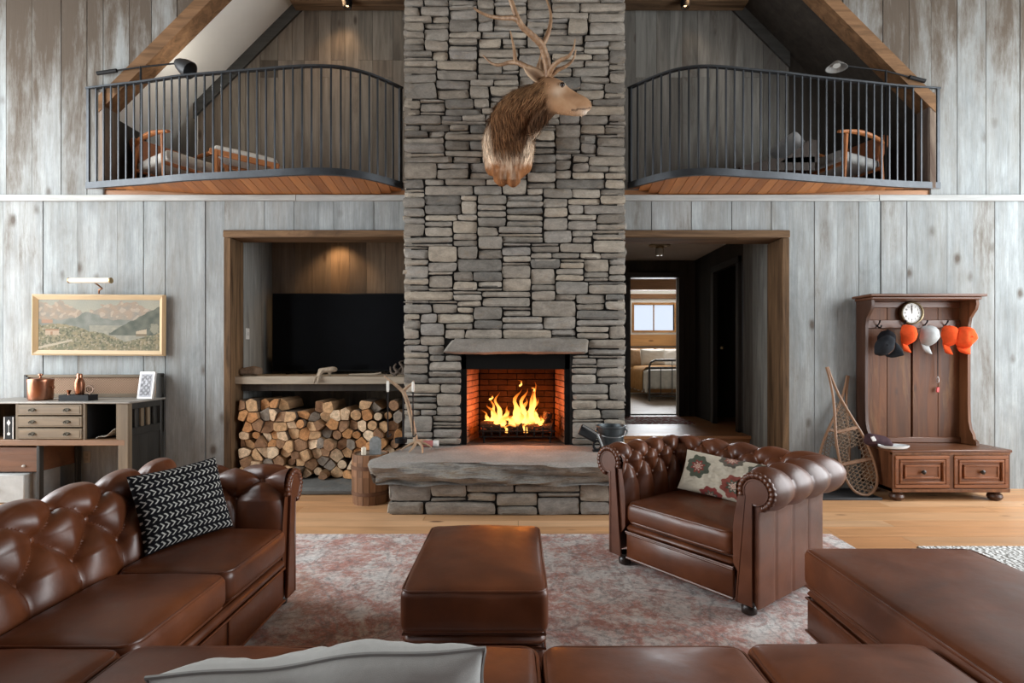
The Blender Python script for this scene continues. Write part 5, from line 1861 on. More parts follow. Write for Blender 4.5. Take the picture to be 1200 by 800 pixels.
# loft chairs
orangew = wood('orange_teak', [(.38, .14, .05), (.44, .17, .06)], 'X', .45, .4, (.75, 1.15))
creamf = plain('cream_upholstery', (.55, .52, .47), .9)
def lounge(cx, cy, rz, label, cmat, darkc):
    z = 2.987
    t = thing('lounge_chair', label, 'chair', (cx, cy, z), rz)
    for sx in (-1, 1):
        for sy, h in ((-1, .56), (1, .50)):
            m2 = MB(); m2.tube([(sx * .31, sy * .28, 0), (sx * .30, sy * .24, h)], [.014, .022], 8); m2.build('leg', orangew, t)
        m2 = MB()
        s = spline([(sx * .30, -.34, .575), (sx * .31, -.1, .60), (sx * .30, .15, .585), (sx * .28, .32, .55)], 5)
        m2.tube(s, lerp_list([.022, .038, .030, .018], len(s)), 10, flat=.6); m2.build('armrest', orangew, t)
    m2 = MB(); cushion(m2, -.27, .27, -.30, .26, .30, .40, .035, .02, M=Matrix.Rotation(R(-5), 4, 'X'), pipe=0); m2.build('seat_cushion', cmat, t, 60)
    m2 = MB(); cushion(m2, -.27, .27, -.05, .05, 0, .34, .035, 0, M=Matrix.Translation((0, .26, .36)) @ Matrix.Rotation(R(-30), 4, 'X'), pipe=0); m2.build('backrest', darkc, t, 60)
    m2 = MB(); m2.bar((-.30, -.25, .28), (.30, -.25, .28), .04, .03, .004); m2.bar((-.30, .26, .28), (.30, .26, .28), .04, .03, .004)
    m2.build('rail', orangew, t)
    return t
rust = plain('rust_leather', (.33, .12, .05), .45)
lounge(-3.63, 5.86, R(62), 'orange wooden armchair with pale cushions beside the boom lamp in the white loft', creamf, rust)
t = thing('lounge_ottoman', 'slanted wooden footstool with cream cushion behind the balcony rail', 'footstool', (-2.84, 5.80, 2.987), R(14))
m2 = MB(); cushion(m2, -.30, .30, -.20, .20, -.04, .04, .03, .015, M=Matrix.Translation((0, 0, .40)) @ Matrix.Rotation(R(9), 4, 'Y'), pipe=0); m2.build('seat_cushion', creamf, t, 60)
for sy in (-1, 1):
    m2 = MB(); m2.bar((-.33, sy * .21, .41), (.33, sy * .21, .30), .03, .06, .006); m2.build('side_rail', orangew, t)
    for sx, h in ((-1, .43), (1, .30)):
        m2 = MB(); m2.bar((sx * .27, sy * .21, 0), (sx * .27, sy * .21, h), .045, .035, .006); m2.build('leg', orangew, t)
lounge(3.42, 5.84, R(-70), 'wooden armchair with rust leather back in the dark loft', plain('grey_upholstery', (.30, .30, .29), .9), rust)
t = thing('chaise_lounge', 'low dark lounge seat with grey cushion in the dark loft behind the balcony', 'lounge seat', (2.62, 5.82, 2.987))
m2 = MB(); m2.prism([(-.35, .22), (.40, .22), (.40, .36), (-.02, .34), (-.36, .26)], -.28, .28, 'XZ'); m2.prism([(.05, .30), (.42, .30), (.44, .52), (.36, .54)], -.28, .28, 'XZ')
m2.build('seat_shell', plain('dark_wood_shell', (.035, .022, .015), .4), t)
m2 = MB(); cushion(m2, -.16, .16, -.24, .24, -.05, .05, .04, .02, M=Matrix.Translation((.30, 0, .50)) @ Matrix.Rotation(R(50), 4, 'Y'), pipe=0); m2.build('cushion', plain('grey_lounge_cushion', (.26, .26, .26), .9), t, 60)
for sx in (-.28, .34):
    for sy in (-.22, .22):
        m2 = MB(); m2.tube([(sx, sy, 0), (sx, sy, .23)], .014, 8); m2.build('leg', M_['black'], t)
# ceiling spot fixtures at the loft beams
for px, lab in ((407, 'small dark ceiling spotlight on the beam of the white loft'), (803, 'small dark ceiling spotlight on the beam of the dark loft')):
    p = P(px, 1, 6.10)
    t = thing('ceiling_spotlight', lab, 'spotlight', (p.x, 6.10, 5.30))
    m2 = MB(); m2.lathe([(.05, 0), (.055, -.03), (.045, -.09), (.040, -.09), (.03, -.02)], 20, (p.x, 6.10, 5.30)); m2.build('housing', M_['black'], t, world=True)
    m2 = MB(); m2.ball((p.x, 6.10, 5.245), .022); m2.build('bulb', emit('warm_bulb', (1, .65, .35), 8), t, world=True)

# ------------------------------------------------------------------ elk mount
Yb = 5.24
def E(px, py, Y): return P(px, py, Y)
def sc(px, Y): return px * Y / F
body = []
body += chain([(E(596, 196, 5.16), (sc(24, 5.1), .10, sc(19, 5.1))), (E(596, 178, 5.10), (sc(27, 5.1), .15, sc(20, 5.1))), (E(597, 155, 5.05), (sc(27, 5.05), .17, sc(20, 5.05))), (E(602, 136, 4.97), (sc(26, 5), .17, sc(20, 5))), (E(612, 124, 4.90), (sc(24, 4.9), .16, sc(18, 4.9))), (E(625, 117, 4.84), (sc(19, 4.85), .13, sc(17, 4.85))), (E(637, 110, 4.80), (sc(14, 4.8), .105, sc(14, 4.8)))], 6)
body += chain([(E(594, 200, 5.14), .09), (E(586, 208, 5.12), .07), (E(588, 212, 5.10), .055)], 3)
body += chain([(E(598, 200, 5.14), .09), (E(602, 210, 5.10), .07), (E(601, 213, 5.09), .055)], 3)
body += chain([(E(576, 192, 5.17), (.07, .07, .12)), (E(573, 170, 5.16), (.06, .09, .14)), (E(580, 145, 5.12), (.06, .09, .10))], 4)
body += chain([(E(616, 190, 5.17), (.07, .07, .12)), (E(619, 172, 5.16), (.05, .08, .10))], 4)
body += chain([(E(626, 150, 4.90), .06), (E(634, 138, 4.86), .07), (E(642, 131, 4.82), .065)], 4)   # throat mane
# head in profile
body += chain([(E(640, 103, 4.79), sc(14, 4.8)), (E(650, 105, 4.78), (sc(12.5, 4.8), .085, sc(12.5, 4.8))), (E(662, 112, 4.78), (sc(10, 4.8), .070, sc(10, 4.8))), (E(673, 117.5, 4.78), (sc(9, 4.8), .060, sc(9.2, 4.8))), (E(683, 121.5, 4.78), (sc(8, 4.8), .056, sc(8.4, 4.8))), (E(689, 124, 4.78), (sc(5.2, 4.8), .05, sc(6.0, 4.8)))], 6)
body += chain([(E(650, 121, 4.78), sc(11.5, 4.8)), (E(660, 126, 4.78), sc(8.5, 4.8)), (E(672, 130.5, 4.78), sc(5.5, 4.8)), (E(681, 132, 4.78), sc(4.2, 4.8)), (E(685, 132, 4.78), sc(3.2, 4.8))], 5)
body += [(E(658, 98, 4.735), .026), (E(658, 98, 4.83), .026)]                                          # brows
V, Fc, NN = blob(body, .012, 8)
VX = np.array([tuple(v) for v in V])
def pix(v): return CX + v.x * F / v.y, CY - (v.z - EYE) * F / v.y
BRN, DRK, CRM, TAN, RUS, LTN = (.135, .064, .028), (.050, .024, .012), (.58, .45, .33), (.30, .155, .075), (.25, .105, .040), (.46, .29, .17)
def mixc(a, b, t):
    t = max(0, min(1, t)); return tuple(x * (1 - t) + y * t for x, y in zip(a, b))
def sst(a, b, x):
    t = max(0, min(1, (x - a) / (b - a))); return t * t * (3 - 2 * t)
def elkcol(v):
    x, y = pix(v)
    n = noise.noise(v * 14) * .25 + noise.noise(v * 45) * .15
    # mane: a soft-edged shield over the neck
    headline = sst(632, 646, x + (y - 100) * -.25)
    c = mixc(LTN, TAN, .5 + n)
    shoulder = sst(173, 187, y + 9 * n + (max(0, abs(x - 596) - 15) * 1.6 if y > 150 else 0))
    base = mixc(CRM, RUS, sst(181, 199, y + 34 * n))
    base = mixc(base, (.12, .05, .022), max(0, min(.7, noise.noise(Vector((x * .22, y * .05, 1))) * 1.6)))
    if 182 < y < 210 and abs(x - 597) < 14: base = mixc(base, CRM, max(0, .75 * (1 - abs(x - 597) / 14) * (.5 + 1.2 * noise.noise(Vector((x * .5, y * .08, 7))))))
    mane = mixc(BRN, DRK, sst(-.2, .9, n * 2 + (x - 600) / 60 + (y - 130) / 120))
    mane = mixc(mane, (.21, .115, .055), sst(-.1, .5, n + (128 - y) / 60))
    side = sst(-3, 6, (577 + (y - 175) * .10) - x) * sst(135, 150, y) + sst(-3, 6, x - (617 + (165 - y) * .5)) * sst(150, 162, y)
    body_c = mixc(mixc(mane, base, shoulder), mixc(CRM, base, sst(180, 190, y)), side)
    head = mixc(TAN, LTN, .5 + n)
    head = mixc(head, (.23, .12, .06), sst(112, 100, y) * sst(652, 640, x) * .6)
    head = mixc(head, CRM, sst(666, 686, x) * .5 * sst(122, 130, y))
    head = mixc(head, (.50, .37, .26), math.exp(-((x - 657) ** 2 + (y - 104) ** 2) / 40) * .8)
    head = mixc(head, (.045, .026, .018), sst(690, 694.5, x) * sst(127, 122, y))
    if 127.0 < y - (x - 680) * -.12 < 129.0 and x > 670: head = mixc(head, (.05, .025, .02), .75)
    head = mixc(head, (.62, .55, .48), math.exp(-((x - 688) ** 2 / 30 + (y - 132) ** 2 / 8)) * .8)
    head = mixc(head, (.17, .085, .045), math.exp(-((x - 672) ** 2 / 160 + (y - 112) ** 2 / 14)) * .55)
    head = mixc(head, (.16, .08, .04), math.exp(-((x - 648) ** 2 / 60 + (y - 92) ** 2 / 20)) * .6)
    head = mixc(head, (.62, .50, .38), math.exp(-((x - 652) ** 2 / 30 + (y - 108) ** 2 / 30)) * .5)
    throat = sst(128, 134, y) * sst(656, 648, x)
    head = mixc(head, DRK, throat * .8)
    return mixc(body_c, head, headline if y < 138 else headline * .3)
elk = thing('elk_head_mount', 'taxidermy elk shoulder mount with wide antlers on the stone chimney', 'elk mount', (E(596, 200, Yb).x, Yb, 3.0))
cols = [elkcol(v) for v in V]
mb = MB(); mb.add(V, Fc, col=cols)
M_['fur'] = vcol('elk_hide', .85, .15, .3, 300)
mb.build('body', M_['fur'], elk, 180, world=True, color=True)
# coat of hair strands over the neck, finer on the shoulders
mb = MB(); re = random.Random(3)
front = [i for i in range(len(V))]
for k in range(9500):
    i = re.choice(front); v = V[i]; nrm = NN[i]
    x, y = pix(v)
    mane = 1.0 if (y < 183 and x < 640 + (y - 110) * .1) else .4
    if x > 645 and y < 128: continue
    if nrm.y > .5: continue
    flow = Vector((.12 if y > 130 else -.25, 0, -1)) if y > 128 else Vector((-.55, .1, -.85))
    if 640 > x > 622 and y > 126: flow = Vector((-.15, 0, -1))
    flow = (flow - nrm * flow.dot(nrm)).normalized()
    L = re.uniform(.05, .11) * mane if mane > .5 else re.uniform(.015, .035)
    p0 = v + nrm * -.004
    side_ = flow.cross(nrm).normalized()
    j = Vector((re.uniform(-1, 1), re.uniform(-1, 1), re.uniform(-1, 1))) * .18
    d1 = (flow + nrm * .35 + j).normalized(); d2 = (flow + nrm * .0 + j * 1.3).normalized()
    w = .0032 if mane > .5 else .0016
    a = p0; b = a + d1 * L * .4; c = b + d2 * L * .6
    f_ = re.choice([.45, .7, .9, 1.1, 1.5, 1.8])
    co_ = tuple(q * f_ for q in cols[i]); tip = tuple(q * f_ * 1.25 for q in cols[i])
    mb.add([a - side_ * w, a + side_ * w, b + side_ * w * .8, b - side_ * w * .8, c], [(0, 1, 2, 3), (3, 2, 4)], col=[co_, co_, co_, co_, tip])
o = mb.build('fur', M_['fur'], elk, 180, world=True, color=True, recalc=False)
# eye, ears, antlers
mb = MB(); p = E(659, 99.5, 4.706); mb.ball(p, .023, 14); mb.ball(E(659, 99.5, 4.853), .023, 14); mb.build('eye', plain('elk_eye', (.012, .008, .006), .08, var=0), elk, world=True)
mb = MB(); mb.tube([p + Vector((.024 * math.cos(a), -.004 + .004 * abs(math.cos(a)), .017 * math.sin(a))) for a in [2 * PI * k / 16 for k in range(16)]], .006, 6, closed=True); mb.build('eyelid', plain('elk_eyelid', (.42, .31, .22), .7), elk, world=True)
def ear(base, tip, Y, dy, label=None):
    b, t2 = E(*base, Y), E(*tip, Y + dy); d = t2 - b; L = d.length; d.normalize()
    s = d.cross(Vector((0, -1, 0))).normalized(); n = s.cross(d)
    if n.y > 0: n = -n
    m2 = MB(); rows = []; cl = []
    for k in range(15):
        u = k / 14; wd = .055 * math.sin(PI * min(1, (u * .86 + .14))) ** .8
        row = []
        for i in range(9):
            a = (i / 8 - .5) * 2
            row.append(b + d * L * u + s * wd * a + n * (-.035 * (1 - a * a) * math.sin(PI * min(1, u + .1)) + .012))
            cl.append(mixc((.20, .12, .075), (.55, .40, .27), min(1, abs(a) ** 1.5 * 1.1 + .15)))
        rows.append(row)
    m2.grid(rows, col=cl)
    o2 = m2.build('ear', M_['fur'], elk, 180, world=True, color=True)
    md = o2.modifiers.new('thick', 'SOLIDIFY'); md.thickness = .008
ear((640, 96), (613, 80), 4.74, -.05)
ear((643, 92), (632, 70), 4.90, .10)
antm = NT('elk_antler'); vv = antm.coords('Object', (16, 16, 5)); nn_ = antm.noise(vv, 1.5, 6, .65)
cc = antm.ramp(nn_, [(.3, (.16, .085, .045)), (.55, (.30, .185, .105)), (.8, (.48, .36, .25))]); antm.bump(nn_, .4, .01)
M_['antler'] = antm.done(cc, .5, 0, .35)
def antler(parts, base):
    m2 = MB()
    for pts, r0, r1 in parts:
        q = [P(a[0], a[1], base + (a[2] if len(a) > 2 else 0)) for a in pts]
        s = spline(q, 7); n = len(s)
        m2.tube(s, [1.25 * (r0 + (r1 - r0) * (k / (n - 1)) ** 1.1) * (1 + .05 * math.sin(k * 1.7)) for k in range(n)], 10)
    p = P(parts[0][0][0][0], parts[0][0][0][1], base)
    m2.lathe([(.028, -.012), (.040, -.004), (.042, .004), (.028, .012)], 14, p + Vector((0, 0, .008)))
    return m2.build('antler', M_['antler'], elk, 60, world=True)
antler([([(643, 90, 0), (641, 74, -.04), (638, 62, -.08), (634, 52, -.12), (624, 42, -.18), (612, 31, -.24), (605, 18, -.28), (600, 4, -.3), (594, -12, -.3)], .028, .013),
        ([(635, 54, -.11), (641, 42, -.12), (645, 28, -.12), (645, 14, -.10), (640, -2, -.08)], .019, .005),
        ([(607, 24, -.26), (600, 21, -.30), (588, 21, -.36), (574, 19, -.42), (562, 14, -.46), (555, 9, -.48)], .017, .005),
        ([(643, 88, -.02), (648, 78, -.10), (656, 71, -.16), (666, 66, -.20), (672, 57, -.22), (674, 46, -.22)], .019, .004),
        ([(645, 89, -.01), (654, 82, -.06), (664, 77, -.10), (672, 69, -.13), (675, 58, -.14)], .017, .004)], 4.72)
antler([([(640, 90, 0), (630, 84, .05), (618, 79, .10), (608, 74, .15), (598, 73, .19), (586, 76, .22), (576, 74, .24), (566, 65, .26)], .026, .005),
        ([(604, 73, .165), (603, 62, .16), (601, 50, .15), (598, 36, .15)], .016, .004),
        ([(640, 88, .02), (639, 78, .05), (638, 68, .06)], .014, .004),
        ([(628, 83, .06), (632, 72, .10), (634, 62, .12)], .012, .004)], 4.86)

# ------------------------------------------------------------------ hall tree
HTB, HTF = 5.43, 4.975
hx0, hx1 = 3.418, 4.492
ux0, ux1 = 3.365, 4.385
walnut = wood('walnut_boards', [(.115, .041, .016), (.15, .056, .021), (.09, .032, .0125), (.195, .08, .032)], 'Z', .5, .25, (.45, 1.4), ((.32, .17, .07), .58, .72, .55), ((.03, .015, .01), .10, .7))
walnutx = wood('walnut_level', [(.115, .042, .018), (.14, .053, .023)], 'X', .35, .45, (.6, 1.25))
walnutd = wood('walnut_dark', [(.060, .026, .015), (.075, .032, .018)], 'Z', .4, .4, (.6, 1.25))
ht = thing('hall_tree', 'dark walnut hall tree with bench drawers and hooks against the plank wall', 'hall tree', ((hx0 + hx1) / 2, (HTB + HTF) / 2, 0))
mb = MB(); x = ux0 + .03
for w in (.25, .235, .002, .25, .243):
    if w > .01: mb.box(x + .001, x + w - .001, HTB - .05, HTB - .02, .47, 1.86, .003)
    else: x += .014
    x += w
mb.build('back_boards', walnut, ht, world=True)
mb = MB(); mb.box(ux0 + .02, ux1 - .02, HTB - .02, HTB - .008, .4, 1.86); mb.build('backing', walnutd, ht, world=True)
mb = MB()
mb.box(ux0 + .03, ux1 - .03, HTB - .065, HTB - .048, 1.595, 1.68, .005); mb.build('hook_rail', walnutx, ht, world=True); mb = MB(); mb.box(ux0 + .03, ux1 - .03, HTB - .07, HTB - .045, .475, .53, .006)
mb.build('foot_rail', walnutx, ht, world=True)
mb = MB(); mb.box(ux0 + .03, ux1 - .03, HTB - .06, HTB - .048, 1.80, 1.86, .004)
mb.build('head_rail', walnutx, ht, world=True)
side = [(HTB - .01, .475), (HTB - .01, 1.865), (HTB - .245, 1.865), (HTB - .25, 1.82), (HTB - .235, 1.77), (HTB - .20, 1.73), (HTB - .17, 1.69), (HTB - .155, 1.62), (HTB - .15, 1.3), (HTB - .15, .85), (HTB - .155, .70), (HTB - .175, .62), (HTB - .205, .575), (HTB - .215, .53), (HTB - .245, .515), (HTB - .25, .475)]
for x in (ux0, ux1 - .028):
    mb = MB(); mb.prism(side, x, x + .028, 'YZ'); mb.build('side_panel', walnutd if x == ux0 else walnut, ht, 30, world=True)
mb = MB(); mb.box(ux0 - .04, ux1 + .04, HTB - .30, HTB, 1.888, 1.912, .006); mb.box(ux0 - .015, ux1 + .015, HTB - .27, HTB, 1.862, 1.888, .008)
mb.build('cornice', walnutx, ht, world=True)
mb = MB(); mb.box(hx0 - .012, hx1 + .012, HTF - .014, HTB, .448, .474, .006); mb.build('bench_top', walnutx, ht, world=True)
mb = MB()
mb.box(hx0, hx0 + .03, HTF, HTB, .085, .448, .003); mb.box(hx1 - .03, hx1, HTF, HTB, .085, .448, .003)
mb.box(hx0, hx1, HTF + .02, HTB, .085, .12); mb.box(hx0, hx1, HTB - .02, HTB, .085, .448)
mb.box(hx0, hx1, HTF - .004, HTF + .03, .085, .118, .004); mb.box(hx0, hx1, HTF - .002, HTF + .03, .428, .448)
xm = (hx0 + hx1) / 2; mb.box(xm - .02, xm + .02, HTF - .001, HTF + .03, .118, .43, .002)
mb.box(hx0 + .03, hx1 - .03, HTF + .05, HTF + .07, .12, .44)
mb.build('bench_body', walnut, ht, world=True)
for a, b in ((hx0 + .022, xm - .022), (xm + .022, hx1 - .022)):
    m2 = MB()
    z0, z1 = .125, .422
    def ring(i, w, y, dep):
        m2.box(a + i, b - i, y, y + dep, z0 + i, z0 + i + w, .004); m2.box(a + i, b - i, y, y + dep, z1 - i - w, z1 - i, .004)
        m2.box(a + i, a + i + w, y, y + dep, z0 + i + w, z1 - i - w, .004); m2.box(b - i - w, b - i, y, y + dep, z0 + i + w, z1 - i - w, .004)
    ring(0, .034, HTF - .010, .03); ring(.040, .022, HTF - .016, .03); ring(.085, .018, HTF - .012, .03)
    m2.box(a + .01, b - .01, HTF + .004, HTF + .02, z0 + .01, z1 - .01)
    m2.box(a + .10, b - .10, HTF - .004, HTF + .02, z0 + .10, z1 - .10, .003)
    dr = m2.build('drawer', wood('walnut_drawer', [(.19, .066, .025), (.235, .086, .033)], 'X', .45, .3, (.6, 1.25)), ht, world=True)
    m2 = MB(); m2.lathe([(.008, 0), (.008, .012), (.019, .02), (.021, .028), (.014, .036), (.004, .038)], 16, ((a + b) / 2, HTF - .002, (z0 + z1) / 2), (R(90), 0, 0)); m2.build('knob', plain('dark_knob', (.02, .015, .012), .35, .4), dr, world=True)
for x in (hx0 + .05, hx1 - .12):
    for y in (HTF + .06, HTB - .07):
        m2 = MB(); m2.lathe([(.030, 0), (.052, .012), (.062, .035), (.055, .058), (.036, .068), (.05, .078), (.05, .088)], 20, (x + .03, y, 0)); m2.build('foot', walnutd, ht, world=True)
hy = HTB - .065
hooks = [(1028, 384), (1058, 384), (1083, 384), (1107, 384), (1128, 384)]
for px, py in hooks:
    p = P(px, py, hy); m2 = MB()
    m2.tube([(p.x, hy, p.z + .02), (p.x, hy - .02, p.z + .005), (p.x, hy - .05, p.z + .0), (p.x, hy - .062, p.z + .022)], [.008, .007, .006, .008], 7)
    m2.tube([(p.x, hy, p.z + .02), (p.x, hy - .03, p.z + .045), (p.x, hy - .045, p.z + .07)], [.007, .006, .008], 7)
    m2.build('hook', M_['black'], ht, world=True)
# clock
p = P(1070, 366.5, HTB - .10)
ck = thing('wall_clock', 'small round white clock with brass rim on the hall tree', 'clock', (p.x, HTB - .05, p.z - .11))
c = Vector((p.x, HTB - .055, p.z))
m2 = MB(); m2.lathe([(.092, 0), (.112, .002), (.116, .02), (.110, .042), (.099, .046), (.096, .036), (.094, .03)], 40, c, (R(90), 0, 0), caps=False); m2.build('rim', plain('aged_brass', (.22, .17, .10), .35, .9), ck, world=True)
m2 = MB(); m2.lathe([(.001, .028), (.097, .028), (.097, .0), (.001, .0)], 40, c, (R(90), 0, 0), caps=False); m2.build('dial', plain('white_dial', (.74, .74, .71), .5, var=.02), ck, world=True)
m2 = MB()
for k in range(60):
    a = 2 * PI * k / 60; L = .010 if k % 5 == 0 else .004; w = .0022 if k % 5 == 0 else .001
    m2.obox(c + Vector((math.sin(a) * (.088 - L / 2), -.0295, math.cos(a) * (.088 - L / 2))), (w, .001, L), (0, a, 0))
m2.build('minute_track', M_['black'], ck, world=True)
# hour numerals as raised letters on the dial
num = MB()
for k in range(1, 13):
    cu = bpy.data.curves.new('numeral', 'FONT'); cu.body = str(k); cu.size = .023; cu.align_x = 'CENTER'; cu.align_y = 'CENTER'; cu.extrude = .0006
    o = bpy.data.objects.new('numeral', cu); COL.objects.link(o); a = 2 * PI * k / 12
    ev = o.evaluated_get(bpy.context.evaluated_depsgraph_get()); em = ev.to_mesh()
    num.add([(c.x + math.sin(a) * .066 + v.co.x, c.y - .0295 - v.co.z, c.z + math.cos(a) * .066 + v.co.y) for v in em.vertices], [tuple(p.vertices) for p in em.polygons])
    ev.to_mesh_clear(); bpy.data.objects.remove(o); bpy.data.curves.remove(cu)
num.build('numeral_lettering', M_['black'], ck, world=True, smooth=False)
for ang, L, w in ((2, .058, .004), (-4, .078, .003)):
    m2 = MB(); a = R(ang); m2.obox(c + Vector((math.sin(a) * L * .42, -.032, math.cos(a) * L * .42)), (w, .0015, L), (0, a, 0)); m2.build('clock_hand', M_['black'], ck, world=True)
# baseball caps, hung by the back with the peak down
def cap(px, py, w, h, col, label, yaw=0, tilt=0, brim=.075, y=None, rough=.9, bside=0):
    Y = y or HTB - .15
    p = P(px, py, Y)
    t = thing('baseball_cap', label, 'cap', (p.x, Y, p.z), rot=(0, R(tilt), R(yaw)))
    mat = plain('cap_cloth', col, rough, spec=.05, var=.1, scale=30, bump=.15, bscale=300)
    m2 = MB(); rows = []; n = 28
    for j in range(13):
        a = PI / 2 * j / 12
        row = []
        for i in range(n):
            b = 2 * PI * i / n
            e = 1 + .04 * math.cos(b * 2)
            g = 1 - .05 * math.exp(-((((b / (2 * PI) * 6) + .5) % 1 - .5) / .09) ** 2)
            rx, rz = w / 2 * e * g, h / 2 * e * g
            x = rx * math.cos(b) * math.cos(a) ** .62 * (1 - .16 * abs(math.sin(b)) ** 3 - (.20 if math.sin(b) < 0 else .05) * math.sin(b) ** 2); z = rz * math.sin(b) * math.cos(a) ** .62
            nz = noise.noise(Vector((x * 18, z * 18, px))) * .010
            row.append((x + nz, -.115 * math.sin(a) - nz, z + .012 * math.sin(a)))
        rows.append(row)
    m2.grid(rows, closeu=True)
    m2.ball((0, -.117, .012), (.009, .005, .009), 8)
    m2.build('crown', mat, t, 60)
    m2 = MB(); rows = []
    for j in range(9):
        v = j / 8; row = []
        for i in range(15):
            u = i / 14 * 2 - 1
            hw_ = w / 2 * (.74 - .10 * v)
            x = u * hw_ * math.sqrt(max(0, 1 - (v * .96) ** 3.2)) * 1.0
            z = -h * .36 - v * brim - (.020) * (1 - u * u)
            yy = -.014 - .035 * v + .05 * (u * u) * (.6 + .4 * v) - .02
            row.append((x + bside * v, yy, z))
        rows.append(row)
    m2.grid(rows)
    o = m2.build('brim', mat, t, 60); md = o.modifiers.new('thick', 'SOLIDIFY'); md.thickness = .006
    return t
org = (.80, .10, .028)
cap(1058, 393, .125, .215, org, 'blaze orange cap hanging beside the dark caps under the clock', 38, 4, .07)
cap(1082.5, 394, .165, .215, (.40, .41, .41), 'pale grey cap hanging between orange caps below the clock', 30, 3, .075)
cap(1106.5, 394, .145, .215, org, 'blaze orange cap hanging above the dangling red-tagged cord', 34, 3, .08)
cap(1127.5, 396, .175, .225, org, 'blaze orange cap at the outer end of the hall tree hook rail', 4, -3, .055, y=HTB - .20)
cap(1038, 398, .15, .20, (.012, .012, .014), 'black cap squeezed between the orange cap and the side of the hall tree', -20, 8, .06, y=HTB - .14)
# dark knit hat / visor cap tilted outward
t = cap(1036, 405, .21, .16, (.022, .024, .028), 'dark grey cap with its peak tipped sideways in the hall tree corner', -14, -58, .085, y=HTB - .30)
# lanyard
p = P(1099, 415, HTB - .08)
t = thing('key_lanyard', 'black cord with a red tag hanging below the orange cap', 'lanyard', (p.x, HTB - .08, P(1099, 462, HTB - .08).z))
m2 = MB(); m2.tube([P(1098.5, 386, HTB - .10), P(1099, 415, HTB - .075), P(1099, 441, HTB - .075)], .0045, 6); m2.build('cord', M_['black'], t, world=True)
m2 = MB(); q = P(1099, 445, HTB - .075); m2.tube([q + Vector((.012 * math.cos(a), 0, .03 * math.sin(a))) for a in [2 * PI * k / 12 for k in range(12)]], .002, 5, closed=True); m2.build('ring', plain('key_ring', (.4, .4, .4), .3, 1), t, world=True)
m2 = MB(); q = P(1099, 456.5, HTB - .075); m2.obox(q, (.030, .010, .052), (0, R(8), 0), .004); m2.build('red_tag', plain('red_plastic', (.45, .02, .015), .4), t, world=True)
# on the bench
p = onz(1036, 525, .474)
V, Fc, _ = blob(chain([(Vector((p.x - .05, 5.16, .535)), (.07, .09, .062)), (Vector((p.x + .04, 5.15, .525)), (.07, .085, .055)), (Vector((p.x + .09, 5.13, .50)), (.035, .06, .03))]), .008, 5)
t = thing('knit_hat', 'crumpled dark purple hat with white patch on the bench of the hall tree', 'hat', (p.x, 5.15, .474))
mb = MB(); mb.add([(v.x, v.y, max(v.z, .4765)) for v in V], Fc); mb.build('hat_body', plain('plum_cloth', (.055, .030, .035), .85, var=.3, scale=22, bump=.3, bscale=200), t, world=True)
mb = MB(); mb.obox((p.x - .075, 5.085, .555), (.035, .012, .045), (R(-25), R(-15), 0), .004); mb.build('white_patch', plain('white_patch_cloth', (.6, .58, .56), .8), t, world=True)
q = onz(1049, 524, .49)
t = thing('glass_dish', 'white oval dish on the front edge of the hall tree bench', 'dish', (q.x, q.y + .02, .475))
m2 = MB(); m2.lathe([(.07, 0), (.115, .006), (.135, .022), (.137, .034), (.131, .034), (.11, .014), (.06, .010), (.001, .010)], 36, (0, 0, 0), sy=.62); m2.build('bowl', plain('milk_glass', (.58, .61, .62), .15, var=.03), t)

# ------------------------------------------------------------------ snowshoes
def snowshoe(label, pts, rot, loc, L=1.22, W=.30):
    """bent ash frame with a long tail and rawhide webbing, flat in its own xz plane"""
    t = thing('snowshoe', label, 'snowshoe', loc, rot=rot)
    half = [(0.006, L), (.010, L * .90), (.030, L * .76), (.075, L * .60), (.125, L * .44), (W / 2, L * .28), (W / 2 * .97, L * .16), (W / 2 * .78, L * .07), (W / 2 * .42, L * .018), (0, 0)]
    hs = spline([(x, 0, z) for x, z in half], 8)
    full = hs + [Vector((-p.x, 0, p.z)) for p in reversed(hs[:-1])]
    wd = wood('bent_ash', [(.23, .125, .07), (.27, .15, .085)], 'Z', .5, .35, (.7, 1.2))
    m2 = MB(); m2.tube(full, .0125, 8); m2.build('frame', wd, t)
    zx = sorted([(p.z, p.x) for p in hs])
    wid = lambda z: float(np.interp(z, [a for a, _ in zx], [b for _, b in zx]))
    for z in (L * .255, L * .50):
        m2 = MB(); w = wid(z) + .006; m2.box(-w, w, -.008, .008, z - .015, z + .015, .004); m2.build('crossbar', wd, t)
    m2 = MB()
    step = .032
    def clipline(d, c):
        # points along direction d (unit, 2D), offset c
        seg = []; prev = None
        for k in range(-140, 141):
            s_ = k * .01
            x = d[0] * s_ - d[1] * c; z = L * .32 + d[1] * s_ + d[0] * c
            inside = 0.006 < z < L * .72 and abs(x) < wid(z) - .004
            hole = (L * .275 < z < L * .36 and abs(x) < .055)
            if inside and not hole: seg.append((x, z))
            else:
                if len(seg) > 2: yield seg[0], seg[-1]
                seg = []
        if len(seg) > 2: yield seg[0], seg[-1]
    for ang in (30, 150, 90):
        d = (math.cos(R(ang)), math.sin(R(ang)))
        st_ = step if ang != 90 else .045
        c = -1.2
        while c < 1.2:
            for a, b in clipline(d, c):
                m2.tube([(a[0], rr(-.003, .003), a[1]), (b[0], rr(-.003, .003), b[1])], .0036, 4, caps=False)
            c += st_
    m2.build('webbing', plain('rawhide_webbing', (.17, .115, .075), .7), t)
    return t
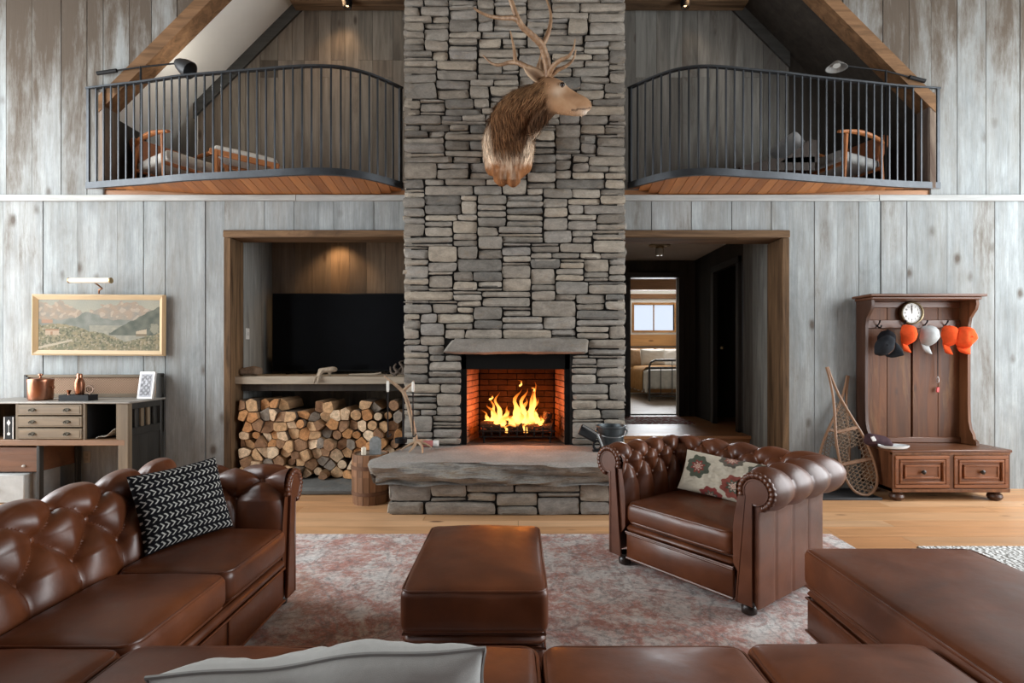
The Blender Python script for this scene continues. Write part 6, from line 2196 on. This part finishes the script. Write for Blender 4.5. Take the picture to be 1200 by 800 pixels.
# rear one first: toe by the armchair, tail up by the hall tree
snowshoe('snowshoe behind the other one, its tail tip leaning close to the hall tree side', None, (R(-6.5), R(14), R(3)), (3.02, 5.285, .03), 1.14)
snowshoe('snowshoe in front, long tail tip resting on the grey plank wall', None, (R(-9.5), R(-12.5), R(-2)), (3.265, 5.09, .03), 1.235)
mb = MB(); mb.box(2.78, 3.36, 5.02, 5.40, 0, .006, .002)
for (a, b, c, d) in ((2.78, 3.36, 5.02, 5.032), (2.78, 3.36, 5.388, 5.40), (2.78, 2.792, 5.032, 5.388), (3.348, 3.36, 5.032, 5.388)): mb.box(a, b, c, d, .006, .022, .003)
tag(mb.build('boot_tray', plain('dark_tray', (.035, .037, .04), .6)), 'shallow dark boot tray on the floor under the snowshoes', 'tray')

# ------------------------------------------------------------------ desk
DF, DB = 4.925, 5.43
DX0, DX1 = -4.98, -3.505
oakc = [(.155, .115, .075), (.19, .145, .095), (.135, .10, .066)]
oakz = wood('grey_oak_upright', oakc, 'Z', .6, .3, (.6, 1.25)); oakx = wood('grey_oak_level', oakc, 'X', .6, .3, (.6, 1.25))
darko = wood('dark_oak_side', [(.028, .027, .024), (.036, .034, .03)], 'Z', .5, .35, (.6, 1.25))
dk = thing('writing_desk', 'antique grey-brown wooden desk with small drawers and cane back gallery', 'desk', ((DX0 + DX1) / 2, (DF + DB) / 2, 0))
def zf(py): return P(0, py, DF).z
TZ = .915
mb = MB(); mb.box(DX0 - .01, DX1 + .015, DF - .012, DB, TZ - .018, TZ, .005); mb.build('desk_top', plain('worn_grey_top', (.26, .245, .22), .45, var=.2, scale=6), dk, world=True)
zs = zf(515)      # shelf under the drawers
mb = MB()
mb.box(DX0, DX1 - .03, DF - .005, DB - .01, zf(522), zs, .004)
mb.build('ledge', wood('warm_oak_ledge', [(.24, .13, .07), (.21, .115, .06)], 'X', .5, .35, (.7, 1.2)), dk, world=True)
xd0, xd1 = P(22, 0, DF).x, P(97, 0, DF).x
mb = MB()
for x in (xd0 - .03, xd1, P(138, 0, DF).x - .015):
    mb.box(x, x + .022, DF, DB - .02, zs, TZ - .018, .002)
mb.box(DX0, DX0 + .03, DF, DB - .01, 0, TZ - .018); mb.box(DX0, DX1, DB - .03, DB - .01, zs, TZ - .018)
mb.build('partition', oakz, dk, world=True)
mb = MB(); mb.box(xd1 + .022, P(138, 0, DF).x, DF + .08, DB - .03, TZ - .03, TZ - .02); mb.box(xd1 + .024, xd1 + .028, DF + .02, DB - .03, zs + .002, TZ - .02); mb.box(xd1 + .03, DX1 - .05, DB - .05, DB - .032, zs + .002, TZ - .02)
mb.build('pigeonhole_black_sheets', M_['black'], dk, world=True)  # black sheets on the inner faces make the opening dark
hd = (TZ - .018 - zs) / 3
for k in range(3):
    z0 = zs + hd * k + .006; z1 = zs + hd * (k + 1) - .006
    m2 = MB(); m2.box(xd0 - .004, xd1 - .004, DF - .008, DF + .3, z0, z1, .003)
    m2.box(xd0 + .012, xd1 - .02, DF - .011, DF, z0 + .012, z1 - .012, .003)
    dr = m2.build('drawer', wood('oak_drawer_front', [(.165, .125, .08), (.20, .15, .098)], 'X', .55, .3, (.6, 1.25)), dk, world=True)
    for fx_ in (.23, .77):
        cx = xd0 + (xd1 - xd0) * fx_; zc = (z0 + z1) / 2
        m2 = MB()
        m2.prism([(cx - .034, zc), (cx - .018, zc + .012), (cx, zc + .017), (cx + .018, zc + .012), (cx + .034, zc), (cx + .018, zc - .010), (cx, zc - .013), (cx - .018, zc - .010)], DF - .016, DF - .011, 'XZ')
        m2.tube([(cx - .022, DF - .016, zc + .003), (cx - .022, DF - .028, zc - .002), (cx - .012, DF - .032, zc - .014), (cx + .012, DF - .032, zc - .014), (cx + .022, DF - .028, zc - .002), (cx + .022, DF - .016, zc + .003)], .004, 6)
        m2.build('pull', plain('tarnished_pull', (.05, .042, .03), .45, .8), dr, world=True)
# corner post and slatted side
pw = P(150, 0, DF).x - P(138, 0, DF).x
mb = MB(); mb.box(DX1 - pw, DX1, DF - .004, DF + .05, 0, TZ - .018, .005); mb.build('post', oakz, dk, world=True)
mb = MB(); mb.box(DX1 - .05, DX1, DB - .06, DB, 0, 1.155, .005); mb.build('post', darko, dk, world=True)
mb = MB(); mb.box(P(35, 0, DB).x - .02, P(35, 0, DB).x + .03, DB - .05, DB, TZ, 1.14, .005); mb.build('post', darko, dk, world=True)
mb = MB()
mb.box(DX1 - .028, DX1 - .012, DF + .05, DB - .06, .10, .62); mb.box(DX1 - .035, DX1 - .004, DF + .05, DB - .06, TZ - .075, TZ - .018, .003); mb.box(DX1 - .035, DX1 - .004, DF + .05, DB - .06, .60, .67, .003)
mb.box(DX1 - .035, DX1 - .004, DF + .05, DB - .06, .06, .12, .003)
mb.box(DX1 - .05, DX1 - .036, DF + .05, DB - .06, .1, TZ - .02)
mb.build('side_panel', darko, dk, world=True)
for k in range(4):
    y = DF + .10 + k * .085
    m2 = MB(); m2.box(DX1 - .032, DX1 - .010, y, y + .038, .67, TZ - .075, .003); m2.build('side_slat', oakz if k in (1, 2) else darko, dk, world=True)
# cane gallery
gx0 = P(35, 0, DB).x
mb = MB(); mb.box(gx0, DX1, DB - .05, DB - .01, 1.115, 1.14, .004); mb.box(gx0, DX1, DB - .04, DB - .015, TZ, TZ + .04, .003); mb.build('gallery_rail', oakx, dk, world=True)
def cane():
    t = NT('cane_weave'); tc = t.coords('Object', (1, 1, 1))
    sp = t.n('ShaderNodeSeparateXYZ'); t.link(tc, sp.inputs[0])
    a = t.math('SINE', t.math('MULTIPLY', sp.outputs['X'], 260)); b = t.math('SINE', t.math('MULTIPLY', sp.outputs['Z'], 260))
    m = t.math('MULTIPLY', a, b)
    c = t.mix(t.ramp(m, [(.2, 0), (.6, 1)]), (.26, .165, .105), (.15, .09, .055))
    t.bump(m, .4, .003)
    return t.done(c, .7, 0, .25)
mb = MB(); mb.box(gx0 + .03, DX1 - .05, DB - .030, DB - .022, TZ + .04, 1.115); mb.build('cane_panel', cane(), dk, world=True)
# lower pedestal drawer and its leg at the frame edge
px = P(45, 0, DF).x
mb = MB(); mb.box(DX0 + .03, px - .03, DF + .03, DB - .03, .275, zf(524) - .004, .004)
dr = mb.build('drawer', wood('red_brown_drawer', [(.13, .055, .025), (.15, .065, .03)], 'X', .5, .35, (.7, 1.2)), dk, world=True)
mb = MB(); mb.ball((P(25, 0, DF).x, DF + .022, .33), (.016, .014, .011), 10); mb.build('knob', plain('pale_knob', (.5, .47, .42), .4), dr, world=True)
for y in (DF + .01, DB - .07):
    mb = MB(); mb.box(px - .03, px, y, y + .05, 0, zf(522), .004); mb.build('inner_leg', darko, dk, world=True)
# grey file box tucked under the drawer
t = thing('storage_box', 'pale grey storage box on the floor under the desk drawer', 'box', (-4.79, 5.10, 0))
fx0, fx1 = -4.93, P(33, 0, DF + .02).x
mb = MB(); mb.box(fx0, fx1, DF - .02, 5.3, .005, .262, .008); mb.build('carcass', plain('pale_grey_paint', (.36, .37, .36), .6), t, world=True)
mb = MB(); mb.lathe([(.008, 0), (.008, .012), (.016, .018), (.012, .028)], 12, ((fx0 + fx1) / 2, DF - .02, .14), (R(90), 0, 0)); mb.build('knob', M_['black'], t, world=True)
# things in and on the desk
cop = NT('copper'); n_ = cop.noise(cop.coords('Object'), 9, 4); M_['copper'] = cop.done(cop.ramp(n_, [(.3, (.28, .12, .07)), (.7, (.42, .20, .125))]), .28, 1.0, .5)
t = thing('copper_ice_bucket', 'round copper ice bucket with lid and side knob on the desk', 'ice bucket', (P(47.5, 0, 5.10).x, 5.10, TZ))
m2 = MB(); m2.lathe([(.080, 0), (.092, .006), (.096, .02), (.099, .17), (.101, .19), (.098, .198), (.092, .198), (.088, .18)], 36); m2.build('bucket', M_['copper'], t)
m2 = MB(); m2.lathe([(.092, .192), (.08, .202), (.02, .206), (.008, .21), (.008, .222), (.018, .232), (.016, .244), (.004, .248)], 28); m2.build('lid', M_['copper'], t)
m2 = MB(); m2.tube([(.096, 0, .12), (.118, 0, .12)], .005, 6); m2.ball((.123, 0, .12), .011); m2.build('side_knob', M_['copper'], t)
ty, tx = 5.05, P(92, 0, 5.05).x
t = thing('bar_tray', 'low black box tray holding the copper bar tools on the desk', 'tray', (tx, ty, TZ))
m2 = MB()
for k, (w, dep, h) in enumerate(((.27, .12, .012),)): m2.box(-w / 2, w / 2, -dep / 2, dep / 2, 0, h)
for (a, b, c, d) in ((-.135, .135, -.06, -.05), (-.135, .135, .05, .06), (-.135, -.125, -.05, .05), (.125, .135, -.05, .05)): m2.box(a, b, c, d, .012, .055)
m2.build('tray_box', M_['black'], t)
t = thing('cocktail_shaker', 'tall shiny copper cocktail shaker standing in the black tray', 'shaker', (tx + .01, ty, TZ + .012))
m2 = MB(); m2.lathe([(.030, 0), (.033, .004), (.040, .13), (.041, .15), (.039, .152)], 28); m2.build('tin', M_['copper'], t)
m2 = MB(); m2.lathe([(.040, .150), (.036, .17), (.024, .195), (.021, .20)], 28); m2.build('strainer_top', M_['copper'], t)
m2 = MB(); m2.lathe([(.022, .198), (.023, .225), (.018, .236), (.003, .238)], 24); m2.build('cap', M_['copper'], t)
t = thing('copper_jigger', 'small copper jigger in the black tray beside the tall shaker', 'jigger', (tx - .085, ty - .005, TZ + .012))
m2 = MB(); m2.lathe([(.024, 0), (.010, .045), (.010, .05), (.020, .085), (.018, .085)], 24); m2.build('cup', M_['copper'], t)
t = thing('bar_strainer', 'small dark coiled bar strainer standing in the tray behind the shaker', 'strainer', (tx + .095, ty + .01, TZ + .012))
m2 = MB(); m2.tube([(0.035 * math.cos(a), .0, .09 + .035 * math.sin(a)) for a in [2 * PI * k / 20 for k in range(20)]], .007, 6, closed=True); m2.tube([(0, 0, 0), (0, 0, .055)], .006, 6)
for k in range(5): m2.tube([(-.028 + .014 * k, 0, .075), (-.028 + .014 * k, 0, .11)], .003, 5)
m2.build('coil', plain('dark_copper', (.12, .08, .06), .35, .9), t)
# photograph leaning on the gallery
t = thing('photo_frame', 'silver framed black and white picture leaning at the end of the desk', 'photo frame', (P(170, 0, 5.22).x, 5.22, TZ), rot=(R(-9), 0, R(-8)))
m2 = MB(); m2.box(-.082, .082, -.010, .014, 0, .262, .003); m2.build('frame', plain('silver_frame', (.50, .49, .47), .4, .3), t)
m2 = MB(); cols = []; rows = []
for j in range(41):
    r = []
    for i in range(27):
        u, v = i / 26, j / 40
        r.append((-.066 + .132 * u, -.0112, .018 + .226 * v))
        n = noise.noise(Vector((u * 5, v * 7, 3))); d = abs(u - .5)
        c = .12 + .10 * n
        if d < .42 and abs(v - .5) < .43: c = .10 + .2 * (math.sin(v * 28) * math.cos(u * 17) > .25) + .1 * n
        if d > .42 or abs(v - .5) > .44: c = .34
        if (u - .5) ** 2 * 2 + (v - .62) ** 2 < .012: c = .38
        cols.append((c, c, c * 1.08))
    rows.append(r)
m2.grid(rows, col=cols); m2.build('picture', vcol('photo_print', .4), t, color=True)
# dark record box in the open slot
def slotbox(x, label, motif):
    t = thing('file_box', label, 'box', (x, DF + .1, zs))
    m2 = MB(); m2.box(-.047, .047, -.085, .25, .001, .205, .003); m2.build('case', M_['black'], t)
    m2 = MB()
    for e in (-.045, .035): m2.box(e, e + .010, -.088, -.084, .004, .202, .001)
    m2.build('white_edge', plain('white_paper_edge', (.62, .62, .60), .7), t)
    m2 = MB()
    for zc, s_ in motif:
        if s_ > 0: m2.prism([(-.016, zc), (0, zc - .03), (.016, zc), (0, zc + .03)], -.0875, -.0845, 'XZ')
        else: m2.lathe([(.001, 0), (.014, 0), (.014, .003), (.001, .003)], 16, (0, -.0845, zc), (R(90), 0, 0))
    m2.box(-.0015, .0015, -.087, -.0845, .06, .15)
    m2.build('white_emblem', plain('white_print', (.65, .65, .63), .6), t)
slotbox(P(8.5, 0, DF).x, 'black case with white edges and diamond emblem in the open desk slot', [(.15, 1), (.05, -1)])
# papers in the pigeonhole
t = thing('paper_sheaf', 'curled cream papers lying in the dark pigeonhole of the desk', 'papers', (P(128, 0, 5.02).x, 5.02, zs))
for k in range(3):
    m2 = MB(); rows = []
    for j in range(8):
        v = j / 7
        rows.append([(-.07 + .14 * i / 9 + .015 * k, -.07 + .15 * v + .01 * k, .006 + .005 * k + (.055 + .012 * k) * (i / 9) ** 1.4 * (1 - .4 * v) + .01 * math.sin(i * .8 + k)) for i in range(10)])
    m2.grid(rows); o = m2.build('sheet', plain('old_paper', (.40, .37, .32), .8), t, 180); md = o.modifiers.new('thick', 'SOLIDIFY'); md.thickness = .003

# ------------------------------------------------------------------ landscape painting and its picture light
a, b = P(38.5, 345, WY - .05), P(193, 416.5, WY - .05)
pt = thing('landscape_painting', 'wide mountain lake landscape painting in a pale pine frame', 'painting', ((a.x + b.x) / 2, WY - .03, b.z), rot=(0, R(.35), 0))
w, h = b.x - a.x, a.z - b.z
pine = wood('pale_pine_frame', [(.50, .36, .21), (.54, .40, .24)], 'X', .5, .35, (.85, 1.1)); pinez = wood('pale_pine_frame_side', [(.46, .31, .17), (.50, .35, .19)], 'Z', .5, .35, (.85, 1.1))
fw = .052
def mould(m2, p0, p1, inn):
    """a moulding of stepped section between two outer corners, mitred"""
    p0, p1 = Vector((p0[0], 0, p0[1])), Vector((p1[0], 0, p1[1])); d = (p1 - p0).normalized(); n = Vector((-d.z, 0, d.x)) * inn
    sec = [(0, .0), (0, -.034), (.014, -.044), (.026, -.036), (.036, -.030), (fw, -.020), (fw, 0)]
    rows = []
    for p, s_ in ((p0, 1), (p1, -1)):
        rows.append([p + n * o + d * o * s_ + Vector((0, y, 0)) for o, y in sec])
    m2.grid(rows)
c4 = [(-w / 2, 0), (w / 2, 0), (w / 2, h), (-w / 2, h)]
m2 = MB(); mould(m2, c4[0], c4[1], 1); mould(m2, c4[2], c4[3], 1); m2.build('frame_rail', pine, pt, 30)
m2 = MB(); mould(m2, c4[1], c4[2], 1); mould(m2, c4[3], c4[0], 1); m2.build('frame_stile', pinez, pt, 30)
def paint(u, v):
    n = lambda s_, k=0: noise.noise(Vector((u * s_ * 2, v * s_, k)))
    sky = mixc((.38, .34, .25), (.25, .25, .21), v + .4 * n(3))
    c = sky
    ridge = .74 + .20 * abs(math.sin(u * 5.3 + 1.0)) + .08 * n(7, 2) + .05 * n(16, 2)
    if v < ridge: c = mixc((.27, .215, .165), (.19, .195, .175), .5 + .8 * n(9, 3) + (.5 - v))
    if v < ridge and n(12, 8) > .22: c = mixc(c, (.36, .30, .24), .6)
    mid = .60 + .15 * math.exp(-((u - .42) / .10) ** 2) + .03 * n(9, 5)
    if v < mid: c = mixc((.135, .145, .125), (.20, .205, .18), .5 + n(8, 6))
    lakeline = .50
    if u > .42 and v < lakeline: c = mixc((.20, .20, .165), (.27, .255, .205), .5 + n(14, 1) * .8 + .5 * math.sin(v * 120) * .1)
    rm = .40 + (u - .62) * 1.25 + .04 * n(8, 7)
    if u > .58 and .30 < v < rm: c = mixc((.085, .095, .08), (.13, .135, .11), .5 + n(10, 9))
    bank = .52 - .62 * max(0, u - .22) + .05 * n(7, 11) if u < .7 else .16 + (u - .7) * .70 + .04 * n(8, 12)
    if v < bank: c = mixc((.215, .185, .12), (.14, .14, .095), .5 + 1.1 * n(9, 13))
    if v < bank and n(22, 14) > .16 and v > .06: c = mixc(c, (.075, .08, .06), .65)
    if v < bank and n(30, 15) > .28: c = mixc(c, (.36, .31, .24), .5)
    pth = .25 - .22 * (u - .05) ** .5 + .05 * math.sin(u * 20)
    if u < .28 and abs(v - (.05 + u * .55)) < .018 + .02 * (.3 - u): c = (.33, .29, .22)
    if .06 < u < .17 and .30 < v < .42: c = (.33, .26, .19) if (v < .385 and not (.10 < u < .12 and v < .37)) else (.24, .15, .10)
    if .03 < u < .12 and .53 < v < .60: c = (.28, .18, .13)
    if .80 < u < .89 and .28 < v < .40 + (u - .84) * .5: c = (.36, .30, .22) if v > .33 else (.17, .14, .10)
    if ((u - .955) / .035) ** 2 + ((v - .44) / .10) ** 2 < 1 + n(40, 20): c = mixc(c, (.30, .28, .21), .55)
    return tuple(max(.02, k * (1 + .10 * n(60, 30))) for k in c)
m2 = MB(); nx, ny = 230, 104; rows, cols = [], []
for j in range(ny + 1):
    rows.append([(-w / 2 + fw - .004 + (w - 2 * fw + .008) * i / nx, -.018, fw - .004 + (h - 2 * fw + .008) * j / ny) for i in range(nx + 1)])
    cols += [paint(i / nx, j / ny) for i in range(nx + 1)]
m2.grid(rows, col=cols); m2.build('canvas', vcol('painted_canvas', .8, .08), pt, 180, color=True)
ly = WY - .16
a, b = P(82, 328.5, ly), P(129, 328.5, ly)
t = thing('picture_light', 'slim cream and brass picture light above the landscape painting', 'picture light', (P(110, 0, ly).x, WY - .03, P(0, 344, ly).z))
m2 = MB(); m2.tube([a, b], .026, 14); m2.build('tube_shade', plain('cream_enamel', (.70, .66, .58), .35, var=.03), t, world=True)
m2 = MB(); m2.tube([b, b + Vector((.012, 0, 0))], .028, 14); m2.tube([a, a - Vector((.008, 0, 0))], .028, 14); m2.build('end_cap', plain('brass_cap', (.32, .22, .11), .35, .9), t, world=True)
m2 = MB(); m2.tube([P(111, 331, ly), P(119, 337, WY - .10), P(116, 341, WY - .06), P(116, 344, WY - .045)], .007, 7); m2.tube([P(116, 339.5, WY - .07), P(119.5, 338, WY - .09)], .009, 7)
m2.build('arm', plain('copper_arm', (.28, .14, .08), .4, .9), t, world=True)

# ------------------------------------------------------------------ passage lamp, bedroom
p = P(773, 287, 6.95)
t = thing('ceiling_lamp', 'brass flush ceiling lamp with glass jar shade in the passage', 'ceiling lamp', (p.x, 6.95, 2.60))
m2 = MB(); m2.lathe([(.135, 0), (.135, -.014), (.10, -.024), (.05, -.03), (.045, -.05), (.001, -.05)], 32, (p.x, 6.95, 2.73)); m2.build('canopy_plate', plain('brass_plate', (.25, .18, .09), .35, .9), t, world=True)
m2 = MB(); m2.lathe([(.045, -.045), (.05, -.055), (.05, -.12), (.035, -.135), (.001, -.137)], 24, (p.x, 6.95, 2.73), caps=False); m2.build('jar_shade', plain('frosted_jar', (.45, .43, .38), .15, var=.05), t, world=True)
# bed
ironm = plain('dark_iron_bed', (.05, .045, .042), .4, .5)
bx0, bx1 = P(761, 0, 10.6).x, P(761, 0, 10.6).x + 1.55
bd = thing('iron_bed', 'black iron framed bed with white bedding in the room beyond the passage', 'bed', ((bx0 + bx1) / 2, 11.6, UF))
fy = 10.6
zt = P(0, 422, fy).z
m2 = MB()
arc = [(bx0, fy, UF), (bx0, fy, zt - .12), (bx0 + .03, fy, zt - .04), (bx0 + .12, fy, zt), (bx1 - .12, fy, zt), (bx1 - .03, fy, zt - .04), (bx1, fy, zt - .12), (bx1, fy, UF)]
m2.tube(arc, .022, 10); m2.tube([(bx0, fy, UF + .10), (bx1, fy, UF + .10)], .014, 8); m2.tube([(bx0, fy, zt - .14), (bx1, fy, zt - .14)], .010, 8)
m2.build('footboard', ironm, bd, world=True)
for k in range(1, 7):
    x = bx0 + (bx1 - bx0) * k / 7; m2 = MB(); m2.tube([(x, fy, UF + .10), (x, fy, zt - (.0 if k in (2, 5) else .14))], .009, 8); m2.build('spindle', ironm, bd, world=True)
m2 = MB(); m2.tube([(bx0, 12.62, UF), (bx0, 12.62, 1.5), (bx1, 12.62, 1.5), (bx1, 12.62, UF)], .02, 8); m2.build('headboard', ironm, bd, world=True)
m2 = MB(); cushion(m2, bx0 - .0, bx1 + .0, fy + .06, 12.6, UF + .30, UF + .60, .06, .03, pipe=0); m2.build('mattress', plain('white_bedding', (.64, .60, .55), .9, bump=.2, bscale=14), bd, world=True)
m2 = MB(); rows = []
for k in range(50):
    y = fy + .05 + 1.9 * k / 49; rows.append([(bx0 - .02 - .02 * math.sin(k * 1.9) * (j / 6), y, UF + .58 - (.40 + .03 * math.sin(k * .7)) * j / 6) for j in range(7)])
m2.grid(rows); rows = []
for k in range(50):
    x = bx0 - .02 + (bx1 - bx0) * k / 49; rows.append([(x, fy + .045 - .02 * math.sin(k * 1.7) * (j / 6), UF + .60 - .36 * j / 6) for j in range(7)])
m2.grid(rows); o = m2.build('bed_skirt', plain('linen_skirt', (.56, .52, .46), .9), bd, 180, world=True); md = o.modifiers.new('thick', 'SOLIDIFY'); md.thickness = .006
bl_ = MB(); rows = []
prof_b = [(bx0 - .055, UF + .18), (bx0 - .05, UF + .4), (bx0 - .04, UF + .58), (bx0 + .03, UF + .655), (bx0 + .3, UF + .665), (bx0 + .8, UF + .665)]
for k in range(30):
    y = 11.0 + 1.2 * k / 29
    rows.append([(x + (.018 * math.sin(k * 1.3) if i < 2 else 0), y + .02 * math.sin(i * 2 + k * .5), z) for i, (x, z) in enumerate(prof_b)])
bl_.grid(rows); o = bl_.build('blanket', plain('ochre_wool', (.36, .19, .07), .95, bump=.3, bscale=60), None, 180); md = o.modifiers.new('thick', 'SOLIDIFY'); md.thickness = .012
tag(o, 'ochre wool blanket draped over the side of the iron bed', 'blanket')
for (x, y, z, wd_, col, lab) in ((bx0 + .28, 12.38, UF + .66, .56, (.62, .57, .51), 'white bed pillow propped at the blanket side of the iron bed'), (bx0 + .92, 12.38, UF + .66, .60, (.58, .53, .47), 'white bed pillow beside another one on the iron bed'), (bx0 + .48, 12.16, UF + .65, .56, (.52, .48, .42), 'beige cushion in front of the white pillows on the iron bed'), (bx0 - .02 + .10, 12.20, UF + .65, .26, (.34, .22, .13), 'tan cushion at the bed edge beside the beige one')):
    pillow('bed_pillow', lab, (x, y, z), (R(-18), 0, 0), wd_, .40, .16, lambda u, v, col=col: col, 20, M_['cloth'], cat='pillow')
# ------------------------------------------------------------------ camera, light, exposure
cam = bpy.data.cameras.new('camera'); co = bpy.data.objects.new('camera', cam); COL.objects.link(co)
co.location = (0, 0, EYE); co.rotation_euler = (R(90), 0, 0)
cam.sensor_width = 36; cam.lens = 36 * F / 1200; cam.shift_x = (600 - CX) / 1200; cam.shift_y = (CY - 400) / 1200
cam.clip_start = .05; cam.clip_end = 100
SC.camera = co

def area(name, loc, rot, sx, sy, power, col):
    l = bpy.data.lights.new(name, 'AREA'); l.shape = 'RECTANGLE'; l.size = sx; l.size_y = sy; l.energy = power; l.color = col
    o = bpy.data.objects.new(name, l); COL.objects.link(o); o.location = loc; o.rotation_euler = rot
    return o
DAY = (.955, .985, 1.0)
for (p, q, r, s2) in WL: area('daylight_left', (-6.6, (p + q) / 2, (r + s2) / 2), (R(90), 0, R(-90)), q - p - .1, s2 - r - .1, 1180 if p > 0 else 110, DAY)
for (p, q, r, s2) in WR: area('daylight_right', (6.55, (p + q) / 2, (r + s2) / 2), (R(90), 0, R(90)), q - p - .1, s2 - r - .1, 1180 if p > 0 else 110, DAY)
for (p, q, r, s2) in WB: area('daylight_rear', ((p + q) / 2, -4.15, (r + s2) / 2), (R(90), 0, 0), q - p - .1, s2 - r - .1, 25, DAY)
area('daylight_bedroom', ((wx0 + wx1) / 2, BY - .1, (wz0 + wz1) / 2), (R(90), 0, R(180)), 1.0, .6, 170, (.92, .96, 1))

def point(name, loc, power, col, size=.05):
    l = bpy.data.lights.new(name, 'POINT'); l.energy = power; l.color = col; l.shadow_soft_size = size
    o = bpy.data.objects.new(name, l); COL.objects.link(o); o.location = loc
    return o
point('fire_glow', (-.22, GY - .06, gz + .28), 22, (1, .25, .035), .09)
point('fire_glow', (.20, GY - .06, gz + .30), 24, (1, .25, .035), .1)

def spot(name, loc, tgt, power, col, ang=90, blend=.7):
    l = bpy.data.lights.new(name, 'SPOT'); l.energy = power; l.color = col; l.spot_size = R(ang); l.spot_blend = blend; l.shadow_soft_size = .04
    o = bpy.data.objects.new(name, l); COL.objects.link(o); o.location = loc
    o.rotation_euler = (Vector(tgt) - Vector(loc)).to_track_quat('-Z', 'Y').to_euler()
    return o
WARM = (1, .62, .32)
spot('niche_downlight', (-2.05, 6.12, 2.69), (-2.05, 6.3, 1.6), 40, WARM, 110)
spot('loft_spot', (-1.95, 6.05, 5.28), (-1.95, 6.3, 3.5), 34, WARM, 110)
spot('loft_spot', (1.90, 6.05, 5.28), (1.90, 6.3, 3.5), 14, WARM, 110)

point('loft_fill_light', tuple(P(226, 88, 5.55)), 9, (1, .93, .82), .06)  # added fill that brightens the white loft; the boom lamp there is unlit
w = bpy.data.worlds.new('overcast'); SC.world = w; w.use_nodes = True
bgn = w.node_tree.nodes['Background']; bgn.inputs[0].default_value = (.80, .88, 1, 1); bgn.inputs[1].default_value = 2.2
SC.view_settings.view_transform = 'Standard'; SC.view_settings.look = 'None'
SC.view_settings.gamma = 1.0; SC.view_settings.use_curve_mapping = False
SC.view_settings.exposure = -1.06
